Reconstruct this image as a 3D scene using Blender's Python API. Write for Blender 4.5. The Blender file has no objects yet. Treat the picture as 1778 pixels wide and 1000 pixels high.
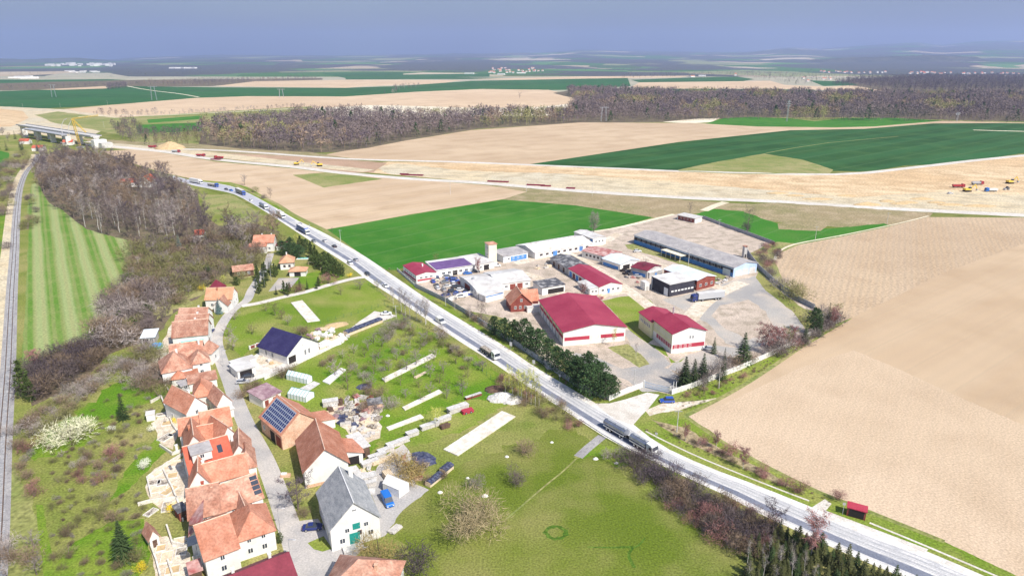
import bpy, bmesh, math, random
import numpy as np
from mathutils import Vector, Matrix
from mathutils.geometry import delaunay_2d_cdt
R = random.Random(7)
sc = bpy.context.scene
COL = sc.collection
# ------------------------------------------------------------ camera
FPX, CX, CY, EYE = 1185.0, 889.0, 500.0, 100.0
PITCH = math.atan(400.0 / FPX)
SP, CP = math.sin(PITCH), math.cos(PITCH)
cam = bpy.data.objects.new("camera", bpy.data.cameras.new("camera"))
COL.objects.link(cam)
cam.location = (0, 0, EYE)
cam.rotation_euler = (math.pi / 2 - PITCH, 0, 0)
cam.data.sensor_width = 36
cam.data.lens = 36 * FPX / 1778.0
cam.data.clip_start = 1.0
cam.data.clip_end = 90000
sc.camera = cam
# ------------------------------------------------------------ light
SUN_EL, SUN_AZ = math.radians(47), math.radians(137)     # azimuth clockwise from +Y
w = bpy.data.worlds.new("World"); sc.world = w; w.use_nodes = True
nt = w.node_tree; nt.nodes.clear()
sky = nt.nodes.new("ShaderNodeTexSky"); sky.sky_type = 'NISHITA'; sky.sun_disc = False
sky.sun_elevation = SUN_EL; sky.sun_rotation = SUN_AZ
sky.air_density = 1.4; sky.dust_density = 2.5; sky.ozone_density = 4.0
hs = nt.nodes.new("ShaderNodeMix"); hs.data_type = 'RGBA'; hs.blend_type = 'MULTIPLY'; hs.inputs[0].default_value = 1.0
hs.inputs[7].default_value = (0.90, 0.96, 1.08, 1)
# thin layered cloud over the whole sky: world-direction noise
tc = nt.nodes.new("ShaderNodeTexCoord"); mp = nt.nodes.new("ShaderNodeMapping"); mp.inputs[3].default_value = (1, 1, 7)
nz = nt.nodes.new("ShaderNodeTexNoise"); nz.inputs['Scale'].default_value = 2.2; nz.inputs['Detail'].default_value = 6
cr = nt.nodes.new("ShaderNodeValToRGB"); cr.color_ramp.elements[0].position = .3; cr.color_ramp.elements[1].position = .75
cr.color_ramp.elements[0].color = (.98, .99, 1.02, 1); cr.color_ramp.elements[1].color = (1.24, 1.22, 1.18, 1)
m2 = nt.nodes.new("ShaderNodeMix"); m2.data_type = 'RGBA'; m2.blend_type = 'MULTIPLY'; m2.inputs[0].default_value = 1.0
bg = nt.nodes.new("ShaderNodeBackground"); bg.inputs[1].default_value = 0.08
ow = nt.nodes.new("ShaderNodeOutputWorld")
L = nt.links.new
L(sky.outputs[0], hs.inputs[6]); L(tc.outputs['Generated'], mp.inputs[0]); L(mp.outputs[0], nz.inputs[0])
L(nz.outputs[0], cr.inputs[0]); L(hs.outputs[2], m2.inputs[6]); L(cr.outputs[0], m2.inputs[7])
L(m2.outputs[2], bg.inputs[0]); L(bg.outputs[0], ow.inputs[0])
sd = bpy.data.lights.new("sun", 'SUN'); sd.energy = 5.0; sd.angle = math.radians(0.5); sd.color = (1.0, 0.95, 0.87)
so = bpy.data.objects.new("sun", sd); COL.objects.link(so)
SV = Vector((math.cos(SUN_EL) * math.sin(SUN_AZ), math.cos(SUN_EL) * math.cos(SUN_AZ), math.sin(SUN_EL)))
so.rotation_euler = SV.to_track_quat('Z', 'Y').to_euler()
so.location = SV * 300
sc.view_settings.view_transform = 'Standard'; sc.view_settings.look = 'None'
sc.view_settings.exposure = 0.30; sc.view_settings.gamma = 1.0
sc.cycles.volume_bounces = 1
sc.cycles.max_bounces = 6
# ------------------------------------------------------------ pixel -> place
def P(px, py, z=0.0):
    a, b = (px - CX) / FPX, (py - CY) / FPX
    dx, dy, dz = a, CP - SP * b, -SP - CP * b
    t = (z - EYE) / dz
    return Vector((dx * t, dy * t, z))
def V2(v): return Vector((v.x, v.y))
# ------------------------------------------------------------ materials
MATS = {}
def _new(name, rough=.85, spec=.25):
    m = bpy.data.materials.new(name); m.use_nodes = True
    b = m.node_tree.nodes['Principled BSDF']
    b.inputs['Roughness'].default_value = rough
    b.inputs['Specular IOR Level'].default_value = spec
    return m, m.node_tree, b
def _c(c): return (c[0], c[1], c[2], 1)
def mat(name, c1, c2=None, scale=.5, rough=.85, spec=.2, fine=None, fs=6.0, famt=.25, bump=0, coord='obj', rnd=0, metal=0, ramp=(.35, .65), stretch=None, rot=0):
    """noise between c1 and c2, a finer noise multiplied in, optional per-object value change"""
    if name in MATS: return MATS[name]
    m, t, b = _new(name, rough, spec); n = t.nodes; l = t.links.new
    b.inputs['Metallic'].default_value = metal
    if coord == 'obj': src = n.new('ShaderNodeTexCoord').outputs['Object']
    else: src = n.new('ShaderNodeNewGeometry').outputs['Position']
    if stretch:
        mp = n.new('ShaderNodeMapping'); mp.inputs[3].default_value = stretch; mp.inputs[2].default_value = (0, 0, rot)
        l(src, mp.inputs[0]); src = mp.outputs[0]
    a = n.new('ShaderNodeTexNoise'); a.inputs['Scale'].default_value = scale; a.inputs['Detail'].default_value = 5
    l(src, a.inputs[0])
    r = n.new('ShaderNodeValToRGB'); r.color_ramp.elements[0].position = ramp[0]; r.color_ramp.elements[1].position = ramp[1]
    r.color_ramp.elements[0].color = _c(c1); r.color_ramp.elements[1].color = _c(c2 or c1)
    l(a.outputs[0], r.inputs[0])
    f = n.new('ShaderNodeTexNoise'); f.inputs['Scale'].default_value = fs; f.inputs['Detail'].default_value = 3
    l(src, f.inputs[0])
    mr = n.new('ShaderNodeMapRange'); mr.inputs[1].default_value = .25; mr.inputs[2].default_value = .75
    mr.inputs[3].default_value = 1 - famt; mr.inputs[4].default_value = 1 + famt
    l(f.outputs[0], mr.inputs[0])
    x = n.new('ShaderNodeVectorMath'); x.operation = 'SCALE'
    l(r.outputs[0], x.inputs[0]); l(mr.outputs[0], x.inputs[3])
    out = x.outputs[0]
    if rnd:
        oi = n.new('ShaderNodeObjectInfo'); q = n.new('ShaderNodeMapRange'); q.inputs[3].default_value = 1 - rnd; q.inputs[4].default_value = 1 + rnd
        l(oi.outputs['Random'], q.inputs[0]); y = n.new('ShaderNodeVectorMath'); y.operation = 'SCALE'
        l(out, y.inputs[0]); l(q.outputs[0], y.inputs[3]); out = y.outputs[0]
    l(out, b.inputs['Base Color'])
    if bump:
        bp = n.new('ShaderNodeBump'); bp.inputs['Strength'].default_value = 1; bp.inputs['Distance'].default_value = bump
        l(f.outputs[0], bp.inputs['Height']); l(bp.outputs[0], b.inputs['Normal'])
    MATS[name] = m
    return m
def ground_mat(name, cols, s=(.012, .12, 1.3), amt=(.5, .5, .2), bump=.25, bands=None, rough=.95, line=None):
    """cols: three colours mixed by a large and a middle noise; bands: (angle, width m, strength, colour) drill or wheel rows"""
    if name in MATS: return MATS[name]
    m, t, b = _new(name, rough, .1); n = t.nodes; l = t.links.new
    pos = n.new('ShaderNodeNewGeometry').outputs['Position']
    def noise(sc_, det=6, src=pos):
        a = n.new('ShaderNodeTexNoise'); a.inputs['Scale'].default_value = sc_; a.inputs['Detail'].default_value = det; l(src, a.inputs[0]); return a.outputs[0]
    def rng(v, lo, hi, o0, o1):
        r = n.new('ShaderNodeMapRange'); r.inputs[1].default_value = lo; r.inputs[2].default_value = hi; r.inputs[3].default_value = o0; r.inputs[4].default_value = o1; l(v, r.inputs[0]); return r.outputs[0]
    def mix(f, A, B):
        x = n.new('ShaderNodeMix'); x.data_type = 'RGBA'; l(f, x.inputs[0])
        if isinstance(A, tuple): x.inputs[6].default_value = _c(A)
        else: l(A, x.inputs[6])
        if isinstance(B, tuple): x.inputs[7].default_value = _c(B)
        else: l(B, x.inputs[7])
        return x.outputs[2]
    big = noise(s[0]); mid = noise(s[1]); fin = noise(s[2], 4)
    c = mix(rng(big, .4, .6, 0, amt[0] * 2), cols[0], cols[1])
    c = mix(rng(mid, .45, .68, 0, amt[1] * 1.6), c, cols[2])
    if bands:
        for (ang, wd, st, colr) in bands:
            mp = n.new('ShaderNodeMapping'); mp.inputs[2].default_value = (0, 0, ang); l(pos, mp.inputs[0])
            wv = n.new('ShaderNodeTexWave'); wv.wave_type = 'BANDS'; wv.bands_direction = 'X'
            wv.inputs['Scale'].default_value = .314 / wd; wv.inputs['Distortion'].default_value = .6; wv.inputs['Detail'].default_value = 2
            wv.inputs['Detail Scale'].default_value = .3
            l(mp.outputs[0], wv.inputs[0])
            c = mix(rng(wv.outputs['Fac'] if 'Fac' in wv.outputs else wv.outputs[1], .35, .8, 0, st), c, colr)
    if line:   # narrow wheel tracks every `per` metres
        ang, per, frac, st, colr = line
        mp = n.new('ShaderNodeMapping'); mp.inputs[2].default_value = (0, 0, ang); l(pos, mp.inputs[0])
        wv = n.new('ShaderNodeTexWave'); wv.wave_type = 'BANDS'; wv.bands_direction = 'X'
        wv.inputs['Scale'].default_value = .314 / per; wv.inputs['Distortion'].default_value = .25; wv.inputs['Detail Scale'].default_value = .2
        l(mp.outputs[0], wv.inputs[0])
        c = mix(rng(wv.outputs['Fac'], 1 - frac, 1, 0, st), c, colr)
    x = n.new('ShaderNodeVectorMath'); x.operation = 'SCALE'; l(c, x.inputs[0]); l(rng(fin, .3, .7, 1 - amt[2], 1 + amt[2]), x.inputs[3])
    l(x.outputs[0], b.inputs['Base Color'])
    if bump:
        bp = n.new('ShaderNodeBump'); bp.inputs['Strength'].default_value = .8; bp.inputs['Distance'].default_value = bump
        l(fin, bp.inputs['Height']); l(bp.outputs[0], b.inputs['Normal'])
    MATS[name] = m
    return m
# ------------------------------------------------------------ object helpers
def tag(o, label, cat, group=None, kind=None):
    if label: o['label'] = label
    if cat: o['category'] = cat
    if group: o['group'] = group
    if kind: o['kind'] = kind
    return o
def thing(name, loc, label, cat, group=None, rz=0):
    o = bpy.data.objects.new(name, None); COL.objects.link(o); o.empty_display_size = .3
    o.location = loc; o.rotation_euler = (0, 0, rz)
    return tag(o, label, cat, group)
def dup(o, parent=None):
    c = o.copy(); COL.objects.link(c)
    if parent: c.parent = parent
    for ch in o.children: dup(ch, c)
    return c
class MB:
    def __init__(s): s.v = []; s.f = []
    def add(s, vs, fs):
        k = len(s.v); s.v += [tuple(q) for q in vs]; s.f += [tuple(i + k for i in f) for f in fs]; return s
    def box(s, x0, x1, y0, y1, z0, z1, tf=None):
        vs = [Vector(q) for q in ((x0, y0, z0), (x1, y0, z0), (x1, y1, z0), (x0, y1, z0), (x0, y0, z1), (x1, y0, z1), (x1, y1, z1), (x0, y1, z1))]
        if tf: vs = [tf @ q for q in vs]
        return s.add(vs, [(3, 2, 1, 0), (4, 5, 6, 7), (0, 1, 5, 4), (1, 2, 6, 5), (2, 3, 7, 6), (3, 0, 4, 7)])
    def slab(s, pts, t):
        n = len(pts); top = [Vector(q) for q in pts]; bot = [q - Vector((0, 0, t)) for q in top]
        if (top[1] - top[0]).cross(top[2] - top[0]).z < 0: top.reverse(); bot.reverse()
        return s.add(top + bot, [tuple(range(n)), tuple(range(2 * n - 1, n - 1, -1))] + [(i, i + n, (i + 1) % n + n, (i + 1) % n) for i in range(n)])
    def tube(s, a, b, r0, r1, n=6, cap=True):
        a = Vector(a); b = Vector(b); d = (b - a).normalized()
        u = d.orthogonal().normalized(); w_ = d.cross(u)
        vs = []
        for p, r in ((a, r0), (b, r1)):
            for i in range(n):
                q = 2 * math.pi * i / n; vs.append(p + (u * math.cos(q) + w_ * math.sin(q)) * r)
        fs = [(i, (i + 1) % n, (i + 1) % n + n, i + n) for i in range(n)]
        if cap: fs += [tuple(range(n - 1, -1, -1)), tuple(range(n, 2 * n))]
        return s.add(vs, fs)
    def prism(s, prof, x0, x1, tf=None):
        """profile (y,z) extruded along x"""
        n = len(prof); vs = [Vector((x0, y, z)) for y, z in prof] + [Vector((x1, y, z)) for y, z in prof]
        if tf: vs = [tf @ q for q in vs]
        return s.add(vs, [tuple(range(n - 1, -1, -1)), tuple(range(n, 2 * n))] + [(i, (i + 1) % n, (i + 1) % n + n, i + n) for i in range(n)])
    def mesh(s, name, m):
        me = bpy.data.meshes.new(name); me.from_pydata(s.v, [], s.f)
        if m: me.materials.append(m)
        return me
    def build(s, name, m, parent=None, bevel=0, smooth=False):
        me = s.mesh(name, m)
        bm = bmesh.new(); bm.from_mesh(me); bmesh.ops.recalc_face_normals(bm, faces=bm.faces)
        if bevel: bmesh.ops.bevel(bm, geom=bm.edges[:], offset=bevel, segments=1, affect='EDGES', clamp_overlap=True)
        bm.to_mesh(me); bm.free()
        if smooth: me.polygons.foreach_set('use_smooth', [True] * len(me.polygons))
        o = bpy.data.objects.new(name, me); COL.objects.link(o)
        if parent: o.parent = parent
        return o
def inst(name, me, parent, loc=(0, 0, 0), rz=0, rot=None):
    o = bpy.data.objects.new(name, me); COL.objects.link(o)
    if parent: o.parent = parent
    o.location = loc; o.rotation_euler = rot or (0, 0, rz)
    return o
# ------------------------------------------------------------ colours of the place
soil = lambda n, k=1, **a: ground_mat(n, [(.525 * k, .385 * k, .25 * k), (.59 * k, .445 * k, .295 * k), (.455 * k, .325 * k, .205 * k)], **a)
GM = {
 'ground': ground_mat('mixed_turf', [(.155, .185, .035), (.25, .235, .08), (.10, .135, .022)], s=(.02, .12, 1.9), amt=(.5, .5, .4), bump=.2),
 'lawn': ground_mat('spring_grass', [(.135, .215, .02), (.20, .26, .038), (.30, .285, .09)], s=(.02, .07, 1.9), amt=(.55, .5, .38), bump=.15),
 'bright': ground_mat('lush_grass', [(.10, .21, .014), (.155, .24, .022), (.24, .27, .05)], s=(.03, .09, 1.9), amt=(.55, .5, .35), bump=.15),
 'meadow': ground_mat('dry_meadow_grass', [(.20, .225, .05), (.30, .275, .10), (.14, .19, .03)], s=(.02, .09, 1.8), amt=(.55, .5, .38), bump=.2),
 'stripemeadow': ground_mat('mown_meadow_grass', [(.11, .225, .03), (.155, .25, .05), (.22, .275, .08)], s=(.02, .1, 1.1), bump=.15, bands=[(-.59, 10, .8, (.34, .38, .17)), (-.59, 3.1, .35, (.34, .31, .14))], amt=(.5, .4, .25)),
 'wheat': ground_mat('young_wheat', [(.038, .155, .014), (.055, .195, .020), (.08, .195, .03)], s=(.009, .07, 1.8), amt=(.5, .5, .38), bump=.1, line=(.8, 21, .02, .35, (.14, .24, .08))),
 'darkwheat': ground_mat('dark_winter_wheat', [(.020, .072, .016), (.030, .095, .022), (.05, .12, .03)], s=(.006, .03, .8), amt=(.5, .5, .28), bump=0, bands=[(.9, 45, .35, (.04, .14, .045))], line=(.9, 30, .03, .3, (.11, .19, .08))),
 'wheatfar': ground_mat('far_wheat', [(.025, .10, .025), (.03, .125, .032), (.06, .13, .05)], s=(.003, .02, .3), amt=(.5, .4, .2), bump=0),
 'olive': ground_mat('rough_pasture', [(.24, .25, .08), (.33, .30, .13), (.16, .22, .05)], s=(.012, .07, .9), amt=(.5, .5, .35), bump=.3),
 'scrubsoil': ground_mat('scrub_soil', [(.33, .26, .15), (.26, .23, .11), (.42, .33, .21)], s=(.015, .09, .9), amt=(.5, .5, .4), bump=.4),
 'plough': soil('harrowed_soil', 1, s=(.006, .04, 1.8), amt=(.55, .5, .18), bump=.1, line=(.85, 20, .03, .35, (.38, .29, .2)), bands=[(.85, 34, .22, (.64, .50, .36)), (.85, 7, .10, (.40, .30, .21))]),
 'ploughR': soil('drilled_soil', .97, s=(.006, .03, 3.2), amt=(.55, .5, .16), bump=.07, line=(.93, 16, .012, .3, (.42, .33, .23)), bands=[(.93, 31, .16, (.62, .49, .34)), (.93, 5.2, .12, (.42, .32, .23))]),
 'ploughL': ground_mat('stippled_pale_soil', [(.565, .43, .295), (.62, .475, .335), (.49, .365, .245)], s=(.008, .05, 1.9), amt=(.5, .45, .22), bump=.08, bands=[(.6, 3.4, .12, (.46, .36, .26))]),
 'ploughG': soil('ridged_grey_soil', .93, s=(.01, .05, .9), amt=(.4, .4, .25), bump=.35, bands=[(.5, 2.9, .30, (.38, .30, .22)), (.5, 30, .2, (.50, .39, .28))]),
 'ploughFar': soil('pale_far_soil', 1.1, s=(.003, .02, .5), amt=(.5, .4, .12), bump=0, bands=[(1.25, 20, .16, (.50, .37, .26))]),
 'pale': ground_mat('pale_dry_soil', [(.72, .63, .46), (.80, .73, .58), (.60, .52, .37)], s=(.004, .03, .5), bump=0),
 'brownsoil': ground_mat('red_brown_soil', [(.42, .28, .19), (.50, .34, .24), (.36, .25, .16)], s=(.01, .06, .8), bump=.3),
 'sand': ground_mat('orange_sand_cut', [(.62, .43, .24), (.70, .54, .34), (.46, .31, .17)], s=(.009, .05, .6), amt=(.5, .6, .32), bump=.6, bands=[(1.87, 22, .45, (.50, .34, .19)), (1.87, 7, .25, (.72, .58, .38))]),
 'paleSand': ground_mat('pale_sand', [(.66, .54, .35), (.60, .53, .39), (.44, .36, .24)], s=(.013, .07, .8), amt=(.5, .6, .32), bump=.5, bands=[(1.87, 11, .4, (.50, .44, .32))]),
 'gravel': ground_mat('white_gravel', [(.68, .64, .58), (.60, .55, .48), (.48, .42, .35)], s=(.05, .3, 2.5), amt=(.4, .4, .2), bump=.1),
 'yard': ground_mat('dusty_yard_dirt', [(.50, .41, .33), (.58, .48, .39), (.36, .30, .23)], s=(.035, .2, 1.6), amt=(.5, .65, .3), bump=.2),
 'greyyard': ground_mat('worn_yard_asphalt', [(.34, .325, .31), (.43, .40, .36), (.54, .46, .38)], s=(.03, .10, 1.8), amt=(.5, .5, .18), bump=.04),
 'road': ground_mat('sun_bleached_asphalt', [(.54, .53, .52), (.62, .60, .58), (.42, .42, .43)], s=(.04, .3, 2.5), amt=(.5, .55, .2), bump=.03),
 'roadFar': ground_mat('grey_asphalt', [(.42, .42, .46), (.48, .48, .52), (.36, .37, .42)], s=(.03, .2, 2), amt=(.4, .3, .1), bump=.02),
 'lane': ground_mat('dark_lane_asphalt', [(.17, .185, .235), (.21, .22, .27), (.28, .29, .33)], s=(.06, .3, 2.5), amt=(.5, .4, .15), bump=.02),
 'wheeltrack': ground_mat('wheel_track_asphalt', [(.34, .34, .36), (.42, .42, .42), (.52, .50, .49)], s=(.1, .6, 3), amt=(.5, .5, .2), bump=.02),
 'street': ground_mat('street_asphalt', [(.42, .40, .38), (.52, .48, .44), (.34, .33, .33)], s=(.05, .16, 2.4), amt=(.5, .45, .18), bump=.03),
 'shoulder': ground_mat('chalky_verge_gravel', [(.76, .73, .69), (.68, .64, .58), (.52, .47, .40)], s=(.06, .4, 2.2), amt=(.4, .4, .15), bump=.05),
 'ballast': ground_mat('rail_ballast', [(.33, .31, .31), (.42, .40, .38), (.24, .23, .23)], s=(.1, .8, 4), amt=(.5, .5, .3), bump=.2),
 'woodfloor': ground_mat('leaf_litter', [(.15, .115, .08), (.19, .15, .10), (.11, .115, .055)], s=(.02, .12, 1), amt=(.5, .5, .35), bump=.5),
 'farbrown': ground_mat('far_grey_soil', [(.38, .34, .26), (.44, .40, .30), (.30, .33, .20)], s=(.003, .02, .3), bump=0),
 'frontmeadow': ground_mat('front_meadow_grass', [(.115, .16, .018), (.165, .195, .034), (.24, .23, .075)], s=(.015, .06, 2.2), amt=(.6, .5, .34), bump=.15),
 'darkgrass': ground_mat('dark_lush_grass', [(.055, .12, .012), (.08, .15, .02), (.12, .19, .03)], s=(.05, .4, 1.6), amt=(.5, .6, .4), bump=.2),
 'dirt': ground_mat('bare_garden_soil', [(.62, .52, .40), (.72, .64, .53), (.45, .36, .24)], s=(.1, .5, 2), amt=(.5, .5, .3), bump=.2),
}
# far mosaic of fields and woods for the hills and the plain towards them
def mosaic(name):
    m, t, b = _new(name, .95, .1); n = t.nodes; l = t.links.new
    pos = n.new('ShaderNodeNewGeometry').outputs['Position']
    mp = n.new('ShaderNodeMapping'); mp.inputs[3].default_value = (.7, .42, 0); mp.inputs[2].default_value = (0, 0, .3); l(pos, mp.inputs[0])
    v = n.new('ShaderNodeTexVoronoi'); v.inputs['Scale'].default_value = .0014; v.distance = 'MANHATTAN'; l(mp.outputs[0], v.inputs[0])
    r = n.new('ShaderNodeValToRGB'); r.color_ramp.interpolation = 'CONSTANT'
    e = r.color_ramp.elements; e[0].position = 0; e[0].color = (.06, .15, .04, 1); e[1].position = .26; e[1].color = (.45, .36, .25, 1)
    for p_, c_ in ((.38, (.10, .22, .07, 1)), (.52, (.09, .085, .085, 1)), (.68, (.25, .27, .14, 1)), (.8, (.07, .12, .05, 1)), (.9, (.52, .44, .32, 1))):
        q = e.new(p_); q.color = c_
    s = n.new('ShaderNodeSeparateColor'); l(v.outputs['Color'], s.inputs[0]); l(s.outputs[0], r.inputs[0])
    nz = n.new('ShaderNodeTexNoise'); nz.inputs['Scale'].default_value = .0009; nz.inputs['Detail'].default_value = 7; l(mp.outputs[0], nz.inputs[0])
    mr = n.new('ShaderNodeMapRange'); mr.inputs[1].default_value = .46; mr.inputs[2].default_value = .5; l(nz.outputs[0], mr.inputs[0])
    x = n.new('ShaderNodeMix'); x.data_type = 'RGBA'; l(mr.outputs[0], x.inputs[0]); l(r.outputs[0], x.inputs[6]); x.inputs[7].default_value = (.085, .09, .085, 1)
    l(x.outputs[2], b.inputs['Base Color'])
    return m
GM['mosaic'] = mosaic('far_fields_and_woods')
# ------------------------------------------------------------ the ground: one sheet cut into fields, roads and yards that share their edges
def smooth_poly(pts, jit, step=9.0, closed=True, rr=random.Random(3)):
    out = []; n = len(pts)
    for i in range(n if closed else n - 1):
        a, b = pts[i], pts[(i + 1) % n]
        d = math.hypot(a[0] - b[0], a[1] - b[1]); k = max(1, int(d / step)) if jit else 1
        for j in range(k):
            t = j / k; x = a[0] + (b[0] - a[0]) * t; y = a[1] + (b[1] - a[1]) * t
            if jit and j: x += rr.uniform(-1, 1) * jit * 1.6; y += rr.uniform(-1, 1) * jit * .5 * min(1, (y - 90) / 400)
            out.append((x, y))
    if not closed: out.append(pts[-1])
    return out
def catmull(pts, k=5):
    out = []
    for i in range(len(pts) - 1):
        p0 = pts[max(i - 1, 0)]; p1 = pts[i]; p2 = pts[i + 1]; p3 = pts[min(i + 2, len(pts) - 1)]
        for j in range(k):
            t = j / k
            out.append(tuple(.5 * (2 * p1[c] + (p2[c] - p0[c]) * t + (2 * p0[c] - 5 * p1[c] + 4 * p2[c] - p3[c]) * t * t + (3 * p1[c] - p0[c] - 3 * p2[c] + p3[c]) * t ** 3) for c in (0, 1)))
    out.append(tuple(pts[-1][:2])); return out
def W(pts): return [(P(x, y).x, P(x, y).y) for x, y in pts]
def ribbon(pts, wid, off=0.0, world=False):
    """pixel polyline -> world polygon of a width in metres (wid may be a (start, end) pair)"""
    q = [Vector(p) for p in (pts if world else W(pts))]; Ls = []; Rs = []
    for i, p in enumerate(q):
        d = (q[min(i + 1, len(q) - 1)] - q[max(i - 1, 0)]).normalized(); nrm = Vector((-d.y, d.x))
        t = i / (len(q) - 1); wd = wid if not isinstance(wid, tuple) else wid[0] + (wid[1] - wid[0]) * t
        Ls.append(p + nrm * (off + wd / 2)); Rs.append(p + nrm * (off - wd / 2))
    return [tuple(p) for p in Ls + Rs[::-1]]
# main road: both edges as seen, then everything on it is measured from them
R_E = [(300, 305), (335, 313.5), (385, 320), (415, 328), (450, 345), (485, 365), (520, 385), (556, 401.6), (604, 428), (640, 450), (697, 489), (758, 530), (872, 599), (925, 635), (1012, 687), (1041, 705), (1099, 737), (1146, 772), (1225, 809), (1315, 843), (1407, 880), (1510, 921), (1609, 957), (1703, 998), (1800, 1040), (1900, 1085)]
L_E = [(300, 312), (335, 322), (377, 330.5), (409, 338.5), (450, 361), (482, 381), (517, 404), (560, 432), (604, 460), (640, 488), (678, 512), (758, 566), (805, 597), (860, 632), (925, 677), (974, 708), (1005, 729), (1045, 755), (1083, 777), (1135, 800), (1173, 820), (1265, 862), (1322, 893), (1392, 925), (1460, 957), (1569, 1002), (1660, 1040), (1760, 1080)]
def along(E, n=90):
    q = [Vector(p) for p in W(catmull(E, 4))]; s = [0]
    for a, b in zip(q, q[1:]): s.append(s[-1] + (b - a).length)
    out = []
    for i in range(n):
        t = s[-1] * i / (n - 1); j = max(k for k in range(len(s)) if s[k] <= t + 1e-9); j = min(j, len(q) - 2)
        f = (t - s[j]) / max(1e-6, s[j + 1] - s[j]); out.append(q[j].lerp(q[j + 1], f))
    return out
RA, LA0 = along(R_E), along(L_E)
LA = [min(LA0, key=lambda q: (q - p).length) for p in RA]
def nearest_on(pl, p):
    best = None
    for a, b in zip(pl, pl[1:]):
        d = b - a; t = max(0, min(1, (p - a).dot(d) / max(d.length_squared, 1e-9))); q = a + d * t
        if best is None or (q - p).length < (best - p).length: best = q
    return best
LA = [nearest_on(LA0, p) for p in RA]
def roadstrip(f0, f1, i0=0, i1=None):
    r = list(zip(RA, LA))[i0:i1]
    return [tuple(a.lerp(b, f0)) for a, b in r] + [tuple(a.lerp(b, f1)) for a, b in r][::-1]
STREET = catmull([(470, 440), (462, 462), (445, 490), (436, 505), (428, 522), (404, 538), (384, 566), (376, 592), (383, 622), (398, 660), (412, 700), (429, 740), (448, 775), (464, 808), (480, 850), (498, 902), (517, 960), (532, 1000), (550, 1060)], 4)
SIDE = catmull([(640, 480), (612, 484), (570, 495), (530, 507), (490, 516), (450, 526), (420, 531)], 4)
HAULU = catmull([(150, 246), (190, 250), (250, 257), (400, 262), (600, 276), (780, 281), (906, 286), (1100, 294), (1200, 298), (1450, 303), (1586, 291), (1700, 278), (1860, 262)], 3)
HAULD = catmull([(120, 250), (190, 254), (289, 264), (374, 277), (510, 290), (600, 301), (720, 311), (838, 318), (1008, 332), (1200, 344), (1348, 350), (1518, 361), (1778, 374), (1900, 380)], 3)
RAIL = catmull([(66, 268), (60, 282), (45, 300), (35, 326), (30, 359), (27, 400), (25, 440), (21, 500), (18, 560), (14, 640), (9, 710), (6, 752), (3, 800), (0, 860), (-4, 930), (-10, 1010), (-18, 1100)], 5)
REG = []   # (name, ground material, world polygon)
def reg(name, gm, px, jit=0, world=False):
    REG.append((name, gm, px if world else W(smooth_poly(px, jit))))
def lim(y): return max(y, 117.6)
reg('plain', 'mosaic', [(-900, 117.6), (2700, 117.6), (2700, 136), (1400, 136), (900, 132), (500, 134), (0, 134), (-900, 134)])
reg('plain', 'farbrown', [(-900, 133), (0, 133), (600, 134), (1000, 133), (1400, 134), (2700, 134), (2700, 160), (-900, 160)], 2)
reg('field', 'wheatfar', [(-600, 140), (0, 138.5), (70, 139), (190, 138), (250, 141), (100, 145), (0, 147), (-600, 147)])
reg('field', 'farbrown', [(65, 138), (80, 132), (112, 127), (190, 127), (238, 136)], 2)
reg('woodland_floor', 'woodfloor', [(-600, 146), (0, 145), (100, 142), (250, 139), (400, 138), (560, 136), (560, 139), (440, 143), (370, 150), (180, 152), (60, 157), (-600, 163)], 2)
reg('field', 'wheatfar', [(560, 128), (700, 126), (700, 130), (850, 128), (850, 134), (600, 136)], 1)
reg('field', 'ploughFar', [(374, 150), (442, 141.6), (600, 139), (804, 139.5), (760, 146), (640, 150), (600, 153)])
reg('field', 'wheatfar', [(600, 135.5), (760, 134), (880, 136), (804, 138), (600, 138.5)])
reg('field', 'ploughFar', [(820, 138), (1018, 133), (1200, 132), (1180, 135), (900, 139)])
reg('field', 'wheatfar', [(-300, 162), (0, 158.6), (183, 153), (221, 150), (374, 152), (600, 153), (690, 150), (817, 141), (1018, 137), (1090, 136), (1095, 150), (1010, 156), (953, 157), (838, 156), (700, 162), (600, 170), (430, 170), (340, 172), (136, 186), (60, 189), (-300, 190)])
reg('field', 'ploughFar', [(68, 156), (183, 150), (186, 154), (105, 156.5)])
reg('field', 'ploughFar', [(110, 190), (200, 182), (340, 170.5), (430, 167.5), (600, 168), (720, 160), (838, 155), (953, 156.5), (1000, 168), (1000, 180), (960, 200), (700, 203), (500, 203), (300, 212), (140, 212)], 1)
reg('field', 'pale', [(430, 196), (560, 188), (640, 183), (700, 184), (850, 188), (940, 186), (985, 181), (990, 200), (930, 202), (500, 202)], 2)
reg('building_site', 'paleSand', [(-200, 187), (0, 185), (60, 188), (110, 190), (150, 196), (215, 205), (190, 222), (130, 246), (60, 232), (0, 238), (-200, 240)], 2)
reg('building_site', 'sand', [(-200, 190), (0, 189), (40, 193), (50, 205), (20, 220), (-200, 225)], 2)
reg('rough_grass', 'olive', [(60, 200), (100, 194), (150, 200), (200, 205), (360, 195), (540, 185), (560, 200), (420, 235), (345, 262), (260, 262), (230, 240), (160, 225), (100, 215)], 2)
reg('meadow', 'wheat', [(236, 217), (350, 213), (355, 228), (300, 230), (240, 232)], 1)
reg('meadow', 'wheat', [(255, 208), (352, 201), (352, 207), (258, 214)], 1)
reg('dirt_road', 'pale', ribbon(catmull([(136, 203), (200, 200), (258, 201), (374, 196), (527, 188)], 3), 9), world=True)
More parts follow.
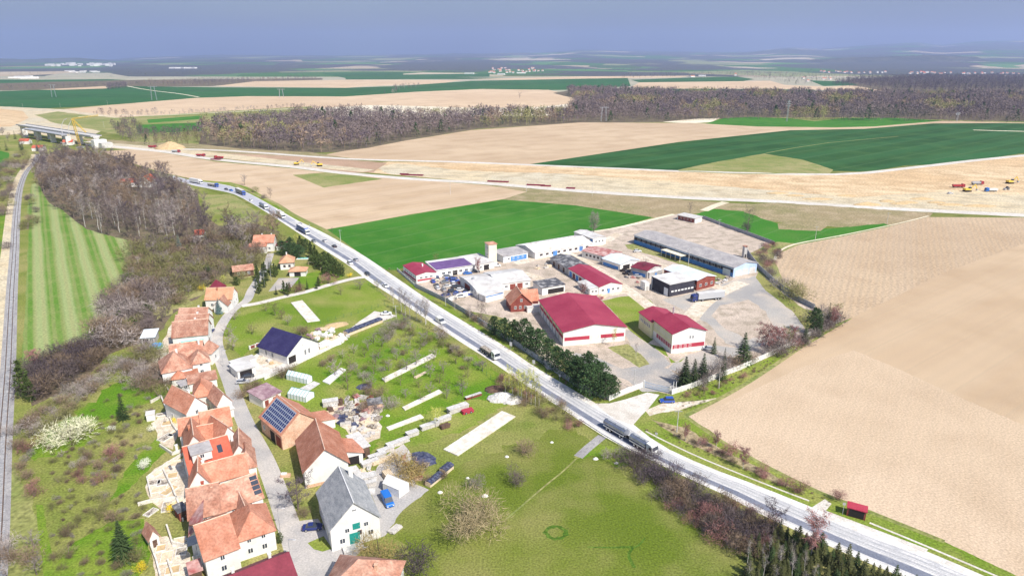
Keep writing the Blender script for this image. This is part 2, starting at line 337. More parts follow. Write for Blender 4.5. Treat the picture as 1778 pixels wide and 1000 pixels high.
reg('woodland_floor', 'woodfloor', [(345, 252), (350, 226), (400, 214), (520, 205), (620, 202), (720, 205), (830, 202), (950, 204), (985, 190), (1000, 172), (960, 162), (1000, 156), (1095, 158), (1180, 163), (1400, 163), (1500, 166), (1600, 165), (2300, 172), (2300, 226), (1850, 218), (1651, 212), (1412, 211), (1290, 208), (1180, 212), (1008, 214), (830, 224), (720, 242), (640, 257), (600, 264), (540, 266), (420, 260)], 1.5)
reg('woodland_floor', 'woodfloor', [(1440, 147), (1490, 137), (1600, 132), (1778, 133), (2300, 136), (2300, 166), (1560, 162), (1490, 153)])
reg('field', 'ploughFar', [(1110, 143.5), (1242, 141.6), (1337, 140.6), (1363, 148), (1440, 151), (1474, 149), (1495, 151), (1535, 158.5), (1500, 160), (1412, 156), (1282, 154.5), (1141, 154.5), (1095, 152)])
reg('field', 'wheatfar', [(1095, 139), (1200, 135), (1280, 133.5), (1310, 138), (1290, 141.5), (1110, 143.5)])
reg('field', 'wheatfar', [(1141, 154.5), (1412, 156), (1420, 160), (1330, 161), (1180, 161)])
reg('field', 'wheatfar', [(1405, 140), (1470, 142), (1490, 148), (1430, 150)])
# middle distance
reg('farmland', 'ground', [(-800, 190), (-100, 240), (-100, 1500), (-1500, 1500), (-1500, 190)])
reg('field', 'olive', [(1180, 213), (1240, 206), (1300, 204), (1500, 204), (1700, 210), (2200, 216), (2200, 222), (1200, 222)], 1)
reg('field', 'pale', [(1150, 212), (1215, 206), (1250, 205.5), (1236, 212), (1200, 215)])
reg('field', 'wheat', [(1225, 215), (1256, 205.5), (1303, 203.5), (1374, 206), (1414, 211), (1467, 205), (1552, 205), (1640, 210), (1540, 222), (1450, 223), (1314, 221)])
reg('field', 'ploughR', [(563, 269), (600, 262), (640, 257), (702, 245), (817, 226.5), (1008, 213), (1200, 214), (1314, 220), (1450, 221.7), (1518, 220), (1637, 210), (1740, 212.5), (1900, 216), (1700, 230), (1372, 240), (1250, 270), (916, 287), (790, 283), (640, 279)])
reg('field', 'darkwheat', [(916, 286), (1178, 247), (1372, 226.5), (1501, 224), (1620, 214.6), (1739, 214), (2100, 219), (2100, 247), (1778, 256), (1654, 273), (1518, 297), (1491, 298), (1440, 297), (1300, 300), (1178, 297), (1050, 292)])
reg('field', 'wheatfar', [(1570, 288), (1654, 272), (1778, 255), (2100, 240), (2100, 255), (1778, 266), (1660, 284)])
reg('rough_pasture', 'olive', [(1178, 295), (1246, 281), (1327, 267), (1395, 278), (1447, 295), (1440, 302), (1300, 303), (1178, 298)], .6)
reg('embankment', 'sand', [(640, 285), (675, 281), (906, 285), (1200, 298), (1450, 303), (1590, 291), (1720, 275), (2100, 245), (2100, 392), (1778, 374), (1518, 360), (1348, 350), (1178, 343), (1008, 331), (838, 317), (640, 300), (610, 292)])
reg('embankment', 'paleSand', [(650, 290), (690, 284), (800, 296), (980, 302), (1150, 315), (1330, 330), (1480, 343), (1640, 333), (1800, 340), (2100, 350), (2100, 392), (1778, 374), (1518, 360), (1348, 350), (1178, 343), (1008, 331), (838, 317), (680, 303)], 2.5)
reg('bare_soil', 'brownsoil', [(330, 266), (470, 268), (600, 277), (672, 283), (648, 300), (600, 300), (510, 288), (400, 277)], 1)
reg('bare_soil', 'scrubsoil', [(140, 240), (230, 246), (340, 250), (420, 259), (540, 265), (565, 268), (620, 278), (480, 270), (330, 264), (180, 256)], 1.5)
reg('field', 'plough', [(177, 263), (238, 259), (292, 267), (374, 281), (510, 293), (600, 304), (838, 321), (916, 333), (872, 347), (720, 372), (600, 394), (563, 400), (510, 374), (476, 353), (430, 327), (401, 319), (340, 312), (282, 300), (217, 280)])
reg('rough_pasture', 'olive', [(508, 304), (575, 299), (664, 311), (562, 326)], .6)
reg('scrubland', 'scrubsoil', [(840, 321), (1000, 334), (1200, 348), (1260, 352), (1340, 356), (1250, 366), (1200, 372), (1140, 380), (1000, 358), (872, 347), (918, 333)], 1.5)
reg('dirt_road', 'gravel', ribbon(HAULU, 9), world=True)
reg('building_site', 'paleSand', ribbon(catmull([(180, 252), (300, 262), (400, 272), (520, 285), (640, 297)], 3), (34, 16)), world=True)
reg('dirt_road', 'gravel', ribbon(HAULD, (11, 11)), world=True)
reg('field', 'wheat', [(563, 399), (600, 393), (720, 371), (872, 346.5), (1000, 357), (1137, 378), (1050, 402), (920, 425), (845, 447), (690, 469), (664, 468), (640, 455)], .3)
reg('field', 'scrubsoil', [(1245, 358), (1348, 352), (1518, 363), (1620, 370), (1600, 392), (1500, 398), (1350, 386), (1215, 372)], 1.5)
reg('meadow', 'wheat', [(1209, 372), (1238, 363), (1290, 367), (1330, 382), (1370, 392), (1440, 397), (1535, 388), (1560, 396), (1460, 412), (1375, 429), (1330, 418), (1270, 396)], 2)
reg('scrubland', 'scrubsoil', [(1350, 388), (1400, 384), (1440, 390), (1425, 401), (1380, 400), (1352, 398)], 2)
reg('field', 'ploughG', [(1345, 455), (1352, 440), (1380, 426), (1460, 411), (1560, 390), (1612, 377), (1778, 378), (2100, 385), (2100, 395), (1860, 405), (1778, 424), (1640, 474), (1480, 553), (1455, 556), (1395, 522), (1360, 490)])
reg('field', 'ploughR', [(1455, 556), (1480, 552), (1640, 473), (1778, 423), (1860, 404), (2600, 350), (3200, 1300), (1950, 1080), (1820, 1025), (1640, 940), (1500, 884), (1405, 845), (1330, 806), (1270, 775), (1230, 745), (1190, 722), (1230, 700), (1300, 662), (1380, 610)])
reg('field', 'ploughL', [(1190, 722), (1260, 700), (1385, 640), (1450, 618), (1482, 608), (1560, 640), (1650, 682), (1778, 738), (2000, 830), (2300, 1000), (1950, 1080), (1820, 1025), (1640, 940), (1500, 884), (1405, 845), (1330, 806), (1270, 775), (1230, 745)], .8)
# near: grass
reg('grassland', 'meadow', [(-100, 240), (60, 232), (140, 246), (200, 285), (300, 306), (335, 322), (450, 361), (604, 460), (758, 566), (974, 708), (1135, 800), (1392, 925), (1569, 1002), (1760, 1080), (1800, 1500), (-100, 1500)])
reg('verge', 'lawn', [(335, 312), (401, 317), (430, 325), (478, 352), (512, 372), (563, 398), (640, 452), (666, 467), (640, 453), (600, 430), (556, 404), (500, 378), (450, 348), (410, 330), (385, 322)])
reg('verge', 'lawn', [(700, 488), (735, 500), (800, 540), (870, 590), (960, 645), (1058, 697), (1042, 706), (1000, 682), (925, 636), (872, 600), (758, 531)], .5)
reg('verge', 'lawn', [(1140, 690), (1237, 662), (1320, 628), (1457, 560), (1480, 552), (1380, 612), (1300, 664), (1230, 702), (1190, 722), (1250, 762), (1330, 806), (1405, 845), (1500, 884), (1640, 940), (1820, 1025), (1900, 1080), (1703, 1000), (1609, 958), (1407, 881), (1315, 844), (1225, 810), (1146, 774), (1099, 738), (1110, 722)], .6)
reg('scrubland', 'scrubsoil', [(1130, 728), (1190, 742), (1250, 778), (1330, 818), (1400, 856), (1340, 835), (1260, 798), (1180, 762)], 1.2)
reg('dirt_patch', 'dirt', [(1120, 712), (1150, 700), (1215, 695), (1250, 690), (1180, 712), (1150, 716), (1128, 722)], 1)
# weedy field margins
for q_, w_ in (([(563, 399), (640, 455), (664, 468)], 3.5), ([(690, 469), (845, 446), (920, 425), (1050, 401), (1137, 378)], 2.2), ([(600, 393), (720, 371.5), (872, 346.5)], .8), ([(401, 319), (476, 352), (510, 373), (563, 399)], 3), ([(1178, 297), (1300, 302), (1440, 298)], 4), ([(1190, 722), (1300, 663), (1456, 557)], 1.6), ([(1190, 722), (1270, 776), (1405, 846), (1500, 884), (1640, 940)], 1.4)):
    reg('field_margin', 'olive', [tuple(c) for c in ribbon(catmull(q_, 14), w_)], world=True)
# yard
reg('yard', 'yard', [(690, 472), (845, 447), (920, 427), (1000, 408), (1060, 398), (1140, 378), (1175, 372), (1222, 380), (1290, 404), (1344, 425), (1300, 440), (1313, 469), (1362, 505), (1414, 536), (1440, 555), (1380, 596), (1320, 625), (1237, 659), (1165, 685), (1115, 673), (1058, 696), (960, 642), (870, 588), (782, 530), (735, 500)])
reg('yard', 'greyyard', [(1235, 500), (1270, 488), (1318, 478), (1332, 500), (1372, 530), (1400, 560), (1372, 592), (1300, 605), (1260, 596), (1228, 560), (1170, 530), (1150, 520), (1180, 515)], 2)
reg('yard', 'yard', [(1250, 530), (1300, 520), (1330, 540), (1350, 575), (1300, 590), (1262, 572), (1235, 548)], 2)
reg('yard', 'greyyard', [(1000, 612), (1040, 622), (1080, 640), (1120, 634), (1160, 640), (1180, 652), (1175, 680), (1115, 680), (1090, 660), (1040, 645), (990, 620)], 1)
reg('yard', 'greyyard', [(1083, 575), (1098, 572), (1140, 605), (1165, 632), (1150, 640), (1120, 634), (1095, 600)], 1)
reg('yard', 'greyyard', [(1190, 618), (1240, 600), (1300, 605), (1240, 640), (1185, 650), (1160, 640), (1170, 630)], 1)
reg('lawn', 'lawn', [(1046, 522), (1078, 515), (1110, 513), (1130, 522), (1150, 545), (1120, 548), (1110, 560), (1150, 600), (1165, 630), (1182, 628), (1190, 620), (1175, 630), (1130, 600), (1095, 575), (1086, 565)], .8)
reg('lawn', 'olive', [(1055, 603), (1090, 597), (1118, 620), (1128, 632), (1110, 638), (1085, 622)], 1)
reg('lawn', 'olive', [(783, 535), (860, 548), (900, 560), (960, 600), (1000, 640), (1058, 680), (1100, 676), (1058, 696), (960, 642), (870, 588)], 1)
reg('lawn', 'meadow', [(1318, 470), (1345, 498), (1395, 535), (1412, 540), (1440, 556), (1400, 575), (1380, 545), (1330, 505), (1312, 482)], 1.2)
reg('field_edge', 'olive', [(1330, 425), (1350, 420), (1390, 424), (1352, 440), (1346, 456), (1362, 490), (1396, 522), (1456, 556), (1440, 562), (1414, 537), (1362, 506), (1313, 470), (1300, 441)], 1)
reg('lawn', 'olive', [(1085, 425), (1105, 422), (1145, 436), (1200, 455), (1265, 482), (1240, 490), (1205, 468), (1140, 445), (1090, 432)], 1)
# village side
reg('woodland_floor', 'woodfloor', [(62, 275), (110, 258), (200, 272), (262, 300), (330, 322), (345, 345), (352, 372), (380, 392), (440, 388), (486, 402), (484, 430), (452, 446), (440, 476), (392, 492), (355, 510), (300, 545), (285, 570), (240, 596), (190, 615), (165, 640), (110, 680), (55, 705), (44, 640), (100, 618), (142, 598), (170, 580), (190, 530), (225, 485), (245, 455), (285, 432), (240, 424), (200, 414), (150, 400), (108, 370), (84, 355), (66, 325)], 2.5)
reg('rough_grass', 'olive', [(250, 440), (330, 446), (400, 436), (470, 432), (450, 462), (438, 480), (395, 492), (352, 512), (300, 545), (270, 560), (235, 520), (250, 470)], 8)
reg('clearing', 'olive', [(345, 338), (400, 338), (440, 362), (470, 380), (440, 385), (390, 378), (352, 360)], 2)
reg('garden_grass', 'olive', [(300, 440), (330, 440), (320, 452), (300, 450)], 1)
reg('meadow', 'stripemeadow', [(66, 318), (85, 352), (110, 366), (150, 398), (200, 412), (240, 421), (285, 432), (245, 455), (228, 485), (190, 530), (172, 580), (140, 602), (100, 622), (60, 640), (38, 640), (42, 560), (46, 480), (50, 400), (47, 360), (55, 320)], 1)
reg('field', 'wheat', [(-300, 262), (0, 262), (16, 266), (14, 290), (0, 294), (-300, 296)], 1)
reg('meadow', 'bright', [(-300, 372), (0, 372), (20, 368), (18, 440), (10, 520), (2, 600), (-300, 620)], 1.5)
reg('rail_verge', 'paleSand', ribbon(RAIL, 5.0, -3.6), world=True)
reg('embankment', 'olive', [(2, 860), (22, 800), (35, 830), (58, 870), (66, 910), (72, 960), (60, 1000), (4, 1000)], 3)
reg('grass_path', 'bright', [(62, 876), (74, 876), (86, 940), (96, 1010), (78, 1010), (70, 950)], 1)
reg('lawn', 'bright', [(300, 690), (210, 712), (150, 770), (60, 800), (50, 780), (110, 730), (190, 672), (250, 640), (300, 625)], 8)
reg('lawn', 'bright', [(300, 770), (262, 810), (215, 855), (190, 870), (215, 820), (240, 790), (290, 745)], 2)
reg('lawn', 'bright', [(90, 985), (130, 940), (190, 905), (250, 900), (262, 960), (240, 1000), (90, 1040)], 2.5)
reg('orchard_grass', 'lawn', [(500, 640), (560, 610), (640, 570), (690, 545), (775, 590), (870, 650), (900, 690), (820, 740), (740, 770), (640, 790), (600, 790), (560, 720), (480, 690), (430, 680), (420, 655)], 5)
reg('orchard_grass', 'bright', [(560, 650), (680, 600), (800, 610), (860, 650), (850, 690), (720, 720), (640, 790), (600, 780), (640, 720), (600, 680)], 9)
reg('lawn', 'lawn', [(410, 545), (470, 520), (510, 512), (600, 492), (640, 488), (690, 535), (640, 560), (560, 585), (480, 560), (420, 620), (398, 600), (385, 570)], 1)
reg('lawn', 'bright', [(475, 500), (508, 482), (560, 468), (600, 478), (580, 490), (500, 508)], 1)
reg('lawn', 'bright', [(1030, 770), (1090, 780), (1110, 800), (1060, 815), (1000, 800), (1020, 780)], 2)
reg('lawn', 'frontmeadow', [(680, 890), (740, 840), (840, 790), (1005, 735), (1030, 770), (960, 840), (860, 930), (800, 985), (720, 980), (690, 930)], 9)
reg('lawn', 'frontmeadow', [(790, 960), (900, 850), (985, 800), (1030, 790), (1060, 805), (1150, 870), (1250, 940), (1330, 1010), (1340, 1200), (700, 1200), (700, 1000)], 3)
reg('dirt_path', 'ballast', ribbon(catmull([(1046, 757), (1030, 770), (1018, 780), (1004, 793)], 3), 2.6), world=True)
reg('dirt_path', 'olive', ribbon(catmull([(1004, 793), (975, 820), (950, 840), (915, 870), (880, 900)], 3), .45), world=True)
reg('garden_soil', 'dirt', [(560, 720), (600, 700), (660, 700), (660, 760), (625, 775), (600, 745)], 3)
reg('yard', 'street', [(640, 850), (655, 810), (672, 790), (700, 770), (715, 790), (700, 830), (745, 850), (700, 885), (668, 930), (650, 935), (655, 890), (650, 870)], 1)
reg('yard', 'street', [(508, 905), (552, 900), (580, 950), (640, 948), (610, 970), (580, 1000), (545, 1010), (520, 960)], 1)
reg('lawn', 'lawn', [(534, 942), (562, 930), (577, 952), (560, 957), (545, 953)])
reg('yard', 'gravel', [(402, 640), (430, 625), (470, 598), (520, 615), (560, 595), (600, 575), (650, 540), (690, 548), (660, 560), (600, 585), (560, 610), (500, 640), (430, 665), (405, 668)], 1)
reg('yard', 'dirt', [(444, 628), (452, 610), (475, 597), (486, 612), (500, 628), (470, 640)], 1)
reg('tennis_court', 'greyyard', [(466, 506), (484, 483), (520, 482), (505, 500)])
reg('garden', 'dirt', [(252, 845), (262, 820), (290, 800), (320, 795), (335, 850), (320, 880), (290, 890), (262, 870)], 2)
reg('garden', 'dirt', [(260, 935), (290, 930), (330, 960), (330, 1000), (270, 1000)], 1)
reg('garden', 'dirt', [(262, 735), (300, 700), (318, 735), (300, 780), (280, 770)], 2)
reg('garden', 'dirt', [(220, 650), (250, 625), (280, 600), (300, 560), (320, 555), (300, 600), (290, 640), (240, 660)], 2)
for q_, w_ in (([(1165, 562), (1120, 526), (1085, 500), (1040, 470), (1000, 446), (975, 440)], 6), ([(1082, 506), (1010, 517), (965, 505), (930, 480), (885, 470)], 5), ([(895, 458), (960, 442), (1030, 428), (1075, 405)], 6), ([(885, 552), (912, 575), (935, 605), (965, 640)], 6), ([(1100, 440), (1150, 462), (1200, 480), (1250, 500)], 6), ([(1140, 600), (1190, 560), (1230, 520), (1290, 490)], 7)):
    reg('yard_track', 'dirt', ribbon(catmull(q_, 5), w_), world=True)
# roads last
reg('road', 'road' , roadstrip(-.0, 1.0), world=True)
reg('road_verge', 'shoulder', roadstrip(-.02, .19, 26), world=True)
reg('road_verge', 'shoulder', roadstrip(.86, 1.0, 26), world=True)
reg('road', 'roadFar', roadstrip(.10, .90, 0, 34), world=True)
for a_, b_ in ((.22, .24), (.31, .365), (.385, .40), (.44, .50), (.52, .535)): reg('wheel_tracks', 'wheeltrack', roadstrip(a_, b_, 26), world=True)
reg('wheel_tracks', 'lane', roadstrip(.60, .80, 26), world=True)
reg('forecourt', 'gravel', [(1035, 700), (1058, 700), (1086, 693), (1124, 681), (1145, 685), (1126, 709), (1112, 723), (1099, 738), (1070, 728), (1045, 712)])
reg('street', 'street', ribbon(STREET, (3.6, 5.2)), world=True)
reg('street', 'gravel', ribbon(SIDE, 3.6), world=True)
reg('kerb', 'gravel', ribbon(catmull([(1121, 748), (1160, 768), (1225, 798), (1337, 843), (1405, 869)], 3), .55), world=True)
reg('kerb', 'gravel', ribbon(catmull([(1510, 907), (1600, 944), (1680, 978), (1760, 1012), (1850, 1050)], 3), .6), world=True)
ringp = P(965, 924)
reg('grass_ring', 'darkgrass', [(ringp.x + (2.7 + .35 * math.sin(a * 2.3)) * math.cos(a * .35), ringp.y + (2.5 + .3 * math.sin(a * 3.1)) * math.sin(a * .35)) for a in range(18)], world=True)
reg('grass_ring', 'frontmeadow', [(ringp.x + (1.7 + .25 * math.sin(a * 1.7)) * math.cos(a * .35), ringp.y + (1.6 + .3 * math.sin(a * 2.1)) * math.sin(a * .35)) for a in range(18)], world=True)
for q_ in ([(1020, 949), (1060, 950), (1100, 949)], [(1120, 933), (1110, 945), (1098, 952), (1092, 965), (1102, 985)]): reg('grass_streak', 'darkgrass', ribbon(catmull(q_, 6), (.3, .8)), world=True)
reg('lane_marking', 'shoulder', roadstrip(.555, .562, 30), world=True)
reg('level_crossing', 'street', [(-80, 672), (0, 668), (30, 662), (30, 672), (0, 680), (-80, 684)])
reg('field_track', 'olive', ribbon([(1330, 266), (1380, 257), (1440, 248), (1560, 237)], 1.8), world=True)
reg('field_track', 'pale', ribbon([(1690, 226), (1720, 227), (1800, 229)], 8), world=True)
reg('field_track', 'pale', ribbon(catmull([(1170, 372), (1130, 382), (1060, 398), (1000, 405)], 3), 3), world=True)
reg('dirt_road', 'pale', ribbon(catmull([(1222, 366), (1240, 358), (1260, 351)], 3), 6), world=True)
reg('verge', 'pale', ribbon(catmull([(1345, 452), (1352, 438), (1380, 424), (1460, 409), (1560, 388), (1612, 375)], 3), 1.4), world=True)
reg('field_track', 'pale', ribbon(catmull([(221, 150), (260, 157), (310, 163), (345, 169)], 3), 7), world=True)
reg('bus_stop_pavement', 'gravel', [(1410, 880), (1432, 866), (1444, 874), (1434, 886), (1612, 953), (1606, 959)])
reg('rail_ballast', 'ballast', ribbon(RAIL, 4.4), world=True)
def build_ground():
    pts = []; edges = []
    def addpoly(poly):
        k = len(pts); n = len(poly); pts.extend(poly); edges.extend([(k + i, k + (i + 1) % n) for i in range(n)])
    X = 9000; YN = -120; YF = 7000
    addpoly([(-X, YN), (X, YN), (X, YF), (-X, YF)])
    for _, _, poly in REG: addpoly([(max(-X, min(X, x)), max(YN, min(YF, y))) for x, y in poly])
    vs, es, fs, *_ = delaunay_2d_cdt([Vector(p) for p in pts], edges, [], 0, 1e-3)
    V = np.array([(v.x, v.y) for v in vs]); F = np.array([f for f in fs if len(f) == 3])
    Cn = V[F].mean(axis=1); own = np.full(len(F), -1)
    for k, (_, _, poly) in enumerate(REG):
        q = np.array(poly); lo = q.min(0); hi = q.max(0)
        idx = np.where((Cn[:, 0] >= lo[0]) & (Cn[:, 0] <= hi[0]) & (Cn[:, 1] >= lo[1]) & (Cn[:, 1] <= hi[1]))[0]
        if not len(idx): continue
        c = Cn[idx]; ins = np.zeros(len(idx), bool); j = len(q) - 1
        for i in range(len(q)):
            xi, yi = q[i]; xj, yj = q[j]
            if yi != yj:
                cond = ((yi > c[:, 1]) != (yj > c[:, 1])) & (c[:, 0] < (xj - xi) * (c[:, 1] - yi) / (yj - yi) + xi); ins ^= cond
            j = i
        own[idx[ins]] = k
    groups = {}
    for k in range(-1, len(REG)):
        sel = F[own == k]
        if not len(sel): continue
        key = ('ground', 'ground') if k < 0 else (REG[k][0], REG[k][1])
        groups.setdefault(key, []).append(sel)
    for (name, gm), sels in groups.items():
        sel = np.concatenate(sels); used, inv = np.unique(sel, return_inverse=True); inv = inv.reshape(sel.shape)
        me = bpy.data.meshes.new(name)
        a, b, c = V[sel[:, 0]], V[sel[:, 1]], V[sel[:, 2]]
        cr_ = (b[:, 0] - a[:, 0]) * (c[:, 1] - a[:, 1]) - (b[:, 1] - a[:, 1]) * (c[:, 0] - a[:, 0])
        fl = [tuple(t) if s > 0 else (t[0], t[2], t[1]) for t, s in zip(inv.tolist(), cr_)]
        me.from_pydata([(x, y, 0) for x, y in V[used]], [], fl); me.materials.append(GM[gm])
        o = bpy.data.objects.new(name, me); COL.objects.link(o); o['kind'] = 'structure'
build_ground()
# ------------------------------------------------------------ hills on the horizon
SKYL = [(-900, 99), (-200, 101), (0, 103), (60, 104.5), (130, 101), (190, 105.5), (300, 100), (385, 97), (600, 98), (800, 95), (950, 93), (1010, 89.5), (1100, 91.5), (1200, 92.5), (1300, 92), (1365, 85), (1420, 87.5), (1518, 81), (1586, 78), (1630, 82), (1690, 76), (1780, 75), (2000, 72), (2700, 78)]
def skyl(px):
    xs = [a for a, _ in SKYL]; px = max(-899, min(2699, px))
    return float(np.interp(px, xs, [b for _, b in SKYL]))
def hill(x, y):
    d = y * CP + 30; px = CX + FPX * x / max(d, 1)
    s = max(0, min(1, (y - 5200) / 17000)); s = s * s * (3 - 2 * s) * .4 + s * .6
    py_flat = 100 + 100 * FPX / y
    rol = (math.sin(x * .0011 + y * .0007) + math.sin(x * .0005 - y * .0013 + 1.3) + .6 * math.sin(x * .0023 + 2) * math.sin(y * .0019)) * .9 * s * (1 - s) * 4
    py = py_flat * (1 - s) + (skyl(px) - .6 + 0) * s - rol * .55
    h = 100 - (py - 100) * y / FPX
    h *= max(0, min(1, (y - 7000) / 800))
    if y > 24000: h -= (y - 24000) * .05
    return h
def build_hills():
    ys = []; y = 6960.0
    while y < 31000: ys.append(y); y *= 1.022
    nx = 150; vs = []; fs = []
    for j, yy in enumerate(ys):
        for i in range(nx + 1):
            x = (-1 + 2 * i / nx) * yy * .95 * 1.05; vs.append((x, yy, hill(x, yy) - (1.2 if j < 2 else 0)))
    for j in range(len(ys) - 1):
        for i in range(nx):
            a = j * (nx + 1) + i; fs.append((a, a + 1, a + nx + 2, a + nx + 1))
    me = bpy.data.meshes.new('hills'); me.from_pydata(vs, [], fs); me.materials.append(GM['mosaic'])
    me.polygons.foreach_set('use_smooth', [True] * len(fs))
    o = bpy.data.objects.new('hills', me); COL.objects.link(o); o['kind'] = 'structure'
build_hills()

GM['ridgewood'] = mat('distant_forest_cover', (.055, .062, .052), (.10, .10, .075), .004, coord='pos', fs=.02, famt=.35)
def ridge(y0, wd, pts):
    xs = [a for a, _ in pts]; n = 120; rows = (-1.6, -1, -.6, -.25, 0, .3, .8, 1.5); vs = []; fs = []; rr = random.Random(int(y0))
    for r in rows:
        g = math.exp(-r * r * 1.6)
        for i in range(n + 1):
            px = xs[0] + (xs[-1] - xs[0]) * i / n; top = float(np.interp(px, xs, [b for _, b in pts])); y = y0 + r * wd
            x = (px - CX) / FPX * (y0 * CP + 30); ed = min(1, i / 6, (n - i) / 6)
            h = 100 - (top + .25 * math.sin(i * 1.7) + .2 * math.sin(i * .6 + y0) - 100) * y0 / FPX; b = hill(x, y) - 12
            vs.append((x, y, b + max(0, h - b) * g * ed))
    for j in range(len(rows) - 1):
        for i in range(n): a = j * (n + 1) + i; fs.append((a, a + 1, a + n + 2, a + n + 1))
    me = bpy.data.meshes.new('hills'); me.from_pydata(vs, [], fs); me.materials.append(GM['ridgewood']); me.polygons.foreach_set('use_smooth', [True] * len(fs))
    o = bpy.data.objects.new('hills', me); COL.objects.link(o); o['kind'] = 'structure'
ridge(13000, 700, [(-700, 104), (-100, 103), (0, 102), (60, 103), (128, 100.3), (176, 104), (215, 108.5)])
ridge(20500, 1100, [(180, 102), (300, 98.6), (385, 96), (500, 97), (600, 97), (700, 96), (790, 94), (880, 94.5), (959, 93), (1060, 96), (1178, 97.5)])
ridge(15500, 700, [(560, 104), (700, 101.5), (850, 102), (960, 100), (1100, 100.5), (1165, 97.5), (1240, 99), (1330, 101)])
ridge(26000, 1200, [(900, 95), (960, 91), (1008, 87.5), (1080, 89.5), (1200, 91), (1320, 93)])
ridge(17000, 800, [(1180, 97), (1290, 93), (1365, 86.5), (1440, 90), (1518, 86), (1570, 84.5), (1630, 85.5), (1700, 83.5), (1778, 83), (2100, 82)])
ridge(26500, 1200, [(1400, 89), (1518, 80), (1586, 76.5), (1630, 81), (1688, 75), (1778, 73.5), (2300, 70)])
ridge(9500, 350, [(1400, 104), (1460, 100.5), (1530, 99), (1600, 96.5), (1640, 97), (1700, 99.5)])
ridge(10500, 400, [(200, 112), (330, 109), (480, 110), (620, 111.5)])
# ------------------------------------------------------------ plants
def twigmat(name, c, rnd=.35, c2=None, rough=.9):
    return mat(name, c, c2 or tuple(min(1, k * 1.35) for k in c), scale=.35, fs=1.5, famt=.2, rough=rough, spec=.1, rnd=rnd)
TW = {
 'greybark': twigmat('grey_brown_bark', (.17, .135, .115)), 'birchbark': twigmat('white_birch_bark', (.50, .48, .45), .1),
 'purple': twigmat('purple_brown_twigs', (.145, .113, .105)), 'brown': twigmat('brown_twigs', (.20, .145, .10)), 'red': twigmat('reddish_twigs', (.25, .125, .115)),
 'grey': twigmat('pale_grey_twigs', (.27, .23, .21)), 'olive': twigmat('budding_olive_twigs', (.19, .18, .075)), 'yellow': twigmat('yellow_green_buds', (.42, .42, .10)),
 'gold': twigmat('yellow_blossom', (.85, .62, .04), .1), 'white': twigmat('white_blossom', (.80, .78, .66), .1), 'blossomgreen': twigmat('cream_blossom', (.62, .60, .42), .1),
 'spruce': twigmat('spruce_needles', (.042, .066, .024), .3), 'pine': twigmat('pine_needles', (.05, .088, .034), .2), 'thuja': twigmat('thuja_foliage', (.06, .085, .025), .15),
 'oliveneedle': twigmat('olive_brown_needles', (.075, .08, .03), .25), 'domegrey': twigmat('grey_ochre_twigs', (.36, .29, .17), .1), 'blue': twigmat('blue_spruce_needles', (.13, .20, .19), .15), 'hazel': twigmat('ochre_willow_twigs', (.33, .25, .10), .15), 'darkpurple': twigmat('dark_violet_twigs', (.10, .078, .088)),
}
def tri(mb, p, d, ln, wd, rr):
    s = Vector((rr.uniform(-1, 1), rr.uniform(-1, 1), rr.uniform(-1, 1))).cross(d)
    if s.length < 1e-3: s = Vector((1, 0, 0))
    s.normalize(); k = len(mb.v)
    mb.v += [tuple(p - s * wd / 2), tuple(p + s * wd / 2), tuple(p + d * ln)]; mb.f.append((k, k + 1, k + 2))
def rv(rr, up=0.0):
    while True:
        v = Vector((rr.uniform(-1, 1), rr.uniform(-1, 1), rr.uniform(-1, 1)))
        if .05 < v.length < 1: return (v.normalized() + Vector((0, 0, up))).normalized()
def bare_tree(seed, H=10, cw=.34, cb=.25, limbs=10, subs=6, tw=11, twl=1.0, twd=.085, up=.55, droop=0, tr=.018, white=False):
    """returns trunk MB, crown MB. cw crown half width / H, cb crown base / H"""
    rr = random.Random(seed); T = MB(); Cn = MB()
    lean = Vector((rr.uniform(-.04, .04), rr.uniform(-.04, .04), 1)); top = lean * H * .78; n = 5
    r0 = tr * H; pts = [Vector((rr.uniform(-.01, .01) * H * (i > 0), rr.uniform(-.01, .01) * H * (i > 0), 0)) + top * (i / n) for i in range(n + 1)]
    for i in range(n): T.tube(pts[i], pts[i + 1], r0 * (1 - i / (n + .5)), r0 * (1 - (i + 1) / (n + .5)), 5, False)
    for i in range(limbs):
        f = cb + (1 - cb) * (i + rr.random()) / limbs * .86; h = f * H * .98
        a = i * 2.4 + rr.uniform(-.5, .5)
        base = top * min(.98, (h / (H * .78)) * .86)
        env = cw * H * math.sin(math.pi * min(1, max(.12, (f - cb) / (1.12 - cb)) ** .72)) ** .7
        L_ = env * rr.uniform(.8, 1.15); d = Vector((math.cos(a), math.sin(a), up + rr.uniform(-.1, .35))).normalized()
        mid = base + d * L_ * .55; end = mid + (d + Vector((0, 0, .35 - droop))).normalized() * L_ * .5
        T.tube(base, mid, r0 * .34 * (1.15 - f), r0 * .2 * (1.15 - f), 3, False); T.tube(mid, end, r0 * .2 * (1.15 - f), r0 * .06, 3, False)
        for j in range(subs):
            t = (j + 1) / subs; q = (base.lerp(mid, t * 2) if t < .5 else mid.lerp(end, t * 2 - 1))
            sdv = (rv(rr, .35 - droop) + d * .5).normalized(); sl = L_ * rr.uniform(.22, .42) * twl
            e = q + sdv * sl
            tri(Cn, q, sdv, sl, twd * 1.6, rr)
            for k in range(tw):
                u = rr.uniform(.15, 1); p = q.lerp(e, u) + rv(rr) * .03 * H
                dd = (rv(rr, .35 - 1.3 * droop) + sdv * .6 - Vector((0, 0, droop * .9))).normalized()
                tri(Cn, p, dd, twl * .085 * H * rr.uniform(.6, 1.5), twd * rr.uniform(.7, 1.3), rr)
    return T, Cn
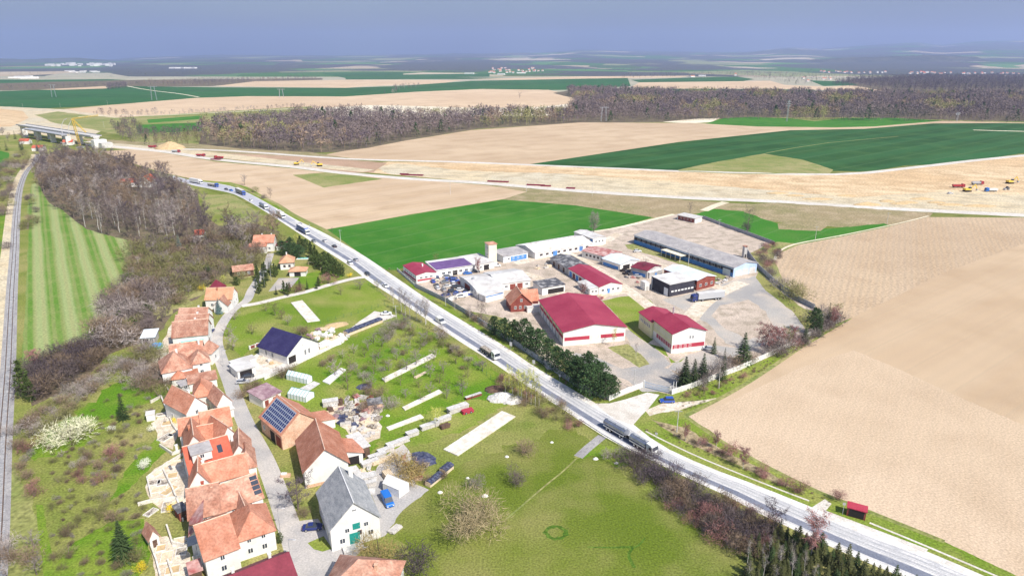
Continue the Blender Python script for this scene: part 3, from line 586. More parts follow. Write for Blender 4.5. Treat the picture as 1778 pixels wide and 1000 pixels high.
def shrub(seed, H=4, W_=3, n=420, wd=.07, ln=.9, stems=9):
    rr = random.Random(seed); T = MB(); Cn = MB()
    for i in range(stems):
        a = rr.uniform(0, 6.28); e = Vector((math.cos(a) * W_ * .5 * rr.random(), math.sin(a) * W_ * .5 * rr.random(), H * rr.uniform(.55, .85)))
        T.tube((e.x * .2, e.y * .2, 0), e, .05, .02, 3, False)
    lobes = [(Vector((rr.uniform(-.5, .5) * W_, rr.uniform(-.5, .5) * W_, H * rr.uniform(.3, .62))), rr.uniform(.3, .5)) for _ in range(7)]
    for i in range(n):
        c, r = lobes[i % 7]; v = rv(rr); rad = rr.random() ** .45
        p = c + Vector((v.x * W_ * r, v.y * W_ * r, v.z * H * r * .8)) * rad
        if p.z < .1: p.z = rr.uniform(.1, .5)
        tri(Cn, p, (v * .8 + rv(rr, .5)).normalized(), ln * rr.uniform(.5, 1.3), wd * rr.uniform(.7, 1.4), rr)
    return T, Cn
def spruce(seed, H=10, cw=.2, lay=17, per=11, wd=.5, base=.04, point=1.0):
    rr = random.Random(seed); T = MB().tube((0, 0, 0), (0, 0, H * .97), H * .014, .02, 6, False); Cn = MB()
    for i in range(lay):
        f = (i + .5) / lay; z = H * (base + (1 - base) * f); R_ = cw * H * (1 - f) ** point * rr.uniform(.88, 1.12) + .12
        for k in range(per):
            a = k * 6.283 / per + i * .7 + rr.uniform(-.2, .2); d = Vector((math.cos(a), math.sin(a), -.28 + .5 * f))
            L_ = R_ * rr.uniform(.75, 1.15); s = Vector((-math.sin(a), math.cos(a), 0)); o = Vector((0, 0, z + rr.uniform(-.1, .1)))
            m_ = o + d * L_ * .55; e = o + d * L_ + Vector((0, 0, .06 * L_)); w_ = wd * (.35 + .65 * (1 - f)) * H / 10
            kk = len(Cn.v); Cn.v += [tuple(o), tuple(m_ + s * w_ * .5), tuple(e), tuple(m_ - s * w_ * .5)]; Cn.f += [(kk, kk + 1, kk + 2, kk + 3)]
            for q in range(3):
                p = o + d * L_ * rr.uniform(.35, 1); tri(Cn, p, (d * .5 + s * rr.uniform(-1, 1) + Vector((0, 0, rr.uniform(-.5, .4)))).normalized(), w_ * rr.uniform(.6, 1.2), w_ * .35, rr)
    for q in range(6): tri(Cn, Vector((0, 0, H * .93)), rv(rr, 1.5), H * .06, .12, rr)
    return T, Cn
def cloudtree(seed, H=10, cw=.3, cb=.18, n=1500, leaf=.5, lobes=13, tr=.02, conic=.3):
    """dense evergreen / leafy crown made of many leaf sprays in uneven lobes"""
    rr = random.Random(seed); T = MB().tube((0, 0, 0), (0, 0, H * .8), H * tr, H * .006, 6, False); Cn = MB(); lb = []
    for i in range(lobes):
        f = i / (lobes - 1); a = i * 2.4; ww = cw * H * (1 - conic * f) * math.sin(math.pi * (.16 + .78 * f)) ** .6
        lb.append((Vector((math.cos(a) * ww * .62, math.sin(a) * ww * .62, H * (cb + (1 - cb) * (.1 + .8 * f)))), ww * rr.uniform(.45, .7)))
        T.tube((0, 0, H * (cb + .55 * f * (1 - cb))), lb[-1][0], H * .005, .02, 3, False)
    for i in range(n):
        c, r = lb[i % lobes]; v = rv(rr, .15); p = c + v * r * (.55 + .5 * rr.random()); 
        tri(Cn, p, (v + rv(rr) * .9).normalized(), leaf * rr.uniform(.6, 1.4), leaf * rr.uniform(.4, .8), rr)
    return T, Cn
PROTO = {}
def proto(kind, k=0):
    key = (kind, k)
    if key in PROTO: return PROTO[key]
    s = hash(kind) % 1 + sum(map(ord, kind)) * 7 + k * 31
    B = lambda tm, cm, H, g: (g[0].mesh('trunk', TW[tm]), g[1].mesh('crown', TW[cm]), H)
    if kind in ('purple', 'brown', 'grey', 'darkpurple', 'olive', 'red'): r = B('greybark', kind, 10, bare_tree(s, 10))
    elif kind == 'thin': r = B('birchbark', 'grey', 10, bare_tree(s, 10, cw=.13, cb=.42, limbs=8, subs=4, tw=5, twd=.05, up=1.3, tr=.010))
    elif kind == 'winter': r = B('greybark', 'darkpurple', 10, bare_tree(s, 10, cw=.28, cb=.2, limbs=12, subs=5, tw=6, twd=.05))
    elif kind == 'birch': r = B('birchbark', 'grey', 10, bare_tree(s, 10, cw=.2, cb=.3, limbs=12, subs=5, tw=9, twd=.05, up=.9, droop=.25, tr=.012))
    elif kind == 'redbirch': r = B('birchbark', 'red', 10, bare_tree(s, 10, cw=.27, cb=.22, limbs=14, subs=7, tw=13, twd=.085, up=.8, droop=.4, tr=.016))
    elif kind == 'budbirch': r = B('birchbark', 'yellow', 10, bare_tree(s, 10, cw=.22, cb=.3, limbs=10, subs=5, tw=8, twd=.08, up=.8, droop=.2, tr=.012))
    elif kind == 'orchard': r = B('greybark', 'olive', 4, bare_tree(s, 4, cw=.45, cb=.25, limbs=10, subs=5, tw=8, twd=.06, up=.35, tr=.03))
    elif kind == 'orchardbare': r = B('greybark', 'grey', 4, bare_tree(s, 4, cw=.45, cb=.25, limbs=10, subs=5, tw=8, twd=.055, up=.35, tr=.03))
    elif kind == 'silver': r = B('greybark', 'grey', 10, bare_tree(s, 10, cw=.27, cb=.08, limbs=26, subs=6, tw=8, twd=.07, up=.35, tr=.014))
    elif kind == 'bigdome': r = B('greybark', 'domegrey', 8, shrub(s, 8, 9.5, 3200, .075, 1.5, 34))
    elif kind == 'golden': r = B('greybark', 'yellow', 8, cloudtree(s, 8, .42, .2, 700, .4))
    elif kind == 'willow': r = B('greybark', 'hazel', 6, shrub(s, 6, 5.5, 1300, .06, 1.2))
    elif kind[:2] == 's_': r = B('greybark', kind[2:], 4, shrub(s, 4, 4, 820 if kind != 's_white' else 800, .065, .85))
    elif kind == 'spruce': r = B('greybark', 'spruce', 10, spruce(s, 10))
    elif kind == 'bluespruce': r = B('greybark', 'blue', 8, spruce(s, 8, .24, 15, 12, .6))
    elif kind == 'youngspruce': r = B('greybark', 'oliveneedle' if k else 'spruce', 6, spruce(s, 6, .22, 11, 8, .6))
    elif kind == 'cypress': r = B('greybark', 'thuja', 8, cloudtree(s, 8, .2, .03, 900, .45, 12, .02, .75))
    elif kind == 'pine': r = B('greybark', 'pine', 10, cloudtree(s, 10, .36, .08, 2000, .5, 17, .022, .35))
    elif kind == 'hedge': r = B('greybark', 'thuja', 3, cloudtree(s, 3, .42, .02, 500, .35, 9, .02, .2))
    PROTO[key] = r
    return r
NAME = {'purple': 'bare_tree', 'brown': 'bare_tree', 'grey': 'bare_tree', 'darkpurple': 'bare_tree', 'olive': 'budding_tree', 'red': 'bare_tree', 'thin': 'slender_tree', 'winter': 'bare_tree', 'birch': 'birch_tree', 'redbirch': 'birch_tree', 'budbirch': 'birch_tree',
 'orchard': 'fruit_tree', 'orchardbare': 'fruit_tree', 'silver': 'bare_larch', 'bigdome': 'spreading_tree', 'golden': 'flowering_tree', 'willow': 'willow_bush', 'spruce': 'spruce_tree', 'bluespruce': 'blue_spruce', 'youngspruce': 'young_spruce', 'cypress': 'thuja_tree', 'pine': 'pine_tree', 'hedge': 'evergreen_bush'}
NV = 3
def plant(kind, loc, h, label, cat='tree', group=None, wide=1.0, rr=R):
    T, Cn, H = proto(kind, rr.randrange(NV)); loc = Vector((loc[0], loc[1], loc[2] if len(loc) > 2 else 0))
    o = thing(NAME.get(kind, 'bare_shrub'), loc, label, cat, group, rr.uniform(0, 6.28))
    s = h / H; o.scale = (s * wide, s * wide, s)
    inst('trunk' if cat == 'tree' else 'stems', T, o); inst('crown' if cat == 'tree' else 'twigs', Cn, o)
    return o
def pl(kind, px, py, h, label, cat='tree', group=None, wide=1.0): return plant(kind, P(px, py), h, label, cat, group, wide)
def inside(p, q):
    c = False; j = len(q) - 1
    for i in range(len(q)):
        if (q[i][1] > p[1]) != (q[j][1] > p[1]) and p[0] < (q[j][0] - q[i][0]) * (p[1] - q[i][1]) / (q[j][1] - q[i][1]) + q[i][0]: c = not c
        j = i
    return c
def spots(poly, n, dmin, rr, world=False):
    q = poly if world else W(poly); xs = [p[0] for p in q]; ys = [p[1] for p in q]; out = []; grid = {}; tries = 0
    while len(out) < n and tries < n * 60:
        tries += 1; p = (rr.uniform(min(xs), max(xs)), rr.uniform(min(ys), max(ys)))
        if not inside(p, q): continue
        g = (int(p[0] / dmin), int(p[1] / dmin))
        if any((p[0] - a) ** 2 + (p[1] - b) ** 2 < dmin * dmin for i in (-1, 0, 1) for j in (-1, 0, 1) for a, b in grid.get((g[0] + i, g[1] + j), ())): continue
        grid.setdefault(g, []).append(p); out.append(p)
    return out
def scatter(poly, n, dmin, kinds, hr, label, cat, group, seed, wide=(.9, 1.2)):
    rr = random.Random(seed); L_ = spots(poly, n, dmin, rr)
    for p in L_: plant(rr.choice(kinds), p, rr.uniform(*hr), label, cat, group, rr.uniform(*wide), rr)
    return len(L_)
def merged(name, polys, dmin, kinds, hr, label, seed, cat='undergrowth'):
    rr = random.Random(seed); V_ = []; F_ = []; MI = []; ms = []; k = 0
    for poly, n in polys:
        for x, y in spots(poly, n, dmin, rr):
            T_, C_, H_ = proto(rr.choice(kinds), rr.randrange(NV)); s_ = rr.uniform(*hr) / H_; a = rr.uniform(0, 6.28); c, s = math.cos(a), math.sin(a); wd = s_ * rr.uniform(.9, 1.3)
            for me in (T_, C_):
                v = np.empty(len(me.vertices) * 3, dtype=np.float32); me.vertices.foreach_get('co', v); v = v.reshape(-1, 3); q = v.copy()
                q[:, 0] = (v[:, 0] * c - v[:, 1] * s) * wd + x; q[:, 1] = (v[:, 0] * s + v[:, 1] * c) * wd + y; q[:, 2] = v[:, 2] * s_
                m_ = me.materials[0]
                if m_ not in ms: ms.append(m_)
                V_.append(q); F_ += [tuple(i + k for i in p.vertices) for p in me.polygons]; MI += [ms.index(m_)] * len(me.polygons); k += len(v)
    me = bpy.data.meshes.new(name); me.from_pydata(np.concatenate(V_).tolist(), [], F_)
    for m_ in ms: me.materials.append(m_)
    me.polygons.foreach_set('material_index', MI); o = bpy.data.objects.new(name, me); COL.objects.link(o); tag(o, label, cat, kind='stuff')
# the wood left of the main road: every tree its own
scatter([(66, 305), (75, 288), (150, 280), (200, 288), (255, 303), (290, 312), (305, 335), (330, 350), (340, 375), (375, 402), (430, 405), (478, 402), (484, 418), (455, 436), (400, 438), (330, 428), (275, 424), (190, 412), (152, 400), (112, 372), (86, 352), (70, 332)],
        235, 7.5, ['purple', 'purple', 'darkpurple', 'brown', 'brown', 'grey'], (13, 20), 'bare grey-violet tree in the dense wood between striped meadow and main road', 'tree', 'leafless trees of the wood beside the main road', 11, (.8, 1.15))
scatter([(120, 398), (300, 424), (330, 400), (340, 380), (250, 345), (180, 370)], 34, 9, ['thin'], (15, 20), 'slender pale-stemmed tree at the front edge of the dense wood', 'tree', 'slender pale-stemmed trees of the wood', 12)
scatter([(60, 268), (110, 262), (160, 262), (190, 275), (150, 282), (80, 285)], 22, 9, ['purple', 'grey', 'darkpurple'], (9, 14), 'bare grey tree in the small wood below the unfinished bridge', 'tree', 'bare trees below the unfinished bridge', 13)
scatter([(-30, 225), (20, 235), (60, 245), (140, 265), (60, 268), (-30, 262)], 30, 9, ['grey', 'purple', 'brown', 'spruce'], (8, 13), 'small mixed tree among the cottages near the far end of the railway', 'tree', 'trees around the cottages near the bridge', 14)
scatter([(18, 268), (55, 272), (52, 285), (36, 300), (14, 318), (0, 310), (-20, 300), (10, 290)], 26, 6, ['s_olive', 's_grey', 's_brown', 's_purple'], (4, 8), 'bush in the thicket left of the far railway curve', 'shrub', 'bushes left of the far railway curve', 15)
scatter([(-30, 300), (20, 312), (27, 330), (22, 372), (-30, 380)], 22, 6, ['s_olive', 's_purple', 's_brown'], (4, 7), 'dark bush left of the railway beside the upper green strip', 'shrub', 'dark bushes left of the railway', 16)
scatter([(42, 345), (62, 345), (66, 392), (44, 405)], 8, 5, ['s_brown', 's_olive', 's_purple'], (3.5, 6), 'bush between the railway and the top of the striped meadow', 'shrub', 'bushes at the top of the striped meadow', 17)
# mixed scrub between meadow and village
merged('scrub', [([(195, 480), (290, 440), (420, 440), (430, 490), (330, 525), (260, 560), (200, 600)], 60)], 5, ['s_olive', 'olive', 's_olive', 'hedge'], (2.5, 6), 'olive-green budding bushes mixed into the bare scrub above the village', 61)
merged('scrub', [([(240, 428), (330, 432), (440, 408), (478, 425), (452, 440), (440, 470), (392, 480), (360, 500), (320, 520), (300, 535), (250, 500), (225, 470)], 170)], 4.6, ['s_brown', 's_purple', 's_olive', 'brown', 'grey', 'olive', 's_olive'], (5, 10), 'bare bushes and low trees in the tangled scrub above the village', 18)
merged('scrub', [([(195, 530), (225, 480), (260, 505), (300, 535), (285, 560), (240, 585), (200, 600), (170, 590)], 110)], 4.2, ['s_brown', 's_purple', 'purple', 's_grey', 'thin'], (5, 10), 'bare trees and bushes on the slope right of the striped meadow', 19)
merged('scrub', [([(45, 640), (100, 620), (150, 600), (200, 590), (170, 635), (120, 668), (70, 700), (48, 695)], 90)], 3.6, ['s_darkpurple', 's_purple', 'purple', 's_brown'], (4.5, 8), 'dark violet bushes in the hedge band below the striped meadow', 20)
merged('scrub', [([(50, 735), (110, 690), (160, 655), (215, 622), (225, 635), (175, 672), (130, 708), (80, 752), (50, 760)], 80)], 3.4, ['s_olive', 's_grey', 's_brown'], (2.6, 4.6), 'grey-olive bushes in the second hedge band of the railway slope', 21)
merged('scrub', [([(215, 640), (260, 600), (292, 640), (285, 690), (245, 680), (225, 660)], 50)], 3.8, ['s_brown', 's_olive', 's_grey'], (3, 6), 'brown bushes behind the gardens of the upper village houses', 22)
scatter([(150, 790), (215, 770), (222, 800), (185, 835), (145, 850), (130, 820)], 18, 4, ['s_red', 's_brown'], (2.2, 3.6), 'reddish-brown bush in the middle of the railway slope', 'shrub', 'reddish bushes in the middle of the slope', 23)
scatter([(22, 750), (55, 735), (60, 800), (70, 860), (50, 870), (30, 810)], 20, 4, ['s_red', 's_brown', 's_grey'], (2, 4), 'reddish bush on the bank close to the railway', 'shrub', 'reddish bushes on the railway bank', 24)
scatter([(95, 925), (135, 900), (150, 925), (130, 960), (100, 980)], 12, 4, ['s_brown', 's_olive'], (2, 3.4), 'brown-olive bush near the bottom of the slope', 'shrub', 'bushes near the bottom of the slope', 25)
scatter([(12, 955), (60, 950), (85, 1010), (10, 1010)], 10, 4, ['s_grey', 's_brown', 'orchardbare'], (2.5, 4.5), 'pale bare bush at the lower left corner beside the railway', 'shrub', 'pale bushes at the lower left corner', 26)
scatter([(160, 880), (205, 860), (215, 880), (190, 915), (165, 910)], 9, 3.5, ['s_brown', 's_olive', 's_grey'], (2, 3.2), 'low bush left of the stone garden terraces', 'shrub', 'low bushes left of the stone terraces', 27)
scatter([(90, 790), (300, 700), (280, 760), (200, 850), (100, 900), (80, 850)], 26, 7, ['s_olive', 'orchardbare', 's_grey'], (1.2, 2.6), 'tiny scattered bush on the open grass slope', 'shrub', 'tiny bushes on the open slope', 28)
for a in [('s_blossomgreen', 122, 764, 6, 'big cream-blossoming bush on the railway slope', 'shrub', 1.5), ('s_blossomgreen', 106, 772, 4.5, 'lower cream-blossoming bush at the left foot of the big one', 'shrub', 1.4), ('s_blossomgreen', 144, 745, 4.5, 'cream-blossoming bush at the upper right of the big one', 'shrub', 1.4),
          ('cypress', 44, 688, 13, 'tall dark green conifer beside the level crossing', 'tree', 1.1), ('cypress', 54, 697, 9, 'shorter dark conifer leaning against the tall one at the crossing', 'tree', 1.2), ('redbirch', 62, 640, 8, 'red-brown bare birch behind the tall conifer at the crossing', 'tree', 1.2),
          ('spruce', 215, 728, 8.5, 'dark spruce alone on the slope left of the gardens', 'tree', 1.2), ('spruce', 217, 972, 10, 'large dark spruce left of the little garden shed', 'tree', 1.5), ('s_olive', 235, 975, 4, 'olive bush right of the large dark spruce', 'shrub', 1),
          ('s_white', 250, 815, 3, 'small white-blossoming tree above the garden beds', 'shrub', .9), ('s_white', 195, 748, 1.8, 'very small whitish bush on the slope', 'shrub', .9), ('s_white', 262, 750, 2.2, 'small whitish bush beside the middle gardens', 'shrub', .8), ('s_gold', 307, 688 + 44, 2.3, 'bright yellow forsythia beside the white hipped house', 'shrub', .9),
          ('s_gold', 300, 888, 2.4, 'yellow forsythia on the stone terraces beside the red shed', 'shrub', .9), ('s_gold', 244, 992, 2.2, 'yellow forsythia at the bottom edge left of the gardens', 'shrub', .9),
          ('bluespruce', 381, 545, 7, 'blue-green spruce in front of the pink roofed gable house', 'tree', 1.0), ('bluespruce', 313, 442, 11, 'tall blue spruce at the edge of the meadow scrub', 'tree', .9), ('spruce', 365, 490, 9, 'dark spruce in the scrub above the maroon roof', 'tree', 1.4), ('thin', 244, 472, 9, 'single leaning bare tree with dark crown at the meadow edge', 'tree', 2),
          ('golden', 389, 494, 4.6, 'round yellow-green flowering tree beside the maroon roof', 'tree', 1.0), ('s_olive', 402, 492, 4, 'olive bush right of the yellow-green flowering tree', 'shrub', 1), ('s_gold', 350, 503, 2.4, 'yellow forsythia left of the maroon roof', 'shrub', 1.3), ('golden', 516, 424, 6, 'yellow-green tree among the dark conifers by the main road', 'tree', 1.0),
          ('s_darkpurple', 12, 432, 5, 'dark round bush left of the railway beside the meadow strip', 'shrub', 1), ('hedge', 363, 695 + 38, 3.4, 'dark clipped evergreen behind the white gable house', 'shrub', .9), ('hedge', 486, 942, 2.6, 'ball-shaped yellow-green evergreen by the street bend', 'shrub', .8),
          ('willow', 662, 972, 7, 'ochre willow bush in front of the big white house', 'shrub', 1.0), ('s_brown', 630, 992, 4, 'brown bush at the foot of the ochre willow', 'shrub', 1.2), ('s_darkpurple', 722, 992, 5.5, 'large dark bare bush at the bottom edge of the meadow', 'shrub', 1.25), ('bigdome', 812, 922, 9.5, 'large round bare tree alone in the front meadow', 'tree', 1.0),
          ('darkpurple', 518, 884, 10, 'grey bare tree on the street side left of the big white house', 'tree', 1.35), ('s_brown', 528, 898, 2.5, 'ochre bush below the grey street tree', 'shrub', 1.1), ('s_purple', 898, 840, 5.2, 'dark round bush in the front meadow right of the long white strip', 'shrub', .8), ('s_grey', 828, 848, 4, 'grey bush with a post left of the dark round bush', 'shrub', .8),
          ('s_brown', 912, 786, 4.6, 'brown bush in the meadow below the end of the road trees', 'shrub', .95), ('budbirch', 757, 742, 7.5, 'pale yellow budding birch beside the timber stacks', 'tree', 1.1), ('s_grey', 1066, 795, 4, 'pinkish bare bush below the meeting of track and main road', 'shrub', 1),
          ('silver', 1031, 403, 15, 'silvery leafless larch on the edge of the green field', 'tree', .9), ('winter', 1297, 403, 18, 'tall bare tree behind the grey yard fence', 'tree', .9), ('s_darkpurple', 1296, 404, 7, 'dark bushy undergrowth at the foot of the tall bare tree', 'shrub', .7), ('winter', 1198, 371, 9, 'small bare tree beside the flat-roofed gate lodge', 'tree', 1.0),
          ('winter', 902, 171, 17, 'lone round tree on the pale far field', 'tree', 1.2), ('winter', 668, 134 + 30, 12, 'small tree by the pale far field border', 'tree', 1), ('grey', 425, 322, 10, 'bare round tree right of the main road curve', 'tree', .9), ('purple', 470, 345, 9, 'bare tree right of the road above the beige field', 'tree', .7), ('s_olive', 440, 334, 5, 'low bush below the bare round tree at the curve', 'shrub', 1.2),
          ('s_purple', 458, 345, 4, 'low dark bush left of the roadside bare tree', 'shrub', 1), ('purple', 355, 352, 8, 'bare tree standing in the dry clearing left of the road', 'tree', 1.1), ('winter', 577, 402 + 2, 4, 'small dark tree at the corner of the green field', 'tree', 1), ('s_olive', 1372, 515, 9, 'large olive bush outside the dark yard fence', 'shrub', 1.0), ('s_olive', 1388, 520, 7, 'second olive bush right of the large one outside the fence', 'shrub', 1.0), ('s_grey', 1355, 500, 6.5, 'greyish bush left of the large olive bush outside the fence', 'shrub', 1.0),
          ('pine', 1412, 580, 11, 'dark pine in the far corner of the yard', 'tree', .85), ('redbirch', 1445, 568, 10, 'reddish birch at the end of the white wall', 'tree', .8), ('birch', 1425, 572, 12, 'white-stemmed birch beside the corner pine', 'tree', .9), ('spruce', 1437, 562, 9, 'green spruce behind the white-stemmed birch', 'tree', 1.1),
          ('redbirch', 1328, 614, 13, 'large reddish weeping birch in front of the grey yard', 'tree', 1.25), ('redbirch', 1350, 606, 10, 'smaller reddish birch right of the large weeping one', 'tree', 1.2), ('s_red', 1375, 600, 5, 'reddish bush along the white wall', 'shrub', 1.2), ('s_purple', 1350, 618, 4, 'purple bush by the bend of the white wall', 'shrub', 1.2),
          ('spruce', 1188, 670, 10.5, 'spruce closest to the yard gate', 'tree', 1.5), ('spruce', 1204, 664, 8.5, 'slim spruce right of the one closest to the gate', 'tree', 1.3), ('spruce', 1219, 661, 10, 'spruce second from the white-stemmed birch', 'tree', 1.3), ('spruce', 1239, 614, 6.5, 'short spruce beside the corner of the office hall', 'tree', 1.1), ('spruce', 1289, 632, 12, 'tall wide spruce on the inner side of the white wall', 'tree', 1.6),
          ('birch', 1248, 674, 14, 'white-stemmed birch outside the white wall', 'tree', .9), ('spruce', 1254, 660, 11.5, 'dark spruce directly behind the white-stemmed birch', 'tree', .8), ('s_grey', 1221, 672, 5.5, 'grey bush on the outer side of the white wall', 'shrub', .8), ('budbirch', 1066, 602, 8.5, 'budding birch in front of the big crimson hall', 'tree', .7), ('birch', 1104, 622, 7, 'thin birch on the small green between the crimson halls', 'tree', .6),
          ('redbirch', 830, 475, 9, 'thin reddish tree in front of the purple roof', 'tree', .7), ('winter', 835, 556, 11, 'grey bare tree inside the fence above the pines', 'tree', 1.0), ('redbirch', 1012, 515, 7, 'bare pinkish bush-like tree beside the brown villa', 'tree', 1.1), ('olive', 757, 456, 5, 'small budding tree behind the long row building', 'tree', 1.1), ('winter', 1118, 478, 10, 'thin dark tree in front of the maroon shed roof', 'tree', .8),
          ('darkpurple', 1340, 935, 10, 'bare violet tree at the lower road edge', 'tree', .95), ('redbirch', 1408, 964, 12, 'weeping red-brown birch at the lower road edge', 'tree', .85), ('youngspruce', 1163, 842, 5, 'single young spruce among the violet bushes', 'tree', .7), ('s_gold', 607, 481, 2.2, 'yellow bush at the corner of the side lane', 'shrub', 1)]:
    pl(a[0], a[1], a[2], a[3], a[4], a[5], None, a[6])
merged('scrub', [([(75, 690), (150, 650), (230, 620), (290, 650), (290, 700), (200, 770), (100, 800), (70, 760)], 60), ([(90, 860), (250, 860), (250, 1000), (90, 1000)], 50), ([(70, 800), (250, 700), (240, 800), (100, 880)], 40)], 3, ['s_olive', 's_brown', 's_grey', 's_olive'], (.7, 1.8), 'small tussocks and seedlings scattered over the railway slope', 62)
merged('tall_grass', [([(664, 466), (690, 468), (845, 444), (840, 450), (700, 474)], 30), ([(1115, 745), (1200, 765), (1330, 820), (1450, 875), (1440, 880), (1300, 820), (1170, 765)], 90), ([(1166, 690), (1320, 632), (1455, 560), (1462, 564), (1320, 645), (1195, 715)], 110), ([(790, 548), (900, 615), (1050, 700), (1040, 702), (890, 612)], 60), ([(1320, 475), (1400, 550), (1440, 560), (1390, 560)], 30)], 1.5, ['s_olive', 's_brown'], (.35, .9), 'tufts of tall dry grass on the verges and field margins', 63)
scatter([(1335, 612), (1385, 590), (1430, 556), (1452, 552), (1455, 562), (1400, 600), (1345, 622)], 14, 3.5, ['s_grey', 'birch', 'spruce', 's_purple', 'redbirch', 'olive'], (4, 9.5), 'mixed tree in the crowded right corner of the yard', 'tree', 'trees in the right corner of the yard', 64)
scatter([(1185, 668), (1230, 656), (1300, 632), (1310, 626), (1240, 648), (1190, 662)], 8, 3.5, ['s_grey', 's_brown', 'birch'], (3, 6), 'bare bush among the spruces inside the white wall', 'shrub', 'bushes among the yard spruces', 65)
# pines along the main road
for i, (x, y, h) in enumerate([(858, 582, 8), (876, 590, 9), (893, 596, 9.5), (910, 600, 11), (922, 612, 10), (936, 616, 10.5), (952, 632, 10), (968, 645, 9.5), (984, 655, 10), (998, 660, 9), (1004, 676, 11.5), (1020, 672, 12.5), (1024, 688, 12), (1040, 684, 11.5), (1050, 694, 9.5), (1062, 690, 8)]):
    pl('pine', x, y, h, 'dark pine in the row between the main road and the big crimson hall', 'tree', 'pines along the main road', 1.05)
for x, y, h in [(683, 528, 9), (697, 541, 12), (704, 548, 12), (712, 550, 11), (724, 556, 10), (731, 560, 11), (739, 564, 12), (740, 562, 13)]:
    pl('birch', x, y, h, 'thin white-stemmed birch in the row on the left verge of the main road', 'tree', 'birches on the left verge of the main road', .8)
for x, y, h in [(774, 531, 12), (790, 538, 9), (816, 556, 8)]:
    pl('birch', x, y, h, 'thin birch inside the concrete fence across the main road from the orchard', 'tree', 'birches inside the roadside fence', .8)
for x, y, h in [(878, 686, 9), (890, 690, 10), (899, 694, 12), (906, 697, 12), (914, 699, 13), (922, 702, 13), (929, 705, 12), (936, 706, 9), (884, 672, 9)]:
    pl('budbirch', x, y, h, 'slender budding birch in the clump below the main road near the rubble heap', 'tree', 'budding birches near the rubble heap', .6)
scatter([(860, 655), (890, 655), (940, 690), (985, 715), (1010, 745), (990, 750), (950, 730), (900, 700), (868, 685)], 26, 3, ['s_brown', 's_red', 's_olive'], (2, 3.6), 'brown bush on the lower verge of the main road by the budding birches', 'shrub', 'bushes on the lower verge by the birches', 31)
scatter([(760, 572), (790, 600), (835, 630), (860, 645), (835, 640), (780, 612)], 9, 3, ['s_brown', 's_grey'], (2, 3.4), 'brown bush on the left verge above the orchard', 'shrub', 'verge bushes above the orchard', 32)
# trees along the beige field
for x, y, h in [(1243, 778, 6), (1190, 765, 6), (1225, 775, 4), (1268, 792, 5), (1290, 814, 7.5), (1325, 828, 4), (1364, 845, 3.4), (1388, 855, 3.6), (1456, 868, 3.4)]:
    pl('redbirch' if h > 5 else 's_red', x, y, h, 'bare reddish-brown tree in the row between main road and big beige field', 'tree', 'row of bare trees along the beige field', .8)
scatter([(1150, 738), (1210, 765), (1300, 808), (1400, 856), (1395, 862), (1290, 815), (1190, 768), (1140, 742)], 16, 3.2, ['s_red', 's_brown'], (.8, 1.6), 'low reddish bush in the ditch below the big beige field', 'shrub', 'low bushes in the roadside ditch', 33)
# strip below the road
scatter([(1090, 795), (1125, 800), (1165, 826), (1150, 850), (1120, 840), (1096, 815)], 20, 3, ['s_darkpurple', 's_purple'], (3, 5.5), 'dark violet bush at the upper end of the strip below the main road', 'shrub', 'dark violet bushes below the main road', 34)
merged('scrub', [([(1160, 832), (1200, 850), (1290, 890), (1350, 920), (1300, 965), (1262, 952), (1200, 905), (1150, 868)], 200)], 1.9, ['s_purple', 's_red', 's_brown', 's_darkpurple', 'thin'], (2.4, 4.6), 'bare reddish-violet bushes in the thicket below the main road', 35)
scatter([(1300, 958), (1352, 926), (1420, 952), (1500, 985), (1600, 1030), (1650, 1100), (1290, 1100)], 300, 1.6, ['youngspruce'], (2.6, 4.8), 'young spruce in the dense plantation at the bottom right edge', 'tree', 'young spruce plantation', 36, (1.4, 1.9))
scatter([(1290, 975), (1320, 960), (1420, 1000), (1400, 1040), (1290, 1020)], 16, 3, ['thin'], (6, 8.5), 'pale bare sapling standing in front of the spruce plantation', 'tree', 'pale saplings by the spruce plantation', 37)
# conifers at the upper houses
scatter([(545, 452), (565, 452), (585, 470), (600, 480), (590, 486), (570, 478), (550, 465), (535, 450)], 22, 3, ['cypress', 'hedge'], (4.5, 6.5), 'dark evergreen in the tall hedge between the cottage lawn and the main road', 'tree', 'tall evergreen hedge by the main road', 38, (1, 1.3))
scatter([(486, 432), (505, 425), (545, 440), (552, 455), (520, 450), (492, 450)], 18, 4, ['spruce', 'cypress', 'pine'], (6, 9.5), 'dark conifer in the group behind the orange-roofed cottage', 'tree', 'conifers behind the cottage', 39, (1, 1.3))
scatter([(440, 508), (448, 480), (470, 470), (482, 478), (462, 498), (450, 515)], 20, 3.5, ['spruce', 'cypress'], (5, 8), 'dark conifer in the row beside the upper village street', 'tree', 'conifers beside the upper street', 40, (.9, 1.2))
scatter([(478, 512), (500, 506), (545, 500), (572, 486), (580, 492), (545, 504), (500, 514)], 18, 3.2, ['spruce', 'spruce', 'cypress', 's_red'], (3.5, 6.5), 'small conifer in the row above the side lane', 'tree', 'conifers above the side lane', 41, (.9, 1.2))
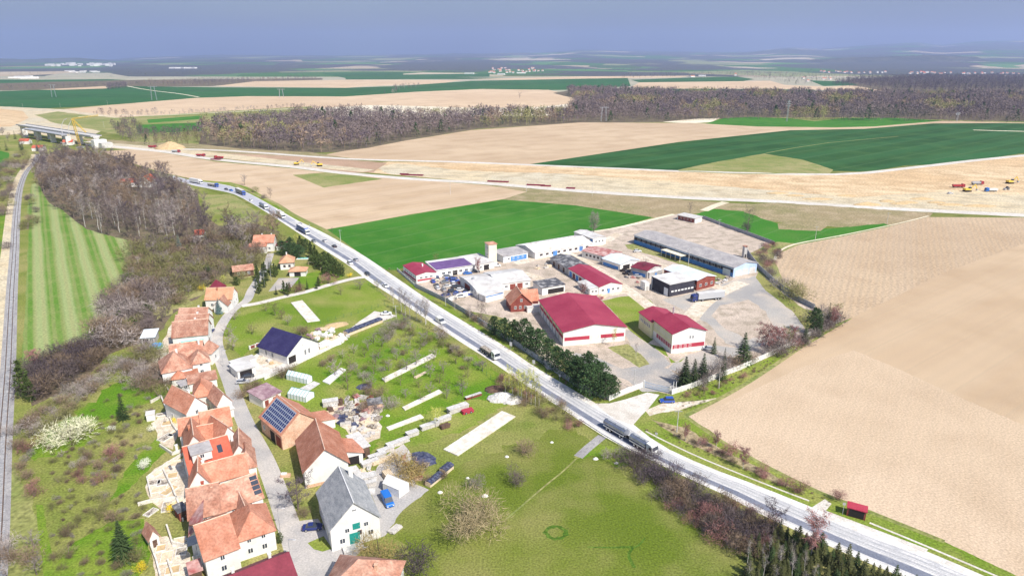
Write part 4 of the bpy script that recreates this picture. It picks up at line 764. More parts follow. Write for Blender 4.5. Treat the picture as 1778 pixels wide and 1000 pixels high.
# orchards
scatter([(560, 640), (640, 600), (700, 560), (760, 590), (850, 650), (800, 690), (700, 700), (640, 680), (590, 690)], 84, 5.0, ['orchard', 'orchardbare'], (3.2, 5.2), 'small bare fruit tree in the big orchard left of the main road', 'tree', 'fruit trees of the big orchard', 42)
merged('scrub', [([(600, 650), (650, 610), (700, 590), (740, 600), (700, 640), (650, 670), (620, 690)], 10), ([(690, 560), (760, 590), (850, 650), (840, 665), (740, 600), (690, 575)], 8)], 3.5, ['s_brown', 's_olive', 's_grey'], (1.6, 3.2), 'brown brambles growing between the orchard rows', 66)
scatter([(590, 700), (630, 680), (700, 700), (650, 720), (620, 712), (600, 722)], 18, 4, ['s_brown', 's_grey', 'orchard'], (2.6, 4.4), 'brown bush around the junk heaps in the orchard corner', 'shrub', 'bushes around the junk heaps', 43)
for x, y, h, k in [(405, 608, 6.5, 'grey'), (438, 580, 4.5, 'orchard'), (398, 585, 5, 'orchardbare'), (478, 548, 6, 'olive'), (490, 555, 5, 'brown'), (462, 540, 4, 'orchard'), (592, 512, 5, 'olive'), (625, 503, 5, 'orchardbare'), (655, 500, 4, 'orchard'), (408, 555, 4, 'orchardbare'), (500, 565, 4.4, 'grey')]:
    pl(k, x, y, h, 'bare fruit tree on the grass between the street and the side lane', 'tree', 'fruit trees between the street and the side lane', 1.25)
for x, y, h in [(525, 582, 4.6), (490, 655, 4.4), (505, 650, 4), (432, 682, 4.4), (445, 676, 4), (420, 690, 3.4), (560, 636, 3), (575, 628, 3)]:
    pl('s_brown', x, y, h, 'bushy brown shrub near the dark-roofed new house', 'shrub', 'brown shrubs near the new house', 1)
scatter([(660, 570), (700, 565), (710, 590), (670, 590)], 7, 4, ['orchard', 's_grey'], (3, 4.5), 'grey bare fruit tree beside the white car in the meadow', 'tree', 'fruit trees beside the parked white car', 44)
for x, y, h in [(705, 830, 5.6), (718, 838, 4.6), (692, 812, 5.2), (735, 820, 3.4), (722, 822, 3.6), (745, 838, 2.4), (770, 830, 2.4)]:
    pl('s_hazel' if h > 3.5 else 's_brown', x, y, h, 'ochre bush around the blue tarpaulin heap', 'shrub', 'ochre bushes around the tarpaulin heap', 1)
# shrubs at the yard fence
scatter([(1310, 430), (1345, 425), (1360, 440), (1340, 480), (1322, 470)], 16, 3, ['s_red', 's_purple'], (2.5, 4.5), 'reddish bush on the outer side of the yard fence corner', 'shrub', 'reddish bushes at the fence corner', 45)
scatter([(1385, 600), (1440, 565), (1452, 562), (1400, 608)], 8, 3, ['s_grey', 's_purple', 'birch'], (2.5, 6), 'bare bush along the inner side of the white wall', 'shrub', 'bushes along the white wall', 46)
scatter([(1180, 690), (1300, 650), (1320, 640), (1230, 690)], 12, 3, ['s_brown', 's_red'], (1, 2.2), 'low brown bush between white wall and beige field', 'shrub', 'low bushes outside the white wall', 47)
scatter([(800, 545), (850, 560), (860, 575), (815, 555)], 7, 3.4, ['s_brown', 's_grey'], (2, 4), 'brown bush in the fenced corner above the pines', 'shrub', 'bushes in the fenced corner', 48)
for i, x in enumerate([1095, 1112, 1160, 1178, 1205, 1212, 1228, 1234, 1240, 1246, 1256, 1265, 1278, 1285, 1290, 1303, 1345, 1380]):
    pl('winter', x, 154.5 + (x % 3) * .3, 11, 'small round tree in the line along the far pale field', 'tree', 'line of trees along the far pale field')
# ------------------------------------------------------------ woods that read as one mass: merged low trees
def wood(name, label, poly, n, dmin, hr, cols, seed, conifers=.04, world=False, zf=None, nt=80):
    rr = random.Random(seed); sp = spots(poly, n, dmin, rr, world); V_ = []; F_ = []; MI = []
    var = []
    for v in range(10):
        r2 = random.Random(seed * 10 + v); con = v >= 8; m_ = MB()
        if con:
            for i in range(nt):
                f = r2.random() ** .8; a = r2.uniform(0, 6.28); rad = .19 * (1 - f) + .02
                p = Vector((math.cos(a) * rad, math.sin(a) * rad, .08 + .88 * f)); tri(m_, p, (Vector((p.x, p.y, -.1)) * 3 + rv(r2) * .5).normalized(), .1, .09, r2)
        else:
            m_.tube((0, 0, 0), (0, 0, .7), .012, .005, 3, False)
            if v % 3 == 0: m_.tube((.05, .1, 0), (.02, .1, .75), .010, .004, 3, False)
            for i in range(nt):
                d = rv(r2, .25); rad = r2.random() ** .4; p = Vector((d.x * .26, d.y * .26, .62 + d.z * .33)) * 1.0; p = Vector((p.x * rad, p.y * rad, .62 + (p.z - .62) * rad))
                tri(m_, p, (d + rv(r2) * .7).normalized(), r2.uniform(.09, .19), r2.uniform(.022, .055), r2)
        var.append((np.array(m_.v, dtype=np.float32), m_.f))
    k = 0
    for x, y in sp:
        con = rr.random() < conifers; v, f = var[rr.choice((8, 9)) if con else rr.randrange(8)]
        h = rr.uniform(*hr) * (1 + .16 * math.sin(x * .021 + 1) * math.sin(y * .018)); a = rr.uniform(0, 6.28); c, s = math.cos(a), math.sin(a)
        q = v.copy(); q[:, 0] = (v[:, 0] * c - v[:, 1] * s) * h + x; q[:, 1] = (v[:, 0] * s + v[:, 1] * c) * h + y; q[:, 2] = v[:, 2] * h + (zf(x, y) if zf else 0)
        V_.append(q); nn = math.sin(x * .013 + y * .007) + math.sin(x * .029 - y * .017 + seed) + rr.uniform(-.9, .9); mi = len(cols) - 1 if con else min(len(cols) - 2, 0 if nn < .1 else 1 if nn < .8 else 2 if nn < 1.5 else 3)
        F_ += [tuple(i + k for i in t) for t in f]; MI += [mi] * len(f); k += len(v)
    me = bpy.data.meshes.new(name); me.from_pydata(np.concatenate(V_).tolist(), [], F_)
    for c in cols: me.materials.append(TW[c])
    me.polygons.foreach_set('material_index', MI)
    o = bpy.data.objects.new(name, me); COL.objects.link(o); tag(o, label, 'woodland', kind='stuff')
FC = ['purple', 'darkpurple', 'brown', 'olive', 'spruce']
wood('woodland', 'broad leafless forest with purple-brown crowns crossing the plain behind the beige field',
     [(345, 251), (350, 228), (400, 216), (520, 206), (620, 203), (720, 206), (830, 203), (950, 205), (990, 196), (1000, 178), (985, 165), (1000, 160), (1095, 161), (1180, 166), (1400, 166), (1500, 168), (1600, 168), (2000, 172), (2000, 218), (1850, 216), (1651, 211), (1412, 210), (1290, 207), (1180, 211), (1008, 213), (830, 223), (720, 241), (640, 256), (600, 263), (540, 265), (420, 259)], 7400, 7.0, (12, 25), FC, 51, .07)
wood('woodland', 'dark violet forest on the plain below the village on the right', [(1440, 148), (1490, 138.5), (1600, 134), (1778, 135), (2000, 138), (2000, 164), (1560, 160.5), (1490, 152)], 4600, 13, (16, 24), ['darkpurple', 'purple', 'darkpurple', 'spruce'], 52, .02, nt=36)
wood('woodland', 'open grey thickets between the unfinished bridge and the forest', [(195, 222), (232, 215), (260, 236), (340, 232), (346, 252), (300, 256), (215, 246)], 130, 9, (8, 15), FC, 53, .02)
wood('woodland', 'line of grey bushes along the pale track beyond the forest', [(160, 197), (250, 198), (400, 193), (530, 185), (528, 188.5), (400, 197), (258, 202.5), (170, 203)], 110, 8, (5, 11), ['purple', 'grey', 'grey', 'spruce'], 54, .01)
wood('woodland', 'dark tree belt left of the far green field', [(-200, 163), (0, 156.5), (60, 155.5), (180, 151), (250, 145), (400, 139), (540, 137), (560, 139), (440, 143.5), (374, 149.5), (230, 150), (180, 149), (60, 152), (-200, 158)], 1200, 20, (9, 18), ['darkpurple', 'purple', 'brown', 'spruce'], 55, .03, nt=34)
wood('woodland', 'small dark copse standing in the far green field', [(186, 154), (218, 150), (220, 152.5), (190, 156)], 110, 8, (14, 22), ['darkpurple', 'purple', 'spruce'], 56, .1, nt=40)
wood('woodland', 'small bare copse at the far border of two pale fields', [(655, 168), (680, 164), (684, 151), (700, 150), (730, 150), (735, 153), (695, 156), (690, 165)], 46, 10, (10, 16), ['purple', 'grey', 'spruce'], 57, .02, nt=40)
wood('woodland', 'scattered trees and copses over the hazy plain', [(-600, 144), (0, 139), (250, 136), (560, 130), (900, 126), (1200, 128), (1420, 131), (2300, 134), (2300, 118.2), (-600, 118.2)], 2600, 42, (9, 17), ['darkpurple', 'purple', 'brown', 'spruce'], 58, .05, nt=22)
wood('woodland', 'tree belts around the farm hamlets in the right distance', [(1080, 137), (1200, 134), (1290, 132), (1310, 138.5), (1345, 141), (1370, 147.5), (1400, 147), (1470, 141), (1480, 133), (1300, 126), (1080, 131)], 620, 19, (9, 17), ['darkpurple', 'purple', 'brown', 'spruce'], 59, .1, nt=34)
# ------------------------------------------------------------ buildings
def walls(name, c, k=.08, **a): return mat(name, c, tuple(x * (1 - k * 2) for x in c), scale=.25, fs=1.2, famt=.06, **a)
BM = {
 'white': walls('white_render', (.82, .80, .76)), 'cream': walls('cream_render', (.80, .74, .58)), 'yellowside': walls('pale_yellow_render', (.76, .72, .45)), 'grey': walls('grey_render', (.52, .50, .48), .15),
 'brick': mat('bare_brick', (.60, .36, .24), (.70, .50, .36), .5, fs=3, famt=.25), 'pinkwall': walls('faded_pink_render', (.70, .50, .42)),
 'tile': mat('orange_clay_tiles', (.41, .165, .10), (.54, .26, .175), .35, fs=2.2, famt=.26, rnd=.15), 'oldtile': mat('weathered_clay_tiles', (.36, .165, .11), (.53, .31, .225), .4, fs=2.0, famt=.33, rnd=.18), 'peach': mat('pale_peach_tiles', (.60, .34, .21), (.50, .26, .15), .35, fs=1.8, famt=.2),
 'redtile': mat('deep_red_tiles', (.45, .10, .06), (.52, .14, .085), .25, fs=1.5, famt=.15), 'maroon': mat('maroon_metal_tiles', (.17, .024, .042), (.22, .035, .055), .3, fs=2, famt=.15, rough=.6), 'crimson': mat('crimson_sheet_roof', (.30, .030, .062), (.37, .05, .085), .12, fs=1.5, famt=.14, rough=.55, spec=.3),
 'slate': mat('grey_slate', (.27, .28, .29), (.40, .40, .40), .5, fs=2.4, famt=.28, stretch=(1, 1, 3)), 'navy': mat('navy_roof_tiles', (.030, .025, .085), (.045, .04, .11), .4, fs=2.5, famt=.25, rough=.55), 'whiteroof': mat('white_sheet_roof', (.68, .67, .65), (.50, .47, .44), .2, fs=.9, famt=.1), 'rustywhite': mat('rust_streaked_white_roof', (.80, .78, .75), (.52, .40, .32), .35, fs=1.4, famt=.15, stretch=(1.6, .5, 1), ramp=(.45, .75)),
 'lightblue': mat('pale_blue_sheet_roof', (.62, .70, .78), (.74, .78, .82), .15, fs=.8, famt=.06, rough=.5), 'greyroof': mat('grey_felt_roof', (.33, .31, .31), (.46, .43, .41), .25, fs=1.2, famt=.2), 'darkfelt': mat('patched_dark_roof', (.09, .09, .10), (.34, .33, .33), .35, fs=1.5, famt=.3, ramp=(.45, .62)), 'purpleroof': mat('violet_sheet_roof', (.13, .075, .20), (.17, .10, .25), .3, fs=1, famt=.1), 'rustroof': mat('rusty_red_roof', (.36, .10, .09), (.60, .42, .38), .35, fs=1.2, famt=.25),
 'oldmauve': mat('old_mauve_roof', (.25, .14, .17), (.42, .30, .31), .5, fs=1.6, famt=.25), 'bluewall': walls('blue_painted_panels', (.10, .27, .62)), 'darkwall': mat('dark_timber_wall', (.035, .035, .05), (.06, .055, .07), .5, fs=2), 'brownwall': mat('red_brown_timber', (.20, .05, .04), (.27, .08, .06), .5, fs=2.5), 'palebluewall': mat('pale_blue_sheet_wall', (.40, .52, .72), (.52, .62, .76), .2, fs=1, famt=.08), 'lightsheet': mat('light_sheet_wall', (.66, .70, .75), (.74, .76, .78), .2, fs=1, famt=.05),
 'crimsonband': mat('crimson_wall_band', (.40, .04, .07), (.44, .06, .09), .4), 'ridge': mat('mortared_ridge', (.66, .42, .30), (.74, .56, .44), 1, fs=3), 'pane': mat('dark_window_glass', (.035, .045, .065), (.05, .06, .08), 1, rough=.15, spec=.6), 'frame': mat('white_window_frame', (.75, .74, .72)), 'brownframe': mat('brown_window_frame', (.16, .08, .06)), 'teal': mat('teal_door_paint', (.02, .26, .22)), 'dark': mat('dark_opening', (.03, .025, .025)), 'darkwood': mat('dark_wood', (.10, .06, .045), (.16, .10, .07), 1), 'wood': mat('sawn_timber', (.62, .48, .32), (.72, .60, .44), 1.2, fs=4, famt=.2), 'greywood': mat('weathered_timber', (.46, .43, .40), (.62, .58, .53), 1.2, fs=4, famt=.25),
 'solar': mat('solar_cells', (.015, .025, .10), (.02, .035, .13), 2, rough=.2, spec=.6), 'alu': mat('aluminium', (.62, .63, .65), metal=.6, rough=.4), 'steel': mat('galvanised_steel', (.45, .46, .48), metal=.3, rough=.5), 'concrete': mat('light_concrete', (.62, .60, .57), (.50, .48, .45), .6, fs=2), 'greyconc': mat('grey_fence_concrete', (.30, .31, .34), (.42, .42, .43), .5, fs=2), 'whitewall': mat('whitewashed_wall', (.82, .80, .76), (.62, .60, .56), .4, fs=2), 'stone': mat('limestone_wall', (.76, .72, .64), (.58, .53, .46), .7, fs=2.5, famt=.2),
 'tarpblue': mat('dark_blue_tarpaulin', (.03, .035, .08), (.12, .13, .19), 1.2, fs=4, famt=.4, rough=.5), 'tarpwhite': mat('white_tarpaulin', (.80, .79, .77), (.68, .66, .62), .8), 'junk': mat('mixed_junk', (.16, .13, .11), (.52, .46, .38), 1.6, fs=4, famt=.4), 'fleece': mat('white_fleece_sheet', (.76, .73, .66), (.60, .54, .44), .6, fs=3, famt=.15), 'poolblue': mat('pool_water', (.08, .35, .75), rough=.2), 'tealroof': mat('teal_canopy', (.20, .55, .48)), 'rubble': mat('pale_rubble', (.70, .68, .64), (.45, .42, .38), 1.5, fs=4, famt=.35), 'heap': mat('sand_heap', (.58, .43, .24), (.50, .36, .20), .3, fs=1.2), 'green': mat('green_paint', (.04, .20, .10)), 'black': mat('black_rubber', (.02, .02, .022)),
}
class Fr:
    """local frame: x along the front wall (left to right seen from outside), y away from it, origin in the middle of the plan"""
    def __init__(s, o, ang, W_, D, h, rise=0, ridge='d', base=0): s.o = Vector((o[0], o[1], base)); s.ang = ang; s.W = W_; s.D = D; s.h = h; s.rise = rise; s.ridge = ridge; s.c = math.cos(ang); s.s = math.sin(ang)
    def w(s, x, y, z=0): return Vector((s.o.x + s.c * x - s.s * y, s.o.y + s.s * x + s.c * y, s.o.z + z))
    def rz(s, x, y):
        """roof top height"""
        if s.ridge == 'd': return s.h + s.rise * (1 - abs(x) / (s.W / 2))
        if s.ridge == 'w': return s.h + s.rise * (1 - abs(y) / (s.D / 2))
        if s.ridge == 'monoF': return s.h + s.rise * (y / s.D + .5)
        if s.ridge == 'monoR': return s.h + s.rise * (.5 + x / s.W)
        if s.ridge == 'monoL': return s.h + s.rise * (.5 - x / s.W)
        if s.ridge == 'arch': return s.h + s.rise * math.sqrt(max(0, 1 - (x / (s.W / 2)) ** 2))
        if s.ridge == 'hip':
            return s.h + s.rise * min(1, (s.W / 2 - abs(x)) / (min(s.W, s.D) / 2), (s.D / 2 - abs(y)) / (min(s.W, s.D) / 2))
        return s.h
def frame_of(A, B, dep, h, rise=0, ridge='d', base=0):
    a = P(A[0], A[1], h + base); b = P(B[0], B[1], h + base); a.z = b.z = 0
    u = (b - a); Wd = u.length; u.normalize(); v = Vector((-u.y, u.x, 0))
    if isinstance(dep, tuple):
        c = P(dep[0], dep[1], h + base); c.z = 0; D = (c - a).dot(v)
    else: D = dep
    if isinstance(dep, tuple) and D < 0 or (not isinstance(dep, tuple) and v.dot(a) < 0):
        a, b = b, a; u = -u; v = -v; D = abs(D)
    m = a + u * Wd / 2 + v * D / 2
    return Fr((m.x, m.y), math.atan2(u.y, u.x), Wd, D, h, rise, ridge, base)
def block(root, F, wall, roof, over=.35, t=.18, cap=None, wname='wall', rname='roof', band=None):
    o = root.location; q = lambda x, y, z=0: F.w(x, y, z) - o
    W2, D2 = F.W / 2, F.D / 2; mb = MB()
    ring = [(-W2, -D2), (W2, -D2), (W2, D2), (-W2, D2)]
    if F.ridge == 'arch':
        n = 10; prof = [(-W2, 0)] + [(-W2 * math.cos(math.pi * i / n), F.h + F.rise * math.sin(math.pi * i / n)) for i in range(n + 1)] + [(W2, 0)]; k = len(prof)
        mb.add([q(x, -D2, z) for x, z in prof] + [q(x, D2, z) for x, z in prof], [tuple(range(k)), tuple(range(2 * k - 1, k - 1, -1))] + [(i, i + k, (i + 1) % k + k, (i + 1) % k) for i in range(k)])
    else:
        pts = []
        for (x, y), (x2, y2) in zip(ring, ring[1:] + ring[:1]):
            pts.append((x, y, F.rz(x, y) if F.ridge != 'hip' else F.h))
            if F.ridge == 'd' and y == y2 or F.ridge == 'w' and x == x2: pts.append(((x + x2) / 2, (y + y2) / 2, F.h + F.rise))
        k = len(pts)
        vs = [q(x, y, 0) for x, y, z in pts] + [q(x, y, z - .02) for x, y, z in pts]
        mb.add(vs, [(i, (i + 1) % k, (i + 1) % k + k, i + k) for i in range(k)])
    wo = mb.build(wname, BM[wall], root)
    if not roof: return wo, None
    rb = MB(); e = over; T = t
    if F.ridge == 'd':
        sl = F.rise / W2 if W2 else 0
        for sg in (-1, 1):
            rb.slab([q(sg * (W2 + e), -D2 - e, F.h - sl * e + T), q(0, -D2 - e, F.h + F.rise + T), q(0, D2 + e, F.h + F.rise + T), q(sg * (W2 + e), D2 + e, F.h - sl * e + T)], T)
    elif F.ridge == 'w':
        sl = F.rise / D2
        for sg in (-1, 1):
            rb.slab([q(-W2 - e, sg * (D2 + e), F.h - sl * e + T), q(-W2 - e, 0, F.h + F.rise + T), q(W2 + e, 0, F.h + F.rise + T), q(W2 + e, sg * (D2 + e), F.h - sl * e + T)], T)
    elif F.ridge == 'arch':
        n = 12
        for i in range(n):
            a0, a1 = math.pi * i / n, math.pi * (i + 1) / n; f = (W2 + e * .4) / W2
            rb.slab([q(-W2 * f * math.cos(a0), -D2 - e, F.h + F.rise * math.sin(a0) + T), q(-W2 * f * math.cos(a1), -D2 - e, F.h + F.rise * math.sin(a1) + T), q(-W2 * f * math.cos(a1), D2 + e, F.h + F.rise * math.sin(a1) + T), q(-W2 * f * math.cos(a0), D2 + e, F.h + F.rise * math.sin(a0) + T)], T)
    elif F.ridge == 'hip':
        r = min(W2, D2); sl = F.rise / r; z0 = F.h - sl * e + T; z1 = F.h + F.rise + T
        c = [q(-W2 - e, -D2 - e, z0), q(W2 + e, -D2 - e, z0), q(W2 + e, D2 + e, z0), q(-W2 - e, D2 + e, z0)]
        if W2 >= D2: r0, r1 = q(-(W2 - r), 0, z1), q(W2 - r, 0, z1); fs = [(0, 1, 5, 4), (1, 2, 5), (2, 3, 4, 5), (3, 0, 4)]
        else: r0, r1 = q(0, -(D2 - r), z1), q(0, D2 - r, z1); fs = [(0, 1, 4), (1, 2, 5, 4), (2, 3, 5), (3, 0, 4, 5)]
        rb.add(c + [r0, r1] + [x - Vector((0, 0, T)) for x in c], fs + [(0, 6, 7, 1), (1, 7, 8, 2), (2, 8, 9, 3), (3, 9, 6, 0), (9, 8, 7, 6)])
    else:
        zz = lambda x, y: F.rz(x, y) + T
        rb.slab([q(-W2 - e, -D2 - e, zz(-W2, -D2)), q(W2 + e, -D2 - e, zz(W2, -D2)), q(W2 + e, D2 + e, zz(W2, D2)), q(-W2 - e, D2 + e, zz(-W2, D2))], T)
    ro = rb.build(rname, BM[roof], root)
    if cap and F.ridge in 'dw' and F.rise > .8:
        cb = MB(); L_ = (D2 if F.ridge == 'd' else W2) + e; z = F.h + F.rise + T
        a, b = (q(0, -L_, z), q(0, L_, z)) if F.ridge == 'd' else (q(-L_, 0, z), q(L_, 0, z))
        cb.tube(a, b, .13, .13, 6); cb.build('ridge_cap', BM[cap], ro)
    if band:
        for (z0, z1, sides, m_) in band:
            for f, x0, x1 in sides: face_box(root, F, f, x0, x1, z0, z1, m_, 'wall_band', .04)
    return wo, ro
def face_tf(F, f):
    """(start corner, along vector, outward) of a wall"""
    W2, D2 = F.W / 2, F.D / 2
    if f == 'f': return F.w(0, -D2), F.ang, F.W
    if f == 'b': return F.w(0, D2), F.ang + math.pi, F.W
    if f == 'r': return F.w(W2, 0), F.ang + math.pi / 2, F.D
    return F.w(-W2, 0), F.ang - math.pi / 2, F.D
def face_box(root, F, f, x0, x1, z0, z1, m_, name, proud=.05, parent=None):
    """box on a wall from fraction x0 to x1 of its length"""
    c, a, L_ = face_tf(F, f); mb = MB().box(-L_ / 2 + x0 * L_, -L_ / 2 + x1 * L_, -proud, .05, z0, z1)
    o = mb.build(name, BM[m_], parent or root); o.location = Vector((c.x, c.y, F.o.z)) - root.location; o.rotation_euler = (0, 0, a); return o
WM = {}
def window(root, F, f, s, z, w_=1.1, h=1.3, frame='frame', pane='pane', name='window'):
    k = (w_, h, frame, pane)
    if k not in WM:
        t = .09; m_ = MB()
        for b in ((-w_ / 2, w_ / 2, 0, t), (-w_ / 2, w_ / 2, h - t, h)): m_.box(b[0], b[1], -.07, .03, b[2], b[3])
        for x in (-w_ / 2, w_ / 2 - t, -t / 2): m_.box(x, x + t, -.07, .03, t, h - t)
        WM[k] = (m_.mesh('window', BM[frame]), MB().box(-w_ / 2 + .02, w_ / 2 - .02, -.03, .03, .02, h - .02).mesh('pane', BM[pane]))
    c, a, L_ = face_tf(F, f); p = c + Vector((math.cos(a), math.sin(a), 0)) * (-L_ / 2 + s * L_); p.z = F.o.z + z
    o = inst(name, WM[k][0], root, p - root.location, a); inst('pane', WM[k][1], o); return o
def wins(root, F, f, n, z, w_=1.1, h=1.3, s0=.12, s1=.88, **k):
    for i in range(n): window(root, F, f, s0 + (s1 - s0) * ((i + .5) / n), z, w_, h, **k)
def door(root, F, f, s, w_=1.1, h=2.1, m_='darkwood', z=0, name='door'):
    c, a, L_ = face_tf(F, f); p = c + Vector((math.cos(a), math.sin(a), 0)) * (-L_ / 2 + s * L_); p.z = F.o.z
    o = MB().box(-w_ / 2, w_ / 2, -.07, .04, z + .02, z + h).build(name, BM[m_], root); o.location = p - root.location; o.rotation_euler = (0, 0, a)
    MB().box(w_ * .34, w_ * .42, -.11, -.07, z + h * .45, z + h * .55).build('handle', BM['steel'], o); return o
def chimney(root, ro, F, x, y, m_='tile', h=1.2, s=.55):
    z = F.rz(x, y); p = F.w(x, y) - root.location; tf = Matrix.Translation((p.x, p.y, 0)) @ Matrix.Rotation(F.ang, 4, 'Z')
    o = MB().box(-s / 2, s / 2, -s / 2, s / 2, F.o.z + z - .5, F.o.z + z + h, tf).box(-s / 2 - .08, s / 2 + .08, -s / 2 - .08, s / 2 + .08, F.o.z + z + h, F.o.z + z + h + .12, tf).build('chimney', BM[m_], ro or root); return o
def on_slope(root, ro, F, x0, x1, y0, y1, m_, name, proud=.06, frame=True):
    """flat piece lying on the roof"""
    T = .18; q = lambda x, y: F.w(x, y, F.rz(x, y) + T + proud) - root.location
    o = MB().slab([q(x0, y0), q(x1, y0), q(x1, y1), q(x0, y1)], proud + .02).build(name, BM[m_], ro); return o
def house(name, label, cat, F, wall='white', roof='tile', group=None, **k):
    root = thing(name, F.w(0, 0), label, cat, group); wo, ro = block(root, F, wall, roof, **k); return root, ro
def pt(A, B, dep, h, rise, ridge, base=0): return frame_of(A, B, dep, h, rise, ridge, base)
# ---- big crimson hall
F = pt((978.2, 576.2), (1086.4, 567.2), (931, 522), 5.6, 2.2, 'd')
r, ro = house('industrial_hall', 'big white hall with crimson roof beside the dark pines', 'hall', F, 'white', 'crimson', over=.5, t=.25,
    band=[(1.9, 3.3, [('f', .02, .42), ('f', .60, .98)], 'crimsonband'), (2.6, 3.8, [('l', .01, .99), ('r', .01, .99)], 'crimsonband'), (3.85, 5.0, [('l', .01, .99)], 'yellowside')])
face_box(r, F, 'f', .44, .57, .05, 4.2, 'whitewall', 'gate', .09)
for i in range(7): face_box(r, F, 'l', .06 + i * .13, .07 + i * .13, .1, 5.4, 'grey', 'downpipe', .16)
# ---- crimson office hall
F = pt((1167.9, 579.6), (1226, 573), (1134, 555), 7.6, 2.0, 'd')
r, ro = house('office_hall', 'smaller two-storey white office hall with crimson roof and metal flue', 'hall', F, 'white', 'crimson', over=.45, t=.22,
    band=[(1.7, 3.2, [('f', .03, .98), ('l', .2, .99)], 'crimsonband'), (3.4, 7.2, [('l', .0, .995)], 'yellowside')])
wins(r, F, 'f', 4, 1.8, 1.0, 1.2, .05, .62); wins(r, F, 'f', 2, 5.0, .7, 1.2, .5, .66); wins(r, F, 'l', 9, 4.9, 1.0, 1.5, .03, .97); wins(r, F, 'l', 6, 1.8, 1.0, 1.2, .25, .98)
G = Fr(F.w(-1.5, F.D / 2 + 5.6), F.ang, F.W * .86, 11.0, 6.6, 1.7, 'd'); wo, r2 = block(r, G, 'yellowside', 'crimson', over=.4); wins(r, G, 'l', 6, 3.6, .9, 1.4)
q = F.w(.6, F.D / 2 - 1) - r.location; MB().tube((q.x, q.y, 8), (q.x, q.y, 12.2), .32, .32, 8).build('flue', BM['alu'], r)
# ---- long blue building
F = pt((1274.3, 465), (1315, 456.6), (1102, 408.2), 4.8, 1.7, 'd')
r, ro = house('workshop_building', 'very long low blue workshop with grey ribbed roof at the back of the yard', 'workshop', F, 'palebluewall', 'greyroof', over=.4, t=.2,
    band=[(.05, 2.1, [('l', 0, .995)], 'bluewall'), (2.15, 3.9, [('l', 0, .995)], 'darkwall')])
wins(r, F, 'l', 16, 2.2, 2.2, 1.6, .03, .9, frame='frame')
face_box(r, F, 'l', .91, .975, .05, 3.2, 'lightsheet', 'gate', .09)
for x in (.08, .38, .68): face_box(r, F, 'f', x, x + .25, .05, 3.1, 'whiteroof', 'gate', .08)
G = Fr(F.w(-F.W / 2 - 2.2, F.D * .03), F.ang, 4.4, 15, 3.2, .5, 'monoR')
o = r.location; mb = MB(); L3 = [(-2.2, -7.5), (2.2, -7.5), (2.2, 7.5), (-2.2, 7.5)]
mb.slab([G.w(x, y, 3.4) - o for x, y in L3], .25)
for y in (-7, -3.5, 0, 3.5, 7):
    p = G.w(-2, y) - o; mb.box(p.x - .12, p.x + .12, p.y - .12, p.y + .12, 0, 3.2)
mb.build('canopy', BM['cream'], r)
for i in range(9): 
    x0 = -F.D / 2 + F.D * (i + .5) / 9; on_slope(r, ro, F, -F.W / 2 * .9, F.W / 2 * .9, x0 - .06, x0 + .06, 'whiteroof', 'roof_seam', .05) if False else None
# ---- long row building by the green field: red end, violet middle, white part
F = pt((722.7, 478), (757, 472.8), (696, 461.7), 4.0, .9, 'd')
r, ro = house('shop_building', 'low white building with pinkish-red roof beside the main road', 'building', F, 'white', 'crimson', over=.3, band=[(.9, 1.7, [('f', .05, .95), ('l', .05, .95)], 'crimsonband')])
wins(r, F, 'f', 3, 2.0, 1.3, .9); wins(r, F, 'l', 5, 2.0, 1.3, .9); q = F.w(2, 0) - r.location; chimney(r, ro, F, 2, 1, 'white', 1.3)
F = pt((757, 470), (822, 460.5), (744, 456.5), 3.6, .8, 'monoF')
r, ro = house('row_building', 'long low white building with violet sheet roof next to the red roofed one', 'building', F, 'white', 'whiteroof', over=.3)
on_slope(r, ro, F, -F.W / 2 + .3, F.W / 2 - .3, -F.D / 2 + .3, F.D * .3, 'purpleroof', 'violet_sheeting', .08)
wins(r, F, 'f', 5, 1.2, 1.6, 1.2); door(r, F, 'f', .5, 2.4, 2.4, 'dark', name='gate')
F = pt((824, 460.5), (858, 454.5), (806, 446), 3.4, .5, 'monoF')
r, ro = house('storage_building', 'white flat-roofed store at the foot of the square tower', 'building', F, 'white', 'whiteroof', over=.3); door(r, F, 'f', .6, 3, 2.6, 'dark', name='gate'); wins(r, F, 'f', 2, 1.3, 1.2, 1, .05, .4)
F = pt((848.5, 425), (862.5, 423.4), 5.0, 11.0, .6, 'hip')
r, ro = house('square_tower', 'square cream tower with small brown roof by the green field', 'tower', F, 'cream', 'oldtile', over=.35)
for z in (5, 8.4): window(r, F, 'l', .3, z, .9, 1.1); window(r, F, 'l', .7, z, .9, 1.1)
F = pt((874, 445.6), (916.5, 438.2), (863, 436), 3.4, .7, 'monoF')
r, ro = house('shed_building', 'low shed with grey felt roof and blue walls right of the tower', 'shed', F, 'lightsheet', 'greyroof', over=.35, band=[(.2, 2.6, [('f', .3, .95)], 'bluewall')]); wins(r, F, 'f', 4, 1.2, 1.2, 1.1); door(r, F, 'f', .5, 1.6, 2.2, 'bluewall')
F = pt((929.4, 439.7), (1029, 422.5), (898, 425.5), 3.2, 2.0, 'w')
r, ro = house('curved_roof_hall', 'long white hall with rust-streaked low roof along the green field', 'hall', F, 'white', 'rustywhite', over=.3)
wins(r, F, 'f', 9, 1.2, 1.8, 1.1, .05, .95, frame='brownframe'); face_box(r, F, 'f', .30, .37, .05, 2.6, 'bluewall', 'gate'); face_box(r, F, 'f', .76, .82, .05, 2.6, 'bluewall', 'gate')
F = pt((1029.8, 415), (1052, 411.6), (993, 403.5), 4.0, .8, 'd')
